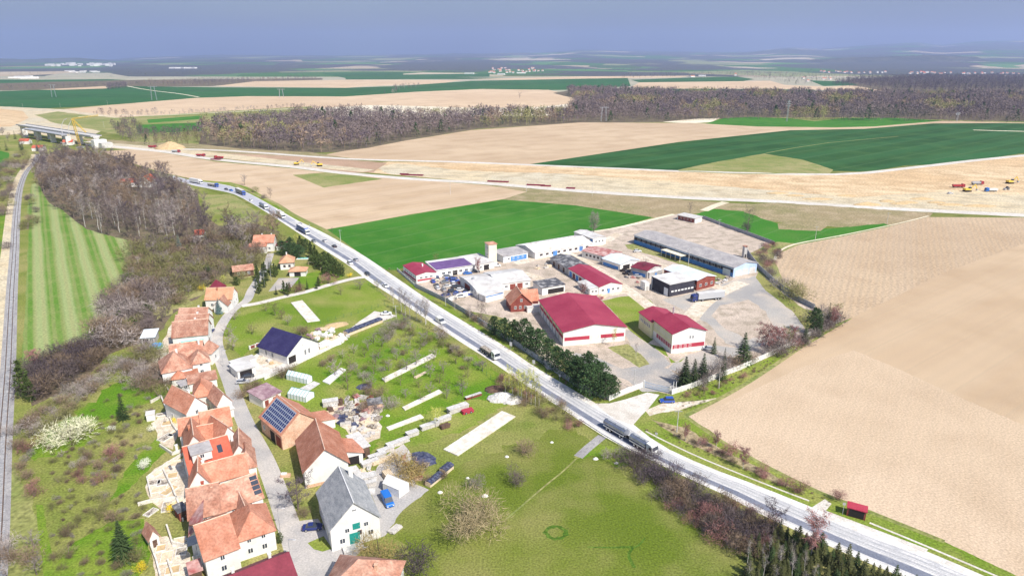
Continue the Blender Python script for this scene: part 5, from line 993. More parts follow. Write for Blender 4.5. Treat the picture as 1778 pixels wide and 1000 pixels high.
r, ro = house('white_block', 'taller white block with white flat roof at the end of the long hall', 'building', F, 'white', 'whiteroof', over=.3); wins(r, F, 'f', 3, 1.6, 1.2, 1.2); face_box(r, F, 'l', .85, .98, .05, 3.6, 'bluewall', 'gate')
# ---- arched workshop with scrap yard
F = pt((798, 482), (829.5, 508), (851, 472), 3.2, 2.2, 'arch')
F = pt((829, 508), (798, 482), (873, 500), 3.0, 1.5, 'arch')
r, ro = house('arched_workshop', 'wide white arched workshop next to the yard full of cars', 'workshop', F, 'white', 'whiteroof', over=.35); face_box(r, F, 'f', .3, .6, .05, 2.8, 'brownwall', 'gate'); wins(r, F, 'f', 2, 1.2, 1.2, 1.2, .65, .95)
q = F.w(-2, -F.D / 4) - r.location; chimney(r, ro, F, -2, -F.D / 4, 'steel', .8, 1.0)
F = pt((866, 493.5), (921, 486), (853, 472), 3.4, 1.7, 'w')
r, ro = house('arched_garage', 'white garage with pale vaulted roof joined to the arched workshop', 'garage', F, 'white', 'whiteroof', over=.35)
for x in (.35, .58): face_box(r, F, 'f', x, x + .17, .05, 2.6, 'brownwall', 'gate')
wins(r, F, 'f', 2, 1.3, 1.4, 1, .04, .3); window(r, F, 'f', .88, 1.3, 1.4, 1)
F = pt((843, 515), (874, 507.5), 5, 2.8, .7, 'd')
r, ro = house('small_white_garage', 'small white garage with blue gable edge in front of the arched workshop', 'garage', F, 'white', 'whiteroof', over=.25, band=[(2.3, 2.75, [('f', .02, .98)], 'bluewall')]); door(r, F, 'f', .5, 2.4, 2.1, 'whitewall')
F = pt((941.5, 500.5), (981, 494), (923.5, 491.5), 3.3, .6, 'monoF')
r, ro = house('patched_garage', 'white garage with patched dark grey flat roof between villa and red rows', 'garage', F, 'white', 'darkfelt', over=.3); face_box(r, F, 'f', .25, .95, .1, 2.3, 'dark', 'opening', .04)
# ---- brown villa
F = pt((877, 529.5), (908, 532.5), 8, 4.2, 0, 'd'); F = Fr(P(901, 534)[:2], math.radians(12), 9, 9.5, 3.6, 4.3, 'd')
r, ro = house('old_villa', 'dark red-brown timbered villa with steep orange cross-gabled roof', 'villa', F, 'brownwall', 'tile', over=.5, cap='ridge')
G = Fr(F.w(4.2, .6), F.ang + math.pi / 2, 6.4, 7, 3.9, 3.6, 'd'); wo, r2 = block(r, Fr(G.o[:2], F.ang, 7, 6.4, 3.9, 3.6, 'w'), 'brownwall', 'tile', over=.45)
G = Fr(F.w(5.6, -5), F.ang, 7, 3.6, 2.2, .1, 'flat'); block(r, G, 'white', 'concrete', over=.1, wname='terrace_wall', rname='terrace')
wins(r, F, 'f', 3, 1.2, 1, 1.3, .1, .8); window(r, F, 'f', .5, 4.3, 1.0, 1.2); chimney(r, ro, F, 1, 1.5)
# ---- double row, left: grey then crimson
F = pt((1040.5, 499), (1080.2, 493.6), (962.5, 446.8), 3.3, 1.4, 'd')
k = .40; o0 = F.w(0, F.D * (.5 - k / 2)); G = Fr(o0[:2], F.ang, F.W, F.D * k, 3.3, 1.4, 'd')
r, ro = house('old_garage_row', 'row of garages with dark grey patched roof behind the crimson roofed row', 'garage row', G, 'grey', 'darkfelt', over=.3)
for i in range(7): face_box(r, G, 'l', .03 + i * .135, .13 + i * .135, .05, 2.4, 'darkwood' if i % 2 else 'greyroof', 'gate', .06)
G = Fr(F.w(0, F.D * (-.5 + (1 - k) / 2) - .1)[:2], F.ang, F.W, F.D * (1 - k) - .3, 3.4, 1.5, 'd')
r, ro = house('crimson_row', 'long row building with crimson roof and white lean-to at its end', 'building', G, 'white', 'crimson', over=.3)
for i in range(5): face_box(r, G, 'l', .04 + i * .11, .12 + i * .11, .05, 2.5, 'brownwall' if i % 2 else 'bluewall', 'gate', .06)
H_ = Fr(G.w(-G.W / 2 - 2.2, -G.D * .30)[:2], F.ang, 4.6, G.D * .38, 2.8, .5, 'monoR'); block(r, H_, 'white', 'whiteroof', over=.25, wname='lean_to_wall', rname='lean_to_roof')
wins(r, H_, 'l', 4, 1, 1.5, 1.1); wins(r, G, 'f', 4, 1.1, 1.3, 1.2, .05, .95, frame='frame'); door(r, G, 'f', .42, 1.2, 2.2, 'bluewall'); wins(r, H_, 'f', 2, 1.1, 1, 1.1)
# ---- double row, right
F = pt((1054, 446.5), (1080, 438.5), (1025, 431.5), 3.4, 1.2, 'd')
r, ro = house('rusty_roof_building', 'white building with rusty red streaked roof behind the pale blue roofs', 'building', F, 'white', 'rustroof', over=.3); wins(r, F, 'l', 5, 1.2, 1.3, 1.2, frame='brownframe')
F = pt((1077, 459), (1110, 451.5), (1053, 447.2), 3.4, 1.3, 'd')
r, ro = house('blue_roof_building', 'small building with pale blue roof and open porch', 'building', F, 'white', 'lightblue', over=.5, band=[(.2, 1.8, [('l', .05, .9)], 'bluewall')]); face_box(r, F, 'f', .15, .5, .1, 2.5, 'dark', 'opening'); wins(r, F, 'f', 2, 1.2, 1.1, 1.1, .55, .95)
F = pt((1124, 470.5), (1148, 461.5), (1103, 461), 3.8, 1.1, 'd')
r, ro = house('maroon_roof_building', 'low building with dark maroon roof between two pale blue roofs', 'building', F, 'grey', 'maroon', over=.3, band=[(.3, 2, [('l', .1, .9)], 'bluewall')]); wins(r, F, 'f', 2, 1.2, 1.4, 1.2)
F = pt((1128, 474), (1150, 468), 6, 2.8, .4, 'monoF')
r, ro = house('white_annex', 'tiny annex with cracked white roof in front of the maroon roof', 'annex', F, 'grey', 'rustywhite', over=.25); door(r, F, 'f', .5, 1.4, 2, 'bluewall')
F = pt((1210.5, 487), (1242, 479.4), (1152.6, 467.7), 4.8, 1.2, 'd')
r, ro = house('blue_roof_hall', 'red-brown hall with large pale blue roof next to the black shed', 'hall', F, 'brownwall', 'lightblue', over=.4, t=.22); wins(r, F, 'f', 3, 1.4, 1.5, 1.3, .05, .98); wins(r, F, 'l', 2, 1.4, 1.5, 1.3, .8, .98)
F = pt((1163, 494.6), (1206.5, 486.2), (1128.5, 482), 5.6, .5, 'monoF')
r, ro = house('black_shed', 'black timber shed with nearly flat white roof behind the parked lorry', 'shed', F, 'darkwall', 'whiteroof', over=.2); face_box(r, F, 'l', .72, .93, .05, 3.6, 'lightsheet', 'gate', .08); wins(r, F, 'f', 7, 1.9, 1.3, .7, .06, .98, pane='frame'); face_box(r, F, 'l', .03, .06, .1, 5.4, 'lightsheet', 'corner_post', .08)
F = pt((1120.5, 492), (1128, 491), 4, 3.6, .1, 'flat')
r, ro = house('white_kiosk', 'narrow white lean-to at the left end of the black shed', 'annex', F, 'whitewall', 'whiteroof', over=.1); door(r, F, 'f', .5, 1, 2, 'grey')
F = pt((1207, 379.8), (1218.8, 377.2), (1176, 373.3), 3.0, .35, 'monoR')
r, ro = house('gate_lodge', 'flat-roofed red-brown lodge at the far corner of the yard', 'lodge', F, 'white', 'concrete', over=.5, band=[(.2, 2.6, [('l', .05, .95)], 'brownwall')]); wins(r, F, 'l', 4, 1, 1.4, 1.1)
F = Fr(P(1292, 447)[:2], .3, 1.8, 1.8, 6.2, .4, 'hip')
r, ro = house('transformer_tower', 'slim brownish transformer tower at the end of the long blue workshop', 'tower', F, 'grey', 'oldtile', over=.2); door(r, F, 'f', .5, .9, 1.9, 'dark'); face_box(r, F, 'f', .2, .8, 5.6, 6.6, 'dark', 'opening')
# ---- village: houses along the street
F = pt((356, 520.4), (402, 519), 8.5, 4.4, 3.6, 'w')
r, ro = house('village_house', 'long white house with pale peach roof in front of the maroon roofed shed', 'house', F, 'white', 'peach', cap='ridge'); wins(r, F, 'f', 3, 1.4, 1.1, 1.3); wins(r, F, 'r', 2, 1.4); door(r, F, 'f', .88); chimney(r, ro, F, -1, -1); window(r, F, 'r', .5, 4.6, .8, 1)
G = Fr(F.w(2, -6)[:2], F.ang, 5.5, 5.5, 3.2, 2.8, 'd')
r, ro = house('village_annex', 'small white gabled annex with old tiles beside the blue spruce', 'house', G, 'white', 'oldtile'); window(r, G, 'f', .5, 1.3)
F = Fr(P(378, 507)[:2], .0, 5, 4.5, 2.8, 2.8, 'hip')
r, ro = house('garden_house', 'maroon pyramid-roofed garden house above the peach roof', 'shed', F, 'white', 'maroon', over=.7); window(r, F, 'f', .5, 1.1)
for i, (A, B, d, hh, rs, lb) in enumerate([((308, 556), (357, 554), 8.5, 4.8, 3.2, 'uppermost pink-tiled terraced house, seen as the furthest of three'), ((302, 570), (359, 567), 9, 4.6, 3.4, 'middle of the three pink-tiled terraced houses'), ((299, 586), (360, 580), 10, 4.6, 4.0, 'lowest of the three pink-tiled terraced houses, with teal canopy in front')]):
    F = pt(A, B, d, hh, rs, 'w'); r, ro = house('terraced_house', lb, 'house', F, 'white', 'oldtile', 'three stepped terraced houses', cap='ridge'); wins(r, F, 'f', 4, 1.3); wins(r, F, 'r', 2, 1.3); chimney(r, ro, F, 1.5, 1, 'white'); door(r, F, 'r', .3)
    wins(r, F, 'l', 2, 1.3, s0=.1, s1=.7)
F = Fr(P(336, 603)[:2], .06, 7, 3, 2.5, .35, 'monoF')
r, ro = house('garden_canopy', 'teal sheet canopy in front of the lowest pink-tiled house', 'canopy', F, 'grey', 'tealroof', over=.15); face_box(r, F, 'f', .05, .95, .1, 2.2, 'dark', 'opening')
def multi(name, label, cat, blocks, wall='white', roof='tile', wn=True):
    """one house of several wings"""
    root = None
    for b in blocks:
        F = b if isinstance(b, Fr) else pt(*b[:6]); kw = b[6] if not isinstance(b, Fr) and len(b) > 6 else {}
        if root is None: root = thing(name, F.w(0, 0), label, cat)
        wo, ro = block(root, F, kw.get('wall', wall), kw.get('roof', roof), over=kw.get('over', .35), cap='ridge' if kw.get('cap', 1) else None)
        if wn:
            n = max(1, int(F.W / 3.4)); wins(root, F, 'f', n, kw.get('wz', 1.3)); 
            if F.h > 4.9: wins(root, F, 'f', n, 3.9 if F.h < 6.4 else 4.2, .9, 1.2)
            m = max(1, int(F.D / 4)); wins(root, F, 'r', m, 1.3); wins(root, F, 'l', m, 1.3)
        for c in kw.get('ch', ()): chimney(root, ro, F, *c)
        for c in kw.get('sky', ()): s = on_slope(root, ro, F, *c, 'pane', 'skylight')
    return root
multi('village_house', 'rambling house with several orange hipped roofs and a low tiled wing', 'house', [
    ((281, 647), (333, 636.5), 10.5, 4.6, 4.2, 'hip', dict(ch=[(1, 1, 'white')])), ((333, 632), (364, 626), 7.5, 5.2, 2.8, 'hip'), ((296, 622), (352, 614), 8, 5.0, 3.2, 'w', dict(ch=[(4, -1, 'white', 1.6)])), ((346, 612), (366, 612), 6, 4.6, 2.8, 'hip')], roof='oldtile')
multi('garden_porch', 'small porch with orange hipped roof in front of the rambling house', 'porch', [((298, 658), (321, 655), 3.6, 2.6, 1.6, 'hip'), ((318, 652), (343, 647), 2.6, 2.8, .6, 'monoF', dict(cap=0))], wn=False)
multi('long_outbuilding', 'long narrow tiled outbuilding reaching to the street', 'outbuilding', [((328, 667), (376, 657.5), 4.2, 2.7, 1.1, 'monoF', dict(cap=0))], roof='oldtile')
multi('flat_shed', 'grey flat-roofed shed at the left end of the long outbuilding', 'shed', [((315, 671), (329, 667), 4, 2.5, .1, 'flat', dict(roof='greyroof', wall='grey', cap=0))])
multi('village_house', 'white house with orange half-hipped roof and yellow forsythia beside it', 'house', [((323, 717), (359, 702), (302, 690), 5.4, 3.8, 'd', dict(ch=[(1.4, 0, 'white', 1.4)])), ((335, 689), (366, 684), 8.5, 4.6, 3.0, 'hip')])
multi('village_house', 'small white gabled house at the street with weathered tile roof', 'house', [((377, 703), (402, 695), (369.5, 685.5), 4.6, 3.0, 'd')], roof='oldtile')
multi('street_garage', 'low grey-roofed garage in front of the small gabled house', 'garage', [((383, 716), (405, 709), 3.2, 2.6, .3, 'monoF', dict(roof='concrete', cap=0))])
multi('village_house', 'house with two white front gables joined by an orange roof', 'house', [
    ((322, 781), (357, 773), 10, 5.6, 3.6, 'd', dict(ch=[(-.8, 1, 'tile')])), ((384, 766), (411, 754.5), 8.5, 5.6, 3.4, 'd'), ((346, 769), (388, 761), 7, 4.8, 3.0, 'w'), ((312, 755), (352, 748), 7, 4.6, 3.0, 'w'), ((352, 748), (402, 737), 8, 4.8, 3.6, 'w')])
multi('village_house', 'deep red roofed house with grey dormer and blue skylight', 'house', [((330, 822), (405, 800), 11, 5.6, 4.4, 'w', dict(roof='redtile', ch=[(6, -1, 'white', 1.5), (-6.4, .5, 'white')], sky=[(2.2, 3.3, -3.2, -1.6)])), ((400, 797), (436, 790), (386, 770), 4.8, 3.6, 'd', dict(roof='oldtile'))])
multi('village_house', 'orange-tiled house with white gable and narrow link to the street', 'house', [((328, 846), (366, 838), 8, 5.2, 3.8, 'd', dict(ch=[(1, 1, 'white')])), ((352, 842), (430, 820), 7.5, 4.8, 3.2, 'w', dict(ch=[(-4, 1, 'white')])), ((416, 812), (444, 806), (404, 784), 4.6, 3.2, 'hip', dict(roof='oldtile'))])
multi('village_house', 'large orange-tiled courtyard house with dark skylight strip', 'house', [
    ((328, 901), (382, 889), 10.5, 5.4, 4.2, 'w', dict(ch=[(0, 1.2, 'redtile', 1.2)])), ((382, 889), (456, 862), 9, 5.2, 3.8, 'w', dict(sky=[])), ((417, 907), (444, 898), (398, 870), 4.4, 2.6, 'd')], roof='oldtile')
multi('village_house', 'orange-tiled house beside the street, in front of the courtyard house', 'house', [((411, 939), (476.5, 918), (395, 893), 5.2, 3.4, 'hip', dict(wz=1.2))])
multi('village_house', 'lowest orange-tiled house with white gable, blue skylight and maroon side roof', 'house', [((356, 972), (414, 950), (326, 913), 5.4, 4.0, 'w', dict(sky=[(-5.4, -3.6, -3.4, -1.8)])), ((330, 930), (352, 925), 8.5, 5.2, 2.4, 'monoR', dict(roof='rustroof', cap=0))])
F = pt((392, 1078), (520, 1022), 12, 4.6, 4.2, 'w'); r, ro = house('village_house', 'dark maroon metal-roofed house cut by the bottom edge', 'house', F, 'white', 'maroon', over=.5); wins(r, F, 'f', 6, 1.3); chimney(r, ro, F, -3, 2, 'white'); chimney(r, ro, F, 4, 2.4, 'white')
F = pt((552, 1040), (668, 1052), 12, 4.4, 4.6, 'hip'); r, ro = house('village_house', 'orange-brown hipped roof at the bottom edge below the white farmhouse', 'house', F, 'white', 'oldtile', over=.5); wins(r, F, 'f', 5, 1.3); chimney(r, ro, F, 3, 0, 'brick')
# skylight strip and dormer
F = pt((330, 822), (405, 800), 11, 5.6, 4.4, 'w')
def dormer(F, x, y, w_, d, h, label, roof='greyroof'):
    z = F.rz(x, y); G = Fr(F.w(x, y)[:2], F.ang, w_, d, h, .5, 'monoF', base=z - .5); return G
for ob in list(COL.objects):
    if ob.get('label', '').startswith('deep red roofed'):
        G = dormer(F, -1.6, -2.6, 4.4, 3.6, 2.2, ''); block(ob, G, 'white', 'greyroof', over=.3, wname='dormer_wall', rname='dormer_roof'); window(ob, G, 'f', .5, .8, 1, 1.1)
    if ob.get('label', '').startswith('large orange-tiled courtyard'):
        F2 = pt((382, 889), (456, 862), 9, 5.2, 3.8, 'w'); rf = [c for c in ob.children if c.name.startswith('roof')][1]
        for i in range(4): on_slope(ob, rf, F2, 3.2, 4.8, -3.9 + i * .9, -3.2 + i * .9, 'pane', 'skylight')
# ---- street east side
F = pt((498, 617), (552.4, 593.6), (472, 591), 3.6, 4.6, 'd')
r, ro = house('new_house', 'new white bungalow with dark navy roof and white side garden', 'house', F, 'white', 'navy', over=.5)
wins(r, F, 'f', 2, .9, .9, 2.0, .5, .75); window(r, F, 'f', .5, 4.6, .5, .5); wins(r, F, 'l', 2, .9, 1, 1.8, .15, .6); face_box(r, F, 'f', .04, .26, .1, 2.6, 'dark', 'porch_opening')
F = pt((412, 645), (443, 636), 6.5, 2.7, .15, 'monoF')
r, ro = house('white_carport', 'flat white-roofed carport beside the street below the navy roof', 'carport', F, 'white', 'whiteroof', over=.35); face_box(r, F, 'f', .12, .8, .05, 2.3, 'dark', 'opening'); G = Fr(F.w(2, 5.4)[:2], F.ang, 8, 3.2, 2.5, .1, 'flat'); block(r, G, 'white', 'whiteroof', over=.1)
F = pt((488, 754), (555, 729), (448.6, 724), 4.8, 4.6, 'd')
r, ro = house('solar_barn', 'brick barn with orange roof carrying a field of solar panels', 'barn', F, 'brick', 'tile', over=.45, cap='ridge')
a0 = math.atan2(F.rise, F.W / 2); sl = F.W / 2; nx, ny = 5, 12
on_slope(r, ro, F, -sl * .985, -sl * .10, -F.D / 2 + .35, F.D / 2 - .6, 'alu', 'panel_rack', .04)
for i in range(nx):
    for j in range(ny):
        x0 = -sl * .97 + sl * .86 * i / nx; x1 = x0 + sl * .86 / nx - .22; y0 = -F.D / 2 + .5 + (F.D - 1.2) * j / ny; y1 = y0 + (F.D - 1.2) / ny - .3
        on_slope(r, ro, F, x0, x1, y0, y1, 'solar', 'solar_panel', .09)
face_box(r, F, 'l', .45, .66, .05, 3.2, 'dark', 'barn_door', .06); face_box(r, F, 'l', .72, .95, .05, 3.2, 'brownwall', 'barn_door', .06); window(r, F, 'l', .15, 1.5); 
G = Fr(F.w(F.W / 2 + 2.6, -F.D * .18)[:2], F.ang, 5, 6, 2.7, 1.2, 'monoL'); block(r, G, 'white', 'tile', over=.3, wname='annex_wall', rname='annex_roof')
F = pt((527.8, 817.5), (604, 801), (498, 767.6), 5.0, 4.9, 'd')
r, ro = house('barn_house', 'big white-gabled barn with orange-red tiled roof and low side wing', 'barn', F, 'white', 'tile', over=.5, cap='ridge')
face_box(r, F, 'f', .02, .98, .05, .9, 'brick', 'plinth', .06); G = Fr(F.w(F.W / 2 + 2.2, F.D * .10)[:2], F.ang, 5, F.D * .42, 3.0, 1.7, 'monoL'); block(r, G, 'white', 'tile', over=.4, wname='wing_wall', rname='wing_roof'); face_box(r, G, 'f', .2, .8, .05, 2.4, 'dark', 'opening')
F = pt((621, 781), (641.5, 774), (609, 758.8), 3.0, .7, 'monoF')
r, ro = house('grey_shed', 'timber shed with plain grey lean-to roof beside the white-gabled barn', 'shed', F, 'darkwood', 'concrete', over=.25); face_box(r, F, 'f', .1, .6, .1, 2.0, 'dark', 'opening')
F = pt((573.3, 919.3), (658.4, 895.7), (541.9, 856.7), 5.6, 5.2, 'd')
r, ro = house('white_farmhouse', 'large white farmhouse with steep grey slate roof and teal door', 'house', F, 'white', 'slate', over=.4, cap='frame')
for s, z, w_, h in ((.22, 1.3, 1.2, 1.3), (.33, 3.7, 1.0, 1.1), (.80, 1.6, 1.2, 1.3), (.72, 4.1, 1.0, 1.1)): window(r, F, 'f', s, z, w_, h)
window(r, F, 'f', .5, 8.6, 1.0, .5); door(r, F, 'f', .47, 2.2, 2.7, 'teal', .5); door(r, F, 'f', .52, 1.6, 1.5, 'teal', 4.0, 'loft_door'); window(r, F, 'f', .58, 2.4, .9, 1.1, frame='brownframe')
wins(r, F, 'l', 4, 1.4); wins(r, F, 'l', 3, 3.9, .8, .9, .2, .8); chimney(r, ro, F, 2.2, F.D / 2 - 1.6, 'white', 2.2, .9)
G = Fr(F.w(-1, -F.D / 2 - 1.2)[:2], F.ang, 4.4, 2.2, .5, 0, 'flat'); block(r, G, 'grey', 'concrete', over=.0, wname='terrace_wall', rname='terrace', t=.08)
F = pt((456, 694), (487, 680), (437, 681), 2.8, .8, 'monoF')
r, ro = house('mauve_shed', 'white shed with old mauve patched roof above the solar barn', 'shed', F, 'white', 'oldmauve', over=.4); face_box(r, F, 'f', .1, .3, .1, 2.1, 'brownwall', 'door'); face_box(r, F, 'f', .55, .75, .1, 2.1, 'brownwall', 'door')
F = pt((439.5, 421.5), (474, 420.5), 9, 5.2, 3.0, 'w'); r, ro = house('village_house', 'white house with salmon roof alone below the bare wood', 'house', F, 'white', 'tile', over=.5); wins(r, F, 'f', 4, 1.2); chimney(r, ro, F, -1.5, 1.2, 'white'); chimney(r, ro, F, 3.5, 1.2, 'white'); G = Fr(F.w(-2.5, -6)[:2], F.ang, 9, 3, 3.6, 1.1, 'monoF'); block(r, G, 'white', 'tile', over=.3)
G = Fr(F.w(F.W / 2 + 4, 0)[:2], F.ang, 6, 6, 2.8, .3, 'monoF'); r, ro = house('red_shed', 'low red-roofed shed at the right side of the salmon roofed house', 'shed', G, 'white', 'maroon', over=.3); door(r, G, 'f', .5)
F = pt((486, 455.5), (506, 455), (489, 441), 4.0, 2.6, 'hip'); F = pt((486, 455.5), (509, 454), 8.5, 4.0, 2.5, 'hip'); r, ro = house('cottage', 'cream cottage with bright orange hipped roof next to the lawn', 'house', F, 'white', 'peach', over=.6); wins(r, F, 'f', 2, 1.2, frame='brownframe'); wins(r, F, 'r', 2, 1.2, frame='brownframe'); chimney(r, ro, F, 0, 0, 'white')
F = pt((502, 471), (530, 470), 6, 2.8, 1.3, 'hip'); r, ro = house('cottage_garage', 'low garage with bright orange roof in front of the cream cottage', 'garage', F, 'white', 'peach', over=.6); face_box(r, F, 'f', .3, .7, .1, 2.2, 'dark', 'opening')
F = pt((405, 472), (440, 468), 9, 3.0, 1.6, 'w'); r, ro = house('brown_cottage', 'low cottage with brown weathered roof hidden in the scrub', 'house', F, 'darkwood', 'oldtile', over=.4); wins(r, F, 'f', 3, 1)
F = pt((338, 408), (354, 407), 7, 4.0, 2.0, 'w'); r, ro = house('red_cottage', 'small red roof showing among bare trees right of the blue spruce', 'house', F, 'white', 'redtile', over=.3); wins(r, F, 'f', 2, 1.2)
F = pt((261, 318), (271, 318), (252, 309), 4.6, 4.0, 'd'); F = Fr(P(258, 323)[:2], .15, 9, 14, 4.6, 4.4, 'd'); r, ro = house('wood_farmhouse', 'white gabled farmhouse with red roof inside the bare wood', 'house', F, 'white', 'redtile', over=.4); wins(r, F, 'f', 3, 1.4); G = Fr(F.w(-13, 2)[:2], F.ang, 15, 9, 3.6, 2.4, 'w'); block(r, G, 'white', 'redtile'); wins(r, G, 'f', 4, 1.2)
F = pt((245, 587), (268, 585), 6, 2.6, .8, 'monoF'); r, ro = house('garden_shed', 'grey-green garden shed behind the blue round pool', 'shed', F, 'grey', 'lightblue', over=.4); face_box(r, F, 'f', .1, .5, .1, 2, 'dark', 'opening'); window(r, F, 'f', .75, .9)
F = pt((259, 935), (275, 928), 3.6, 2.6, 1.7, 'd'); r, ro = house('garden_hut', 'tiny white hut with pointed reddish roof on the garden slope', 'shed', F, 'white', 'oldtile', over=.4); door(r, F, 'f', .5, .9, 1.8)
F = pt((310, 890), (324, 884), 3, 2.4, .2, 'monoF'); r, ro = house('red_garden_shed', 'red garden shed with dark flat roof on the stone terraces', 'shed', F, 'brownwall', 'darkfelt', over=.3); door(r, F, 'f', .5)
F = pt((330, 996), (350, 989), (326, 981), 2.4, .4, 'monoF'); r, ro = house('terrace_shed', 'dark reddish roofed shed at the bottom left house corner', 'shed', F, 'darkwood', 'rustroof', over=.3); door(r, F, 'f', .5)
F = pt((675, 857), (690, 862), 5, 2.4, 1.2, 'd'); F = Fr(P(688, 852)[:2], 1.0, 3.6, 5.2, 2.3, 1.5, 'd'); r, ro = house('white_tent', 'small white pitched storage tent behind the blue van', 'tent', F, 'tarpwhite', 'tarpwhite', over=.05, t=.06); door(r, F, 'f', .5, 1.4, 1.8, 'whitewall')
F = Fr(P(1486, 895)[:2], -.5, 3.9, 1.9, 2.2, .25, 'monoF'); r, ro = house('bus_shelter', 'dark red bus shelter on the verge of the main road', 'bus shelter', F, 'brownwall', 'rustroof', over=.2); ro.data.materials[0] = BM['crimsonband']; face_box(r, F, 'f', .1, .9, .15, 2.0, 'dark', 'opening'); 
# greenhouse and frames
def greenhouse(px, py, ang, w_, d, label):
    F = Fr(P(px, py)[:2], ang, w_, d, 1.7, 1.1, 'd'); r, ro = house('greenhouse', label, 'greenhouse', F, 'lightsheet', 'lightblue', over=.02, t=.05); m_ = MB(); o = r.location
    for i in range(7):
        y = -d / 2 + d * i / 6
        for sg in (-1, 1): m_.tube(F.w(sg * w_ / 2, y, 0) - o, F.w(sg * w_ / 2, y, 1.75) - o, .06, .06, 4); m_.tube(F.w(sg * w_ / 2, y, 1.8) - o, F.w(0, y, 2.9) - o, .06, .06, 4)
    m_.build('glazing_bars', BM['green'], r); return r
greenhouse(523, 690, 1.15, 4, 7, 'glass greenhouse with green bars above the brick barn')
greenhouse(520, 660, 1.15, 2.6, 8.5, 'long low glass frame in the strip garden above the greenhouse')
# distant farms and villages
rr = random.Random(5)
def tiny_house(x, y, z, w_, d, h, wall, roof, label, group, cat='house', name='distant_house'):
    a = rr.uniform(-.5, .5); F = Fr((x, y), a, w_, d, h, h * .7 if roof != 'whiteroof' else .4, 'w' if roof != 'whiteroof' else 'monoF', base=z)
    r, ro = house(name, label, cat, F, wall, roof, group, over=.2); return r
for i in range(60):
    px = rr.uniform(1500, 1790) if i < 46 else rr.uniform(1420, 1500); py = 126.5 + (px - 1500) * .011 + rr.uniform(-1.6, 1.6); p = P(px, py)
    tiny_house(p.x, p.y, 0, rr.uniform(10, 18), rr.uniform(9, 13), rr.uniform(4, 7), 'white', rr.choice(['tile', 'oldtile', 'redtile', 'tile', 'slate']), 'white house with red roof in the village beyond the dark violet forest', 'houses of the village beyond the violet forest')
for i in range(34):
    px = rr.uniform(850, 945); py = rr.uniform(118.5, 128); p = P(px, py)
    tiny_house(p.x, p.y, 0, rr.uniform(12, 22), rr.uniform(9, 14), rr.uniform(5, 8), 'white', rr.choice(['tile', 'oldtile', 'redtile', 'peach']), 'tiny red-roofed house in the village below the middle of the horizon', 'houses of the village below the horizon')
for px, py, w_, d, h, lb in [(815, 129, 60, 20, 8, 'long white farm hall left of the middle village'), (870, 130, 46, 16, 7, 'white farm hall at the front of the middle village'), (905, 128, 60, 18, 7, 'green-grey farm hall right of the middle village'), (1219, 133, 40, 14, 7, 'white farm building near the right tree belts'), (1202, 134.5, 24, 12, 6, 'small grey farm building left of the white one'), (1277, 132, 12, 12, 9, 'white gabled house at the right tree belt'), (1403, 142, 10, 8, 5, 'white cottage at the front of the hamlet trees'), (1431, 139, 18, 11, 6, 'white villa with dark roof at the hamlet'), (1441, 139, 12, 9, 6, 'small house right of the white villa'), (1395, 137, 16, 10, 5, 'reddish farmhouse among the hamlet trees')]:
    p = P(px, py); tiny_house(p.x, p.y, 0, w_, d, h, 'white', 'whiteroof' if w_ > 30 else 'tile', lb, None, 'building', 'farm_building')
for i in range(55):
    px = rr.uniform(80, 200); y = rr.uniform(7600, 9200); x = (px - CX) / FPX * (y * CP + 30)
    b = tiny_house(x, y, hill(x, y) - 1, rr.uniform(24, 60), 14, rr.uniform(12, 26), 'white', 'whiteroof', 'pale block of flats in the town below the left hills', 'flats of the far town', 'block of flats', 'apartment_block')
for i in range(16):
    px = rr.uniform(20, 80) if i < 8 else rr.uniform(85, 190); py = rr.uniform(134, 138) if i < 8 else rr.uniform(124, 127); p = P(px, py); tiny_house(p.x, p.y, 0, rr.uniform(30, 80), 18, rr.uniform(6, 9), 'white', 'whiteroof', 'white warehouse near the tan field on the left plain', 'white warehouses on the left plain', 'warehouse', 'warehouse')
for i in range(5):
    p = P(300 + i * 9, 119.5); tiny_house(p.x, p.y, 0, 60, 30, 12, 'white', 'whiteroof', 'long white factory hall on the hazy left plain', 'factory halls on the hazy plain', 'factory', 'factory_hall')
for px, py, lb in [(120, 252, 'red-roofed cottage among trees below the bridge'), (45, 250, 'brown cottage near the left end of the bridge'), (68, 262, 'grey cottage beside the far railway curve')]:
    p = P(px, py); tiny_house(p.x, p.y, 0, 11, 8, 3.6, 'white', 'redtile', lb, None)
# ------------------------------------------------------------ vehicles
def paint(n, c): return mat('paint_' + n, c, c, 1, rough=.35, spec=.5, famt=.03)
PC = {'white': (.75, .75, .74), 'silver': (.45, .46, .48), 'dark': (.04, .042, .05), 'blue': (.03, .09, .42), 'navy': (.02, .035, .16), 'red': (.42, .03, .04), 'brightblue': (.02, .16, .55), 'yellow': (.75, .48, .05), 'grey': (.2, .21, .22), 'cream': (.72, .66, .5), 'green': (.05, .2, .12)}
PT = {k: paint(k, v) for k, v in PC.items()}
LAMP = mat('headlamp_glass', (.8, .8, .75), rough=.2); TAIL = mat('tail_lamp', (.4, .02, .02), rough=.3)
CARC = {}
def wheels(root, xs, y, r=.33, w_=.24, dz=0):
    k = ('wheel', r, w_)
    if k not in CARC:
        CARC[k] = (MB().tube((0, -w_ / 2, 0), (0, w_ / 2, 0), r, r, 12).mesh('tyre', BM['black']), MB().tube((0, -w_ / 2 - .01, 0), (0, w_ / 2 + .01, 0), r * .58, r * .58, 10).mesh('rim', BM['alu']))
    for x in xs:
        for s in (-1, 1):
            o = inst('wheel', CARC[k][0], root, (x, s * y, r + dz)); inst('rim', CARC[k][1], o)
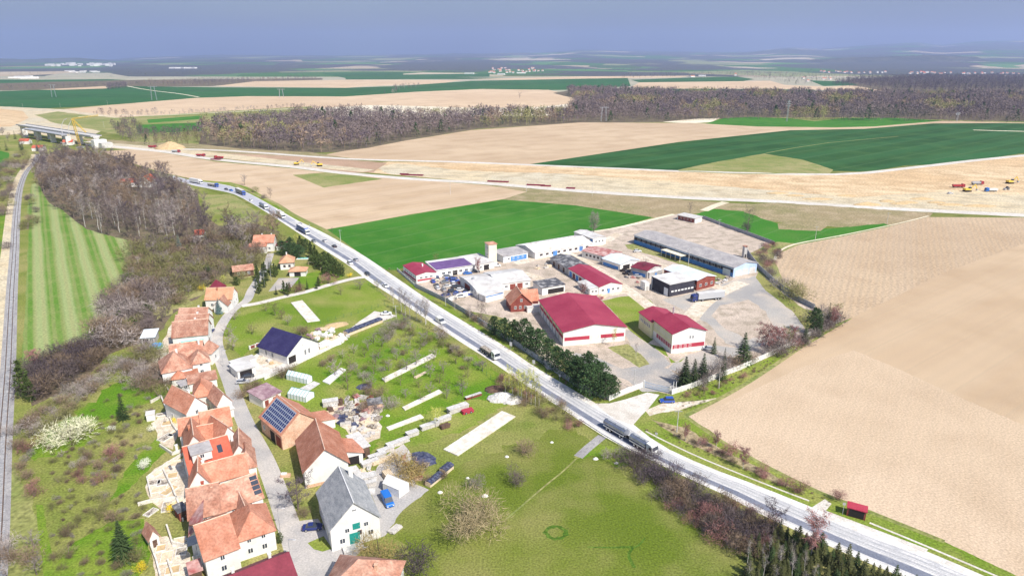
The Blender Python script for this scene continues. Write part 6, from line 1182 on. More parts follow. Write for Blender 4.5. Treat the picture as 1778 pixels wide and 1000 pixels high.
def frust(mb, x0, x1, w0, z0, X0, X1, w1, z1):
    return mb.add([(x0, -w0, z0), (x1, -w0, z0), (x1, w0, z0), (x0, w0, z0), (X0, -w1, z1), (X1, -w1, z1), (X1, w1, z1), (X0, w1, z1)], [(3, 2, 1, 0), (4, 5, 6, 7), (0, 1, 5, 4), (1, 2, 6, 5), (2, 3, 7, 6), (3, 0, 4, 7)])
def car(loc, rz, col, label, style='sedan', group=None, cat='car'):
    van = style == 'van'; suv = style in ('suv',)
    L_, W_, H_ = (5.1, .98, 2.1) if van else (4.5, .93, 1.68) if suv else (4.3, .88, 1.44)
    o = thing('van' if van else 'car', loc, label, 'van' if van else cat, group, rz); k = (style, col)
    if k not in CARC:
        b = MB(); h = L_ / 2; zb = .28
        if van: prof = [(-h, .35), (-h, 1.1), (h - 1.1, 1.1), (h - .1, .95), (h, .45), (h - .1, zb), (-h + .1, zb)]
        else: prof = [(-h, .45), (-h + .04, .92), (-h + .8, .96), (h - 1.1, .93), (h - .12, .72), (h, .48), (h - .06, zb), (-h + .08, zb)]
        b.prism([(x, z) for x, z in prof], -W_, W_, Matrix(((0, 1, 0, 0), (1, 0, 0, 0), (0, 0, 1, 0), (0, 0, 0, 1))))
        me = b.build('body', PT[col], None, bevel=.06); bm_ = me.data; bpy.data.objects.remove(me)
        g = MB(); zt = H_ - .06
        if van: frust(g, -h + .05, h - .9, W_ - .05, 1.08, -h + .15, h - 1.6, W_ - .16, zt)
        elif suv: frust(g, -h + .1, h - 1.15, W_ - .05, .9, -h + .45, h - 1.85, W_ - .2, zt)
        else: frust(g, -h + .3 + (.35 if style == 'sedan' else 0), h - 1.15, W_ - .05, .9, -h + (1.25 if style == 'sedan' else .55), h - 1.95, W_ - .22, zt)
        gm = g.mesh('window_glass', BM['pane']); t = MB(); f = g.v[4]; e = g.v[5]
        t.box(f[0], e[0], -abs(f[1]), abs(f[1]), zt - .01, zt + .05)
        if van: t.box(-h + .1, .5, -W_ + .03, W_ - .03, 1.06, zt - .02)
        CARC[k] = (bm_, gm, t.mesh('roof', PT[col]), MB().box(-.03, .03, -.17, .17, -.08, .08).mesh('headlight', LAMP), MB().box(-.03, .03, -.14, .14, -.09, .09).mesh('tail_light', TAIL))
    m = CARC[k]; inst('body', m[0], o); inst('window_glass', m[1], o); inst('roof', m[2], o)
    for s in (-1, 1): inst('headlight', m[3], o, (L_ / 2 - .03, s * W_ * .7, .64)); inst('tail_light', m[4], o, (-L_ / 2 + .0, s * W_ * .74, .75))
    wheels(o, (-L_ * .31, L_ * .31), W_ - .1); return o
def lorry(loc, rz, cab, body, label, kind='box', L_=16.5, group=None):
    """front of the cab at +x; origin in the middle"""
    o = thing({'box': 'lorry', 'tanker': 'tanker_lorry', 'tipper': 'tipper_lorry', 'flat': 'lorry'}[kind], loc, label, 'lorry', group, rz); h = L_ / 2
    frm = MB().box(-h + .2, h - .3, -.45, .45, .7, 1.0); frm.build('chassis', BM['black'], o)
    c = MB(); c.prism([(h - 2.3, .55), (h, .55), (h, 1.5), (h - .18, 2.7), (h - .5, 3.05), (h - 2.3, 3.25)], -1.22, 1.22, Matrix(((0, 1, 0, 0), (1, 0, 0, 0), (0, 0, 1, 0), (0, 0, 0, 1))))
    cb = c.build('cab', PT[cab], o, bevel=.07)
    MB().add([(h + .02, -1.1, 1.6), (h + .02, 1.1, 1.6), (h - .16, 1.1, 2.62), (h - .16, -1.1, 2.62)], [(0, 1, 2, 3)]).box(h - .04, h, -1.1, 1.1, 1.55, 1.62).build('windscreen', BM['pane'], cb)
    for s in (-1, 1): MB().box(h - 1.3, h - .4, s * 1.235 - .01, s * 1.235 + .01, 1.65, 2.45).build('side_window', BM['pane'], cb); MB().box(h, h + .05, s * .85 - .2, s * .85 + .2, .75, .98).build('headlight', LAMP, cb)
    x1 = h - 2.7
    def tank(a, b):
        t = MB(); n = 14; pr = [(1.18 * math.cos(2 * math.pi * i / n), 1.95 + .92 * math.sin(2 * math.pi * i / n)) for i in range(n)]; t.prism(pr, a, b); to = t.build('tank', BM['tank'], o)
        MB().box(a + .3, b - .3, -.35, .35, 2.86, 2.95).build('walkway', BM['steel'], to)
        for x in (a + .9, (a + b) / 2, b - .9): MB().tube((x, 0, 2.9), (x, 0, 3.1), .28, .28, 8).build('manhole', BM['steel'], to)
        for s in (-1, 1): MB().box(a + .1, b - .1, s * 1.1 - .12, s * 1.1 + .12, .95, 1.25).build('side_rail', BM['alu'], to)
    if kind == 'box': MB().box(-h, x1, -1.27, 1.27, 1.05, 3.75).build('trailer', PT.get(body) or BM[body], o, bevel=.04); MB().box(-h + .05, x1 - .05, -1.22, 1.22, 3.75, 3.79).build('trailer_roof', BM['whiteroof'], o)
    elif kind == 'flat': MB().box(-h, x1, -1.25, 1.25, 1.0, 1.2).box(x1 - .15, x1, -1.25, 1.25, 1.2, 2.4).build('load_bed', PT.get(body) or BM[body], o); MB().box(-h + .4, x1 - .6, -1.0, 1.0, 1.2, 1.9).build('load', BM['junk'], o)
    elif kind == 'tipper': frust(MB(), -h, x1, 1.1, 1.1, -h - .2, x1 + .1, 1.3, 2.5).build('tipper_body', PT.get(body) or BM[body], o)
    else:
        mid = -.2; tank(mid + 1.0, x1); tank(-h, mid - 1.0); MB().box(mid - 1, mid + 1, -.15, .15, .8, 1.0).build('tow_bar', BM['black'], o)
    n = h
    xs = {'box': (h - 1.4, h - 4.9, -h + 4.2, -h + 2.9, -h + 1.6), 'flat': (h - 1.4, h - 4.9, -h + 2.9, -h + 1.6), 'tipper': (h - 1.4, -h + 2.4, -h + 1.1), 'tanker': (h - 1.4, h - 5.2, h - 6.5, -2.6, -h + 2.8, -h + 1.5)}[kind]
    wheels(o, xs, 1.08, .5, .3)
    return o
for k_, c_ in (('whitewall', None),): pass
BM['tank'] = mat('polished_tank', (.42, .44, .50), (.30, .32, .38), .6, rough=.25, metal=.7); BM['excav'] = mat('machine_yellow', (.72, .50, .08))
RM = [a.lerp(b, .5) for a, b in zip(RA, LA)]
def rdir(p, toward=True):
    i = min(range(1, len(RM) - 1), key=lambda k: (RM[k] - p.xy).length); d = (RM[i + 1] - RM[i - 1]).normalized()
    return math.atan2(d.y, d.x) + (0 if toward else math.pi)
def rcar(px, py, col, label, style='sedan', toward=True): p = P(px, py); return car(p, rdir(p, toward), col, label, style)
for a in [(393, 329.8, 'dark', 'dark car behind the blue car at the far road bend'), (401.5, 331.8, 'brightblue', 'blue car in front of the dark one at the far road bend'), (436, 349, 'white', 'white car between blue lorry and white tanker on the far road'), (521, 391, 'navy', 'dark blue car beside the rear of the blue and white lorry', 'hatch', False), (519, 398, 'blue', 'bright blue van-like car behind the blue and white lorry'),
          (545, 420, 'grey', 'grey car just in front of the blue and white lorry'), (564, 419.5, 'white', 'white car on the road beside the tall white pole', 'sedan', False), (580.5, 429, 'dark', 'dark car on the road where the green field starts', 'hatch', False), (618, 452.5, 'silver', 'silver car on the road above the lane junction', 'sedan', False), (608, 458.5, 'white', 'white car passing the end of the evergreen hedge', 'suv'), (638, 477, 'dark', 'dark car at the mouth of the side lane', 'sedan'),
          (669.5, 498, 'white', 'white car with dark windows on the road by the first birches', 'sedan'), (400 + 365, 560, 'white', 'white delivery van on the road beside the concrete fence', 'van')]:
    rcar(*a)
def rl(px, py, *a, **k): p = P(px, py); return lorry(p, rdir(p), *a, **k)
rl(341, 318.5, 'white', 'white', 'white lorry leaving the bare wood at the far road bend'); rl(370, 324, 'blue', 'grey', 'lorry with bright blue cab and dark load, second from the wood', 'flat', 14); rl(418, 337, 'blue', 'grey', 'lorry with blue cab and grey trailer, third from the wood')
rl(458, 361, 'white', 'white', 'white tanker lorry half hidden by roadside twigs', 'tanker', 15); rl(488, 377, 'white', 'white', 'white box lorry ahead of the twig-hidden tanker', 'box', 13); rl(527, 403.5, 'white', 'blue', 'lorry with bright blue trailer and white cab', 'box', 16.5)
rl(850, 617, 'white', 'dark', 'white-cabbed lorry with dark flat trailer passing the pines', 'flat', 10.5); rl(1093, 765, 'white', 'silver', 'silver tanker lorry with trailer and white cab at the yard entrance', 'tanker', 18.6)
p0 = P(1256, 518); p1 = P(1199, 524); d = p1 - p0; lorry(p0.lerp(p1, .5), math.atan2(d.y, d.x), 'navy', 'silver', 'parked lorry with navy cab and long grey trailer in the yard', 'box', 15.5)
car(P(1158, 698), math.pi, 'blue', 'blue estate car with white roof rack parked beside the yard gate', 'suv'); car(P(1228, 607), math.pi * .95, 'silver', 'silver car at the corner of the crimson office hall', 'hatch'); car(P(1107, 437.5), .1, 'white', 'white car in front of the long blue workshop', 'hatch'); car(P(1108, 481), .1, 'silver', 'silver car beside the maroon roofed shed', 'hatch')
car(P(671, 546), .25, 'white', 'white car parked on the meadow by the birches', 'sedan'); car(P(422, 665), .15, 'silver', 'light blue-grey car parked on the street opposite the annex', 'hatch'); car(P(430, 655), .4, 'dark', 'dark car behind the light car at the carport drive', 'sedan'); car(P(673, 872), 2.05 + math.pi, 'brightblue', 'bright blue van parked behind the white farmhouse', 'van'); car(P(543, 918), .15, 'navy', 'dark blue car on the drive left of the white farmhouse', 'sedan')
car(P(366, 577), 1.6, 'navy', 'dark blue car beside the lowest pink-tiled house', 'hatch'); car(P(812, 476), .3, 'brightblue', 'bright blue car in front of the long row building', 'hatch'); car(P(826, 473), .2, 'dark', 'black car right of the bright blue one at the row building', 'hatch'); car(P(755, 488), .2, 'cream', 'cream car at the corner of the red shop building', 'hatch'); car(P(861, 463), .25, 'white', 'white van by the wall below the square tower', 'van')
rr = random.Random(8); cols = ['blue', 'dark', 'white', 'navy', 'silver', 'grey', 'blue', 'dark', 'red', 'white']
for i, p in enumerate(spots([(742, 488), (780, 478), (800, 488), (822, 506), (812, 516), (780, 521), (760, 503)], 34, 3.6, rr)):
    c = cols[i % 10]; car(Vector((p[0], p[1], 0)), rr.choice((.3, 1.9, .4)) + rr.uniform(-.15, .15), c, c + ' scrap car in the crowded fenced yard beside the arched workshop', rr.choice(['hatch', 'sedan', 'suv']), 'scrap cars in the fenced yard')
# ------------------------------------------------------------ diggers and dumpers
def excavator(px, py, rz, label, s=1.0):
    o = thing('excavator', P(px, py), label, 'excavator', None, rz); o.scale = (s, s, s)
    for y in (-1.2, 1.2): MB().box(-2.1, 2.1, y - .3, y + .3, .02, .9).build('track', BM['black'], o, bevel=.12)
    b = MB().box(-2.3, 1.5, -1.4, 1.4, 1.1, 2.2).build('body', BM['excav'], o, bevel=.1); MB().box(.2, 1.6, -1.35, -.3, 2.2, 3.1).build('cab', BM['pane'], b)
    a = MB().prism([(1.4, 1.6), (4.6, 4.6), (4.9, 4.3), (1.9, 1.2)], -.2, .2, Matrix(((0, 1, 0, 0), (1, 0, 0, 0), (0, 0, 1, 0), (0, 0, 0, 1)))).build('boom', BM['excav'], o)
    MB().prism([(4.5, 4.7), (4.95, 4.6), (6.8, 1.7), (6.4, 1.5)], -.16, .16, Matrix(((0, 1, 0, 0), (1, 0, 0, 0), (0, 0, 1, 0), (0, 0, 0, 1)))).build('stick', BM['excav'], a); MB().prism([(6.1, 1.7), (7.0, 1.7), (6.8, .7), (6.0, .6)], -.55, .55, Matrix(((0, 1, 0, 0), (1, 0, 0, 0), (0, 0, 1, 0), (0, 0, 0, 1)))).build('bucket', BM['steel'], a)
    return o
excavator(1679, 333, .1, 'yellow excavator at the front of the earthworks machines', 1.25); excavator(1753, 319, .2, 'yellow excavator digging at the sandy bank', 1.25); excavator(515, 286.5, .4, 'small excavator on the construction road beside the brown soil', 1.1); excavator(555, 289, 3.5, 'dark excavator with raised arm near the olive patch', 1.2)
for px, py, c, b, lb, rz in [(1664, 326, 'red', 'red', 'red tipper lorry being loaded at the sandy bank', 0), (1697, 321, 'red', 'silver', 'red-cabbed grey tipper right of the fully red one', .05), (1720, 333, 'brightblue', 'white', 'blue and white lorry on the pale sand', 3.2), (265, 257, 'red', 'red', 'red dumper closest to the sand heap', -.3), (306, 265, 'red', 'silver', 'red dumper second from the sand heap', -.3), (349, 272, 'red', 'red', 'red dumper third from the sand heap', -.3), (380, 276, 'red', 'red', 'red dumper farthest from the sand heap', 2.8)]:
    lorry(P(px, py), rz, c, b, lb, 'tipper', 9.5 if px > 1000 else 10.5)
o = thing('road_roller', P(1748, 330), 'small dark road roller on the pale sand', 'roller'); MB().box(-1, 1.6, -.8, .8, 1, 1.9).build('body', PT['dark'], o, bevel=.1); MB().box(-.6, .5, -.7, .7, 1.9, 2.9).build('cab', BM['pane'], o); MB().tube((-1.6, -.9, .75), (-1.6, .9, .75), .75, .75, 12).build('drum', BM['steel'], o); MB().tube((1.3, -.85, .6), (1.3, .85, .6), .6, .6, 12).build('drum', BM['steel'], o)
car(P(1650, 337), .1, 'white', 'white pickup left of the front excavator', 'hatch')
def heap(name, px, py, rx, ry, h, m_, label, cat, rz=0, seed=1, loc=None):
    r2 = random.Random(seed); n = 18; rings = 6; vs = []; fs = []
    for j in range(rings):
        f = j / rings
        for i in range(n):
            a = 2 * math.pi * i / n; k = (1 - f ** 1.3) * r2.uniform(.88, 1.1); vs.append((rx * math.cos(a) * k, ry * math.sin(a) * k, h * (f ** .85) * r2.uniform(.9, 1.08) if j else -.05))
    vs.append((0, 0, h))
    for j in range(rings - 1):
        for i in range(n): fs.append((j * n + i, j * n + (i + 1) % n, (j + 1) * n + (i + 1) % n, (j + 1) * n + i))
    for i in range(n): fs.append(((rings - 1) * n + i, (rings - 1) * n + (i + 1) % n, rings * n))
    mb = MB().add(vs, fs); o = mb.build(name, BM[m_]); o.location = loc or P(px, py); o.rotation_euler = (0, 0, rz); return tag(o, label, cat)
heap('sand_heap', 296, 258, 17, 12, 8, 'heap', 'large yellow sand heap on the construction road', 'sand heap', 0, 3); heap('rubble_heap', 870, 691, 4.5, 3.5, 1.8, 'rubble', 'pale rubble heap at the foot of the budding birches', 'rubble', .4, 4); heap('rubble_heap', 890, 695, 3.5, 3, 1.2, 'rubble', 'small flat rubble heap right of the larger pale one', 'rubble', .4, 5)
heap('compost_heap', 859, 676, 3.4, 2.6, 1.4, 'darkwood', 'dark brown compost heap behind the pale rubble', 'compost heap', .3, 6); heap('soil_heap', 583, 565, 5, 3, 1.0, 'heap', 'flat sandy soil heap behind the new house plot', 'soil heap', .5, 7); heap('tarpaulin_heap', 736, 797, 4.0, 3.0, 1.2, 'tarpblue', 'heap under dark blue tarpaulin with white edging', 'tarpaulin heap', -.8, 8)
heap('tarpaulin_heap', 632, 672, 2.6, 2.0, 1.3, 'tarpblue', 'round heap with dark blue cover between orchard and junk', 'tarpaulin heap', .2, 9)
for i, (x, y, rx, h) in enumerate([(1600, 346, 9, 1.6), (1625, 352, 7, 1.3), (1575, 352, 8, 1.4), (1560, 354, 7, 1.2), (1505, 356, 10, 2.2), (1540, 350, 6, 1.5), (1470, 340, 8, 1.2), (1350, 336, 9, 1.4), (1380, 340, 8, 1.1), (1650, 356, 10, 1.2), (1700, 358, 12, 1.3), (1420, 346, 12, 1.2)]):
    heap('spoil_heap', x, y, rx, 3.4, h, 'heap', ['long', 'low', 'ragged'][i % 3] + ' sandy spoil heap along the lower haul road', 'spoil heap', 0, 20 + i)['group'] = 'sandy spoil heaps along the haul road'
for x, y, w_ in [(865, 316, 18), (930, 322, 15), (948, 323.5, 8), (991, 327.5, 7), (716, 304.5, 20), (702, 303, 7), (375, 277.5, 10)]:
    p = P(x, y); m = MB()
    for j in range(3): m.box(-w_ / 2, w_ / 2, -2 + j * 1.4, -1 + j * 1.4, .02, 1.1 - .2 * j)
    o = m.build('pipe_stack', BM['maroon']); o.location = p; o.rotation_euler = (0, 0, -.2); tag(o, 'stack of red-brown pipes lying on the earthworks', 'pipe stack', 'stacks of red-brown pipes')
# ------------------------------------------------------------ unfinished bridge, crane
A, B = P(172, 256), P(40, 233)
br = thing('unfinished_bridge', A, 'unfinished concrete viaduct at the left end of the earthworks', 'bridge'); d = B - A; L_ = d.length; br.rotation_euler = (0, 0, math.atan2(d.y, d.x)); zd = 10.5
MB().box(2, L_, -3.5, 3.5, zd, zd + 1.8).box(2, L_, -6.2, 6.2, zd + 1.8, zd + 2.2).build('deck', BM['concrete'], br); MB().box(L_ * .25, L_ * .75, 10, 16, zd, zd + 1.4).box(L_ * .25, L_ * .75, 8, 18, zd + 1.4, zd + 1.8).build('deck', BM['greyconc'], br)
for k in range(6):
    for y in ((0,) if k in (0, 5) else (0, 13)): MB().box(4 + k * (L_ - 8) / 5 - 1.1, 4 + k * (L_ - 8) / 5 + 1.1, y - 2.8, y + 2.8, 0, zd).build('pier', BM['whitewall'], br)
MB().box(-7, 2, -7, 7, 0, 9).build('abutment', BM['whitewall'], br); MB().box(-16, -8, -9, 3, 0, 6).build('abutment', BM['concrete'], br)
for s in (-6, 6): MB().box(2, L_, s - .1, s + .1, zd + 2.2, zd + 3.2).build('parapet', BM['greyconc'], br)
def lattice(mb, a, b, w_, n, r=.12):
    a = Vector(a); b = Vector(b); d = (b - a).normalized(); u = d.orthogonal().normalized(); v = d.cross(u); c = [u * w_ + v * w_, u * w_ - v * w_, -u * w_ - v * w_, -u * w_ + v * w_]
    for k in c: mb.tube(a + k, b + k, r, r, 4, False)
    for i in range(n):
        p, q = a.lerp(b, i / n), a.lerp(b, (i + 1) / n)
        for j in range(4): mb.tube(p + c[j], q + c[(j + 1) % 4], r * .6, r * .6, 3, False)
    return mb
cr_ = thing('crane', P(140, 257), 'yellow lattice crane standing at the bridge', 'crane'); lattice(MB(), (0, 0, 0), (-3, 0, 33), .9, 12, .22).build('mast', BM['excav'], cr_); lattice(MB(), (-3, 0, 33), (8, 3, 17), .6, 8, .16).build('jib', BM['excav'], cr_); lattice(MB(), (-3, 0, 33), (22, 10, 36), .6, 8, .14).build('jib', BM['excav'], cr_); MB().box(-3, 3, -3, 3, 0, 1.5).build('base', BM['greyconc'], cr_)
for x, y, lb in [(112, 250, 'white concrete pump boom arching over the bridge, the left one'), (124, 252, 'white concrete pump boom beside the yellow crane')]:
    o = thing('concrete_pump', P(x, y), lb, 'concrete pump'); pts = [(0, 0, 2), (0, 0, 17), (1.5, 0, 23), (5, 0, 28), (9, 0, 30)]; m = MB()
    for a, b in zip(pts, pts[1:]): m.tube(a, b, .38, .32, 5)
    m.build('boom', BM['whiteroof'], o); MB().box(-4, 4, -1.2, 1.2, .6, 2.4).build('lorry_body', PT['white'], o, bevel=.1); wheels(o, (-3, 0, 3), 1.1, .5, .3)
# ------------------------------------------------------------ pylons and poles
def pylon(px, py, h, label, gap=9, group=None):
    o = thing('pylon', P(px, py), label, 'pylon', group)
    for x in (-gap / 2, gap / 2): lattice(MB(), (x * 1.25, 0, 0), (x * .8, 0, h), .55, 9, .16).build('leg', BM['alu'], o)
    lattice(MB(), (-gap * 1.1, 0, h * .96), (gap * 1.1, 0, h * .96), .4, 9, .13).build('crossarm', BM['alu'], o)
    for x in (-gap, 0, gap): MB().tube((x, 0, h * .95), (x, 0, h * .86), .12, .12, 5).build('insulator', BM['pane'], o)
    return o
pylon(94, 169, 32, 'white portal pylon on the left in the far green field'); pylon(268, 174, 33, 'white portal pylon in the middle of the far green field', 10); pylon(489, 170, 22, 'small faint portal pylon on the right of the far green field', 9); pylon(1048, 211, 23, 'portal pylon in front of the forest above the beige field', 7)
def mast(px, py, h, label):
    o = thing('lattice_mast', P(px, py), label, 'mast'); lattice(MB(), (0, 0, 0), (0, 0, h), .8, 12, .14).build('mast', BM['alu'], o)
    for z, w_ in ((.72, 3.4), (.82, 4.2), (.92, 2.6)): lattice(MB(), (-w_, 0, h * z), (w_, 0, h * z), .3, 5, .1).build('crossarm', BM['alu'], o)
    return o
mast(1366, 211, 34, 'tall pale lattice mast standing on the light green field'); mast(1661, 211, 15, 'short pale mast at the forest edge on the right')
def pole(px, py, h, label, cat='pole', name='utility_pole', m_='concrete', arm=True, group=None, r=.14):
    o = thing(name, P(px, py), label, cat, group); MB().tube((0, 0, 0), (0, 0, h), r, r * .65, 7).build('post', BM[m_], o)
    if arm: MB().box(-1.1, 1.1, -.07, .07, h - .5, h - .38).build('crossarm', BM['steel'], o)
    return o
for a in [(592, 426, 9, 'tall white pole on the verge at the green field corner'), (1415, 419, 9, 'concrete pole with crossarm in the green patch behind the yard'), (1195, 461, 9, 'grey pole in front of the long blue workshop'), (1100.5, 675, 7, 'thin pole inside the yard left of the gate'), (1175, 750, 7, 'pole with white head between gate road and beige field'), (688, 552, 5.5, 'white pole on the meadow beside the wire fence'), (1248, 400, 7, 'thin pole near the upper haul road', ), (1540, 388, 7, 'pole beside the lower haul road at the scrub'), (782, 338, 9, 'faint pole beside the lower haul road in the middle'), (914, 333, 9, 'faint pole above the green field at the haul road'), (1028, 341, 10, 'faint pole at the brown scrub by the haul road'), (181, 222, 9, 'far pole at the building site track'), (40, 188, 9, 'thin pole at the border of far green field and sand'), (105, 187, 9, 'thin pole second from the left at the far green field border'), (187, 183, 10, 'thick short pole at the far green field border')]:
    pole(*a)
for x, y, h, lb in [(471, 487, 8, 'street lamp in the conifers, nearer to the cottage'), (460, 500, 8, 'street lamp in the conifers, nearer to the lane fork'), (487, 924, 6.5, 'street lamp beside the ball-shaped evergreen'), (506, 981, 6.5, 'street lamp at the maroon roof corner'), (388, 636, 6, 'lamp post on the left of the street by the rambling house')]:
    o = pole(x, y, h, lb, 'street lamp', 'street_lamp', 'alu', False, None, .09); MB().box(0, 1.3, -.06, .06, h - .1, h).build('arm', BM['alu'], o); MB().box(1.0, 1.6, -.16, .16, h - .2, h - .06).build('lamp_head', BM['whiteroof'], o)
def sign(px, py, h, w_, hh, m_, label, rz=0):
    o = thing('road_sign', P(px, py), label, 'sign', None, rz); MB().tube((0, 0, 0), (0, 0, h), .06, .06, 6).build('post', BM['steel'], o); MB().box(-w_ / 2, w_ / 2, -.06, -.02, h - hh, h).build('sign_panel', BM[m_], o); return o
sign(887, 607, 3, 1.0, 1.5, 'whiteroof', 'white rectangular sign on the verge at the first pines', -.5); sign(926.7, 638, 2.8, 1.0, 1.3, 'whiteroof', 'white sign on the verge in the middle of the pine row', -.5); sign(971.8, 661, 2.2, .7, .7, 'whiteroof', 'small white sign on the verge near the last pines', -.5); sign(1139, 762, 2.0, .7, .6, 'whiteroof', 'small white sign on the verge past the yard entrance', -.5); sign(1462.6, 893, 3.2, .6, .6, 'whiteroof', 'bus stop sign left of the dark red shelter', -.5); sign(538, 398, 3, .8, .8, 'whiteroof', 'round-topped white sign on the far verge', -.5)
# ------------------------------------------------------------ fences, walls, gate
def line_len(q): return sum((b - a).length for a, b in zip(q, q[1:]))
def fence(px, h, t, m_, name, label, cat='fence', post=3.0, pm=None, panel='panel', z0=.02, cap=False):
    q = [Vector(p) for p in W(px)]; o = thing(name, (q[0].x, q[0].y, 0), label, cat); mb = MB(); pm_ = MB().box(-t * .9, t * .9, -t * .9, t * .9, 0, h + .12).mesh('post', BM[pm or m_]); n = 0
    for a, b in zip(q, q[1:]):
        d = (b - a); L_ = d.length; ang = math.atan2(d.y, d.x); tf = Matrix.Translation((a.x - q[0].x, a.y - q[0].y, 0)) @ Matrix.Rotation(ang, 4, 'Z'); mb.box(0, L_, -t / 2, t / 2, z0, h, tf)
        k = max(1, int(L_ / post))
        for i in range(k):
            if n < 100 and post < 50: inst('post', pm_, o, (tf @ Vector((L_ * i / k, 0, 0))), ang); n += 1
    mb.build(panel, BM[m_], o); return o
fence([(1222, 380), (1256, 393), (1290, 405), (1344, 425)], 2.0, .16, 'greyconc', 'concrete_fence', 'grey concrete fence between the yard and the green patch behind it')
fence([(1297.5, 440), (1304, 450), (1318, 468), (1340, 488), (1362, 506), (1388, 524), (1414, 537)], 2.2, .16, 'greyconc', 'concrete_fence', 'dark grey concrete fence from the blue workshop down to the corner pine')
fence([(1457, 558), (1420, 576), (1380, 597), (1350, 612), (1320, 626), (1285, 642), (1237, 660), (1200, 674), (1166, 685)], 1.8, .2, 'whitewall', 'white_wall', 'white concrete wall between the yard and the big beige field', 'wall')
fence([(1115, 672.5), (1090, 681), (1058, 695.5), (1053, 692)], 1.7, .2, 'whitewall', 'white_wall', 'short white wall left of the yard gate', 'wall')
fence([(721, 499), (750, 513), (779, 527), (810, 546), (841, 566), (900, 603), (960, 644), (1010, 677), (1053, 693)], 2.0, .16, 'greyconc', 'concrete_fence', 'long grey concrete fence behind the roadside verge and the pines')
fence([(779, 524.5), (797, 517), (816, 513), (843, 511)], 2.0, .16, 'whitewall', 'white_wall', 'white wall closing the scrap car yard towards the villa', 'wall')
fence([(690, 470), (722, 498)], 1.2, .12, 'whitewall', 'white_wall', 'low white wall in front of the red shop building', 'wall')
fence([(1213, 378), (1222, 380)], 1.6, .12, 'greyconc', 'concrete_fence', 'short fence stub at the gate lodge')
fence([(460, 659), (500, 641), (530, 626), (556, 614), (584, 600), (598, 592)], 1.0, .2, 'whitewall', 'white_wall', 'long low white wall along the new house plot', 'wall'); fence([(434, 607), (447, 602), (460, 598), (472, 594)], 1.4, .25, 'whitewall', 'white_wall', 'white wall with red-brown panels left of the navy roof', 'wall', 2.6, 'white')
o = thing('panel_wall_infill', P(434, 607), 'red-brown slatted panels set between white wall piers', 'fence panels')
a, b = P(434, 607), P(472, 594)
for i in range(4):
    d = b - a; ang = math.atan2(d.y, d.x); L_ = d.length; tf = Matrix.Rotation(ang, 4, 'Z'); MB().box(L_ * (i + .15) / 4, L_ * (i + .85) / 4, -.22, -.13, .35, 1.35, tf).build('slat_panel', BM['brownwall'], o)
def wirefence(px, h, label, m_='green', post=3.0):
    q = [Vector(p) for p in W(px)]; o = thing('wire_fence', (q[0].x, q[0].y, 0), label, 'fence'); pm_ = MB().tube((0, 0, 0), (0, 0, h), .05, .05, 5).mesh('post', BM[m_]); mb = MB()
    for a, b in zip(q, q[1:]):
        d = b - a; k = max(1, int(d.length / post)); A_ = a - q[0]; B_ = b - q[0]
        for i in range(k): p = A_.lerp(B_, i / k); inst('post', pm_, o, (p.x, p.y, 0))
        for z in (.1, h * .5, h): mb.tube((A_.x, A_.y, z), (B_.x, B_.y, z), .02, .02, 3, False)
    mb.build('wire', BM[m_], o)
wirefence([(556, 562), (610, 548), (668, 530), (690, 545)], 1.5, 'green wire fence between the mown strip and the new house plot'); wirefence([(700, 560), (760, 588), (830, 640), (860, 665)], 1.5, 'wire fence along the orchard below the main road'); wirefence([(820, 693), (845, 685), (860, 690)], 1.5, 'short wire fence piece beside the compost heap')
wirefence([(640, 495), (660, 508), (682, 524)], 1.2, 'dark post fence beside the lane mouth at the main road')
o = thing('guard_rail', P(1006, 731), 'dark guard rail on the lower verge of the main road', 'guard rail'); q = [Vector(p) for p in W([(1006, 731), (1045, 756.5), (1083, 779), (1135, 802)])]; mb = MB()
for a, b in zip(q, q[1:]):
    A_, B_ = a - q[0], b - q[0]; mb.tube((A_.x, A_.y, .75), (B_.x, B_.y, .75), .13, .13, 4, False)
    for i in range(int((b - a).length / 2)): p = A_.lerp(B_, i / int((b - a).length / 2)); MB().tube((p.x, p.y, 0), (p.x, p.y, .75), .06, .06, 4).build('post', BM['steel'], o)
mb.build('rail', BM['greyconc'], o)
def gate(pa, pb, h, label):
    a, b = P(*pa), P(*pb); o = thing('yard_gate', a, label, 'gate'); d = b - a; L_ = d.length; ang = math.atan2(d.y, d.x); tf = Matrix.Rotation(ang, 4, 'Z')
    for k in range(2):
        mb = MB(); x0 = L_ * k / 2 + .1; x1 = L_ * (k + 1) / 2 - .1
        for z in (.25, h / 2, h): mb.box(x0, x1, -.05, .05, z - .05, z + .05, tf)
        for i in range(13): x = x0 + (x1 - x0) * i / 12; mb.box(x - .03, x + .03, -.035, .035, .25, h, tf)
        mb.build('gate_leaf', BM['steelblue'], o)
    for x in (0, L_): MB().box(x - .22, x + .22, -.22, .22, 0, h + .5, tf).build('gate_post', BM['whitewall'], o)
BM['steelblue'] = mat('blue_grey_gate_paint', (.28, .42, .62), (.34, .46, .62))
gate((1118, 672), (1163, 683), 1.9, 'blue-grey double metal gate at the yard entrance')
for x, lb in ((1169, 'left white gate post behind the blue-grey gate'), (1173.5, 'right white gate post behind the blue-grey gate')): pole(x, 675, 2.6, lb, 'post', 'white_post', 'whitewall', False, None, .16)
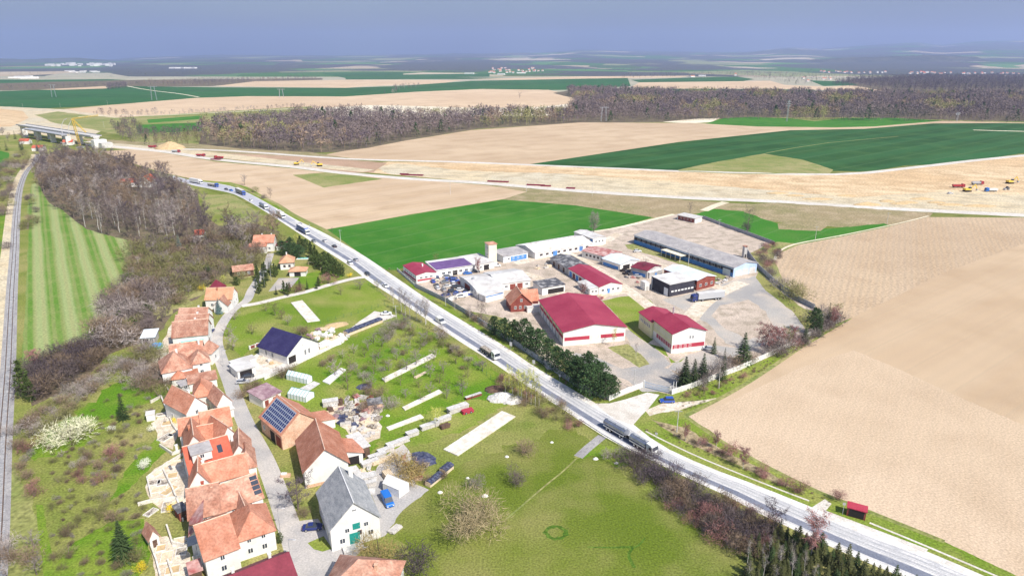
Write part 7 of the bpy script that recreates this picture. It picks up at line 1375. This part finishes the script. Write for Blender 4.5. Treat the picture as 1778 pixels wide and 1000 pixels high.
# ------------------------------------------------------------ railway
q = [Vector(p) for p in ribbon(RAIL, 1.44)]; n = len(q) // 2; o = thing('railway_track', (q[0].x, q[0].y, 0), 'single railway track with dark rails along the left edge', 'railway track')
for side in (q[:n], q[n:][::-1]):
    mb = MB()
    for a, b in zip(side, side[1:]): d = b - a; tf = Matrix.Translation((a.x - q[0].x, a.y - q[0].y, 0)) @ Matrix.Rotation(math.atan2(d.y, d.x), 4, 'Z'); mb.box(0, d.length, -.1, .1, .16, .36, tf)
    mb.build('rail', BM['darkwood'], o)
mb = MB(); c = [(a + b) / 2 for a, b in zip(q[:n], q[n:][::-1])]; acc = 0
for a, b in zip(c, c[1:]):
    d = b - a; k = max(1, int(d.length / .75)); ang = math.atan2(d.y, d.x)
    for i in range(k): p = a.lerp(b, i / k); mb.box(-.13, .13, -1.25, 1.25, .03, .17, Matrix.Translation((p.x - q[0].x, p.y - q[0].y, 0)) @ Matrix.Rotation(ang, 4, 'Z'))
s = mb.build('sleepers', BM['greyconc'], o); s['kind'] = 'stuff'
# ------------------------------------------------------------ orchard strips, timber, junk, gardens
def strip(pts, h, m_, name, label, cat, z=.0):
    q = [P(x, y) for x, y in pts]; o0 = sum(q, Vector()) / len(q); mb = MB().slab([p - o0 + Vector((0, 0, h)) for p in q], h - .01); o = mb.build(name, BM[m_]); o.location = o0; return tag(o, label, cat)
strip([(663, 658.5), (750, 615), (757, 619.5), (669, 664)], .35, 'fleece', 'cold_frame', 'upper long pale cold frame strip in the orchard', 'cold frame'); strip([(698.5, 708), (762, 677.5), (768, 682), (703, 713)], .35, 'fleece', 'cold_frame', 'middle pale cold frame strip ending at the budding birch', 'cold frame'); strip([(670.7, 742.5), (729.7, 720), (736, 725.4), (675, 748)], .25, 'fleece', 'cold_frame', 'short pale strip below the middle one in the orchard', 'cold frame')
strip([(770, 781), (871.5, 714.4), (895, 724), (794.8, 792)], .3, 'fleece', 'fleece_bed', 'largest white fleece-covered bed in the meadow', 'covered bed'); strip([(505, 526), (525, 522), (556, 557), (534, 560)], .25, 'fleece', 'fleece_bed', 'white fleece-covered bed beside the side lane', 'covered bed')
strip([(560, 663), (592, 640), (601, 643), (572, 668)], .4, 'tarpwhite', 'covered_bed', 'grey-white covered bed in the strip garden', 'covered bed'); strip([(510, 680), (545, 662), (556, 666), (522, 688)], .12, 'concrete', 'concrete_path', 'pale concrete path piece by the greenhouse', 'path slab')
strip([(718, 655), (738, 645), (741, 647), (722, 658)], .2, 'wood', 'board_stack', 'thin pile of boards between orchard rows', 'board stack')
def stack(px, py, l, w_, h, rz, m_, label, name='timber_stack', cat='timber stack', group=None, roofm='concrete'):
    o = thing(name, P(px, py), label, cat, group, rz); mb = MB(); n = max(2, int(h / .28)); r2 = random.Random(int(px))
    for j in range(n):
        k = max(2, int(w_ / .35))
        for i in range(k): y = -w_ / 2 + w_ * i / k; e = r2.uniform(-.15, .15); mb.box(-l / 2 + e, l / 2 + e, y, y + w_ / k - .05, .08 + j * h / n, .08 + (j + 1) * h / n - .04)
    mb.build('boards', BM[m_], o)
    if roofm: MB().box(-l / 2 - .1, l / 2 + .1, -w_ / 2 - .1, w_ / 2 + .1, h + .1, h + .18).build('cover_sheet', BM[roofm], o)
    for x in (-l * .35, l * .35): MB().box(x - .08, x + .08, -w_ / 2, w_ / 2, 0, .08).build('bearer', BM['darkwood'], o)
    return o
for i, (x, y, l, w_, h, m_, ro_) in enumerate([(716, 756, 3.4, 1.6, 1.2, 'greywood', 'concrete'), (746, 742, 5.6, 1.5, 1.1, 'greywood', 'concrete'), (769, 731, 5, 1.6, 1.1, 'greywood', 'concrete'), (795, 713, 6.6, 2, 1.5, 'greywood', 'concrete'), (822, 690, 5.6, .9, .8, 'brownwall', 'concrete'), (701, 767, 3, 1.5, .9, 'greywood', 'concrete'), (684, 774, 4, 1.6, 1.0, 'greywood', 'concrete'), (670, 784, 4.4, 1.5, .9, 'greywood', 'concrete'), (655, 795, 4.6, 1.6, 1.0, 'greywood', 'concrete'), (642, 806, 4.4, 1.7, 1.0, 'greywood', 'concrete'), (668, 800, 7, 1.2, .8, 'wood', None), (632, 832, 6, 2.2, .9, 'greywood', 'concrete'), (640, 844, 3.6, 1.2, 1.2, 'greywood', 'concrete'), (618, 822, 4, 1.6, .9, 'greywood', 'concrete')]):
    stack(x, y, l, w_, h, .62 if i < 11 else [.3, -1.0, .4][i % 3], m_, 'grey weathered timber stack in the row from the farmyard to the budding birch' if i not in (4, 10) else ['narrow reddish board stack nearest the main road', 'long fresh yellow timber stack in the farmyard row'][i == 10], group='timber stacks in the long row' if i not in (4, 10) else None, roofm=ro_)
stack(676, 832, 4.6, 2, 1.6, -1.0, 'wood', 'split firewood stack behind the white storage tent', 'firewood_stack', 'firewood', roofm=None); stack(574, 703, 4.5, 2.2, 1.6, .3, 'greywood', 'grey log stack beside the bramble in the orchard corner', 'firewood_stack', 'firewood'); stack(686, 920, 3, 1.8, .5, 1.0, 'greywood', 'pallet pile on the meadow edge at the ochre willow', 'pallet_pile', 'pallets', roofm=None)
stack(772.6, 742, 2.8, 1.6, 1.0, .6, 'darkwood', 'brown wooden crate beside the timber row', 'wooden_crate', 'crate', roofm=None)
o = stack(811.6, 716, 3.4, 1.8, 1.0, .5, 'crimsonband', 'small red farm trailer beside the timber row', 'farm_trailer', 'trailer', roofm=None); wheels(o, (-.8, .8), .9, .35, .2)
F = Fr(P(651, 708)[:2], .35, 4.2, 3, 1.9, .5, 'monoF'); r, ro = house('small_hut', 'tiny brick hut with dark flat roof at the orchard junk', 'hut', F, 'brick', 'darkfelt', over=.15); door(r, F, 'f', .5, .8, 1.6)
# rows of covered firewood
def coveredrow(pa, pb, n, w_, h, label, m_='tarpblue'):
    a, b = P(*pa), P(*pb); d = b - a; ang = math.atan2(d.y, d.x); L_ = d.length; o = thing('covered_woodpile', a, label, 'woodpile', None, ang); mb = MB().box(0, L_, -w_ / 2, w_ / 2, .05, h).build('logs', BM['wood'], o); k = L_ / n
    for i in range(n): MB().prism([(-w_ / 2 - .12, h - .5), (-w_ / 2 - .12, h + .02), (0, h + .35), (w_ / 2 + .12, h + .02), (w_ / 2 + .12, h - .5), (w_ / 2 + .05, h - .45), (0, h + .25), (-w_ / 2 - .05, h - .45)], i * k + .06, (i + 1) * k - .06).build('cover_sheet', BM[m_ if i % 3 else 'tarpwhite' if m_ == 'x' else m_], o)
coveredrow((600, 583), (661, 559), 12, 2.4, 1.7, 'long woodpile under dark blue covers on the new house plot'); coveredrow((743, 845), (766, 827), 5, 1.6, 1.3, 'woodpile under dark covers at the corner of the front meadow'); coveredrow((768, 824), (783, 812), 4, 1.8, 1.5, 'short woodpile under dark blue cover right of the longer one')
coveredrow((554, 606), (600, 590), 5, 1.2, 1.0, 'low pile of building blocks along the white wall', 'tarpwhite')
rr = random.Random(77)
def junk(poly, n, dmin, label, group, sz=(.5, 1.6), mats=('junk', 'wood', 'greywood', 'junk', 'darkwood', 'brownwall', 'tarpblue', 'oldmauve', 'rustroof', 'rubble')):
    for i, p in enumerate(spots(poly, n, dmin, rr)):
        a, b, c = rr.uniform(*sz), rr.uniform(*sz), rr.uniform(.25, .9); m_ = rr.choice(mats); mb = MB(); tf = Matrix.Rotation(rr.uniform(-.12, .12), 4, 'X')
        mb.box(-a, a, -b, b, .0, c, tf)
        for k in range(3): x, y = rr.uniform(-a, a), rr.uniform(-b, b); mb.box(x - a * .4, x + a * .4, y - .15, y + .15, c, c + rr.uniform(.1, .4), tf)
        o = mb.build('junk_pile', BM[m_]); o.location = (p[0], p[1], 0); o.rotation_euler = (0, 0, rr.uniform(0, 3)); tag(o, label, 'junk pile', group)
junk([(565, 700), (600, 690), (640, 688), (668, 712), (655, 740), (640, 762), (610, 745), (575, 725)], 46, 2.0, 'pile of boards and scrap on the messy ground behind the barns', 'junk behind the barns')
junk([(560, 596), (590, 580), (620, 565), (640, 562), (600, 590), (575, 604)], 12, 2.6, 'building material on the pale ground of the new house plot', 'building material at the new house', (.5, 1.8), ('white', 'concrete', 'wood', 'tarpwhite'))
junk([(532, 585), (556, 570), (580, 575), (560, 600), (545, 600)], 16, 1.9, 'pallet of bricks and boards behind the navy roofed house', 'pallets behind the navy roofed house', (.5, 1.5), ('white', 'concrete', 'wood', 'oldmauve', 'whitewall')); junk([(452, 615), (480, 602), (490, 614), (470, 632)], 9, 1.8, 'small pile of rubble and sand in the new house yard', 'rubble piles in the new house yard', (.4, 1.1), ('heap', 'wood', 'rubble'))
junk([(700, 795), (730, 790), (745, 815), (715, 840), (695, 825)], 12, 2, 'scrap and branches beside the blue tarpaulin heap', 'scrap by the tarpaulin heap', (.4, 1.2)); junk([(620, 815), (650, 810), (650, 850), (640, 860)], 8, 1.8, 'boards leaning in the farmyard behind the slate roof', 'boards in the farmyard', (.4, 1.2), ('greywood', 'wood', 'concrete'))
for x, y, s_, lb in [(842, 861, 1.0, 'pale flat boulder right of the large round tree'), (880, 793, .7, 'white stone in the meadow below the brown bush'), (958, 768, .6, 'small white stone near the field track'), (812, 830, .6, 'white stone between the grey bushes'), (764, 855, .8, 'white stone slab near the covered woodpile'), (1034, 797, .9, 'white box lying below the main road bend'), (1070, 804, .7, 'pale boulder below the pinkish bush'), (680, 547.5, .7, 'round white barrel beside the white meadow car'), (673, 722, .8, 'white stone heap in the orchard')]:
    heap('boulder', x, y, s_ * .85, s_ * .65, s_ * .7, 'whitewall', lb, 'boulder', 0, int(x))
junk([(1080, 462), (1105, 470), (1122, 485), (1110, 496), (1085, 480)], 10, 2.4, 'dark scrap beside the car between the pale blue roofs', 'scrap between the pale blue roofs', (.5, 1.6), ('dark', 'darkfelt', 'junk', 'rustroof')); junk([(1225, 490), (1262, 482), (1268, 488), (1235, 497)], 7, 2.4, 'pile of scrap by the corner of the long blue workshop', 'scrap by the long blue workshop', (.5, 1.5), ('junk', 'greywood', 'concrete')); junk([(925, 462), (955, 455), (960, 462), (935, 470)], 6, 3, 'pallet in the middle of the industrial yard', 'pallets in the industrial yard', (.5, 1.5), ('wood', 'greywood', 'junk')); junk([(1020, 515), (1045, 512), (1050, 519), (1025, 522)], 6, 2.2, 'timber and scrap behind the big crimson hall', 'scrap behind the big crimson hall', (.5, 1.4), ('wood', 'junk', 'rustroof'))
# gardens on the slope: low stone walls, beds
WL = [([(263, 862), (256, 832), (290, 808), (318, 790)], 'curving stone wall around the upper garden terraces'), ([(284, 818), (300, 850), (312, 880), (318, 905)], 'stone wall dividing the upper garden terraces'), ([(240, 878), (262, 872), (300, 868), (320, 866)], 'low stone wall crossing the garden terraces'), ([(258, 938), (272, 975), (280, 1005)], 'stone wall below the pointed garden hut'), ([(290, 915), (300, 945), (322, 950), (334, 940)], 'stone wall around the flower bed below the red shed'), ([(262, 700), (280, 690), (300, 740), (318, 765)], 'low wall around the middle garden beds'), ([(278, 775), (300, 790), (320, 783)], 'low wall of the lower middle garden'), ([(285, 668), (300, 690), (315, 700)], 'short wall behind the hipped roof houses'), ([(335, 972), (380, 962), (430, 946), (476, 930)], 'pale wall between orange and maroon roofed houses'), ([(292, 975), (300, 1000)], 'dark garden wall at the bottom edge')]
for pts, lb in WL: fence(pts, .9, .35, 'stone', 'stone_wall', lb, 'wall', 99)
rr = random.Random(21)
def bed(px, py, a, b, rz, i):
    o = thing('garden_bed', P(px, py), 'wooden-edged vegetable bed in the sloping gardens', 'garden bed', 'raised beds in the sloping gardens', rz); MB().box(-a, a, -b, b, .02, .22).build('soil', BM[['wood', 'junk', 'heap'][i % 3]], o)
    m = MB()
    for s in (-1, 1): m.box(-a - .1, a + .1, s * b - .06, s * b + .06, 0, .3); m.box(s * a - .06, s * a + .06, -b + .06, b - .06, 0, .3)
    m.build('edging', BM['whitewall'], o)
for i, (x, y) in enumerate([(272, 822), (283, 838), (294, 852), (276, 850), (268, 838), (300, 826), (305, 875), (290, 880), (280, 952), (290, 968), (315, 958), (300, 990), (312, 940), (282, 720), (292, 735), (303, 752), (288, 760), (300, 712), (306, 805), (262, 890)]): bed(x, y, rr.uniform(1, 2.2), rr.uniform(.7, 1.4), rr.choice((.3, 1.9, 1.2)), i)
F = Fr(P(293, 750)[:2], .4, 2.4, 2, 1.9, .3, 'monoF'); r, ro = house('tool_shed', 'small white tool shed beside the yellow forsythia garden', 'shed', Fr(P(263, 728)[:2], .4, 2.2, 2, 2, .2, 'monoF'), 'white', 'whiteroof', over=.15); 
o = thing('round_pool', P(271, 603), 'round blue garden pool behind the rambling house', 'pool'); MB().tube((0, 0, 0), (0, 0, 1.0), 2.3, 2.3, 20).build('wall', BM['tealroof'], o); MB().tube((0, 0, .9), (0, 0, 1.03), 2.1, 2.1, 20).build('water', BM['poolblue'], o)
o = thing('swimming_cover', P(526, 450), 'green and white covered paddling pool on the cottage lawn', 'pool'); MB().box(-3.2, 3.2, -1.4, 1.4, 0, .5).build('wall', BM['whitewall'], o, bevel=.15); MB().box(-2.6, 2.6, -1, 1, .5, .56).build('cover', BM['tealroof'], o)
for x, y, lb in [(540, 461, 'pale goal frame on the cottage lawn, the far one'), (561, 471, 'pale goal frame on the cottage lawn, the near one')]:
    o = thing('goal_frame', P(x, y), lb, 'goal'); m = MB()
    for s in (-1.3, 1.3): m.tube((s, 0, 0), (s, 0, 1.8), .06, .06, 5); m.tube((s, 0, 1.8), (s, 1, 0), .05, .05, 5)
    m.tube((-1.3, 0, 1.8), (1.3, 0, 1.8), .06, .06, 5); m.build('frame', BM['wood'], o)
o = thing('water_barrel', P(292, 666), 'blue water barrel at the corner of the rambling house', 'barrel'); MB().tube((0, 0, 0), (0, 0, 1), .5, .5, 12).build('drum', PT['brightblue'], o); MB().tube((0, 0, 1), (0, 0, 1.06), .53, .53, 12).build('lid', PT['navy'], o)
o = thing('water_barrel', P(369, 703), 'blue water barrel between the two small gabled houses', 'barrel'); MB().tube((0, 0, 0), (0, 0, 1), .5, .5, 12).build('drum', PT['brightblue'], o); MB().tube((0, 0, 1), (0, 0, 1.06), .53, .53, 12).build('lid', PT['navy'], o)
o = thing('brick_pile', P(496, 827), 'pile of red bricks at the street corner of the big barn', 'bricks'); MB().box(-1.2, 1.2, -.5, .5, 0, .7).build('bricks', BM['brick'], o); MB().box(-1, .3, -.4, .4, .7, 1.0).build('bricks', BM['whitewall'], o)
# ------------------------------------------------------------ say which one: members of small groups are counted from the left of the photo
def ordinals():
    from collections import defaultdict
    G = defaultdict(list)
    for o in COL.objects:
        if o.parent is None and 'label' in o and 'group' in o: G[o['label']].append(o)
    words = 'first second third fourth fifth sixth seventh eighth ninth tenth eleventh twelfth thirteenth fourteenth fifteenth sixteenth seventeenth eighteenth nineteenth twentieth twenty-first twenty-second twenty-third twenty-fourth twenty-fifth twenty-sixth twenty-seventh twenty-eighth'.split()
    for lb, obs in G.items():
        if 1 < len(obs) <= 27:
            def sx(o): q = o.location; return q.x / (CP * q.y + SP * (EYE - q.z))
            obs.sort(key=sx); n = len(obs)
            for i, o in enumerate(obs):
                t = 'leftmost of them' if i == 0 else 'rightmost of them' if i == n - 1 else words[i] + ' from left'
                ws = lb.split()
                o['label'] = ' '.join(ws[:13]) + ', ' + t
ordinals()
# ------------------------------------------------------------ haze
def build_haze():
    m = bpy.data.materials.new('haze'); m.use_nodes = True; t = m.node_tree; t.nodes.clear()
    v = t.nodes.new('ShaderNodeVolumePrincipled'); o = t.nodes.new('ShaderNodeOutputMaterial')
    v.inputs['Color'].default_value = (.52, .63, 1.0, 1); v.inputs['Density'].default_value = 6.5e-5; v.inputs['Anisotropy'].default_value = .2
    t.links.new(v.outputs[0], o.inputs['Volume'])
    mb = MB().box(-34000, 34000, -3000, 33000, -4, 1150)
    ob = mb.build('haze', m); tag(ob, 'thin blue haze lying over the plain', 'haze', kind='stuff')
build_haze()
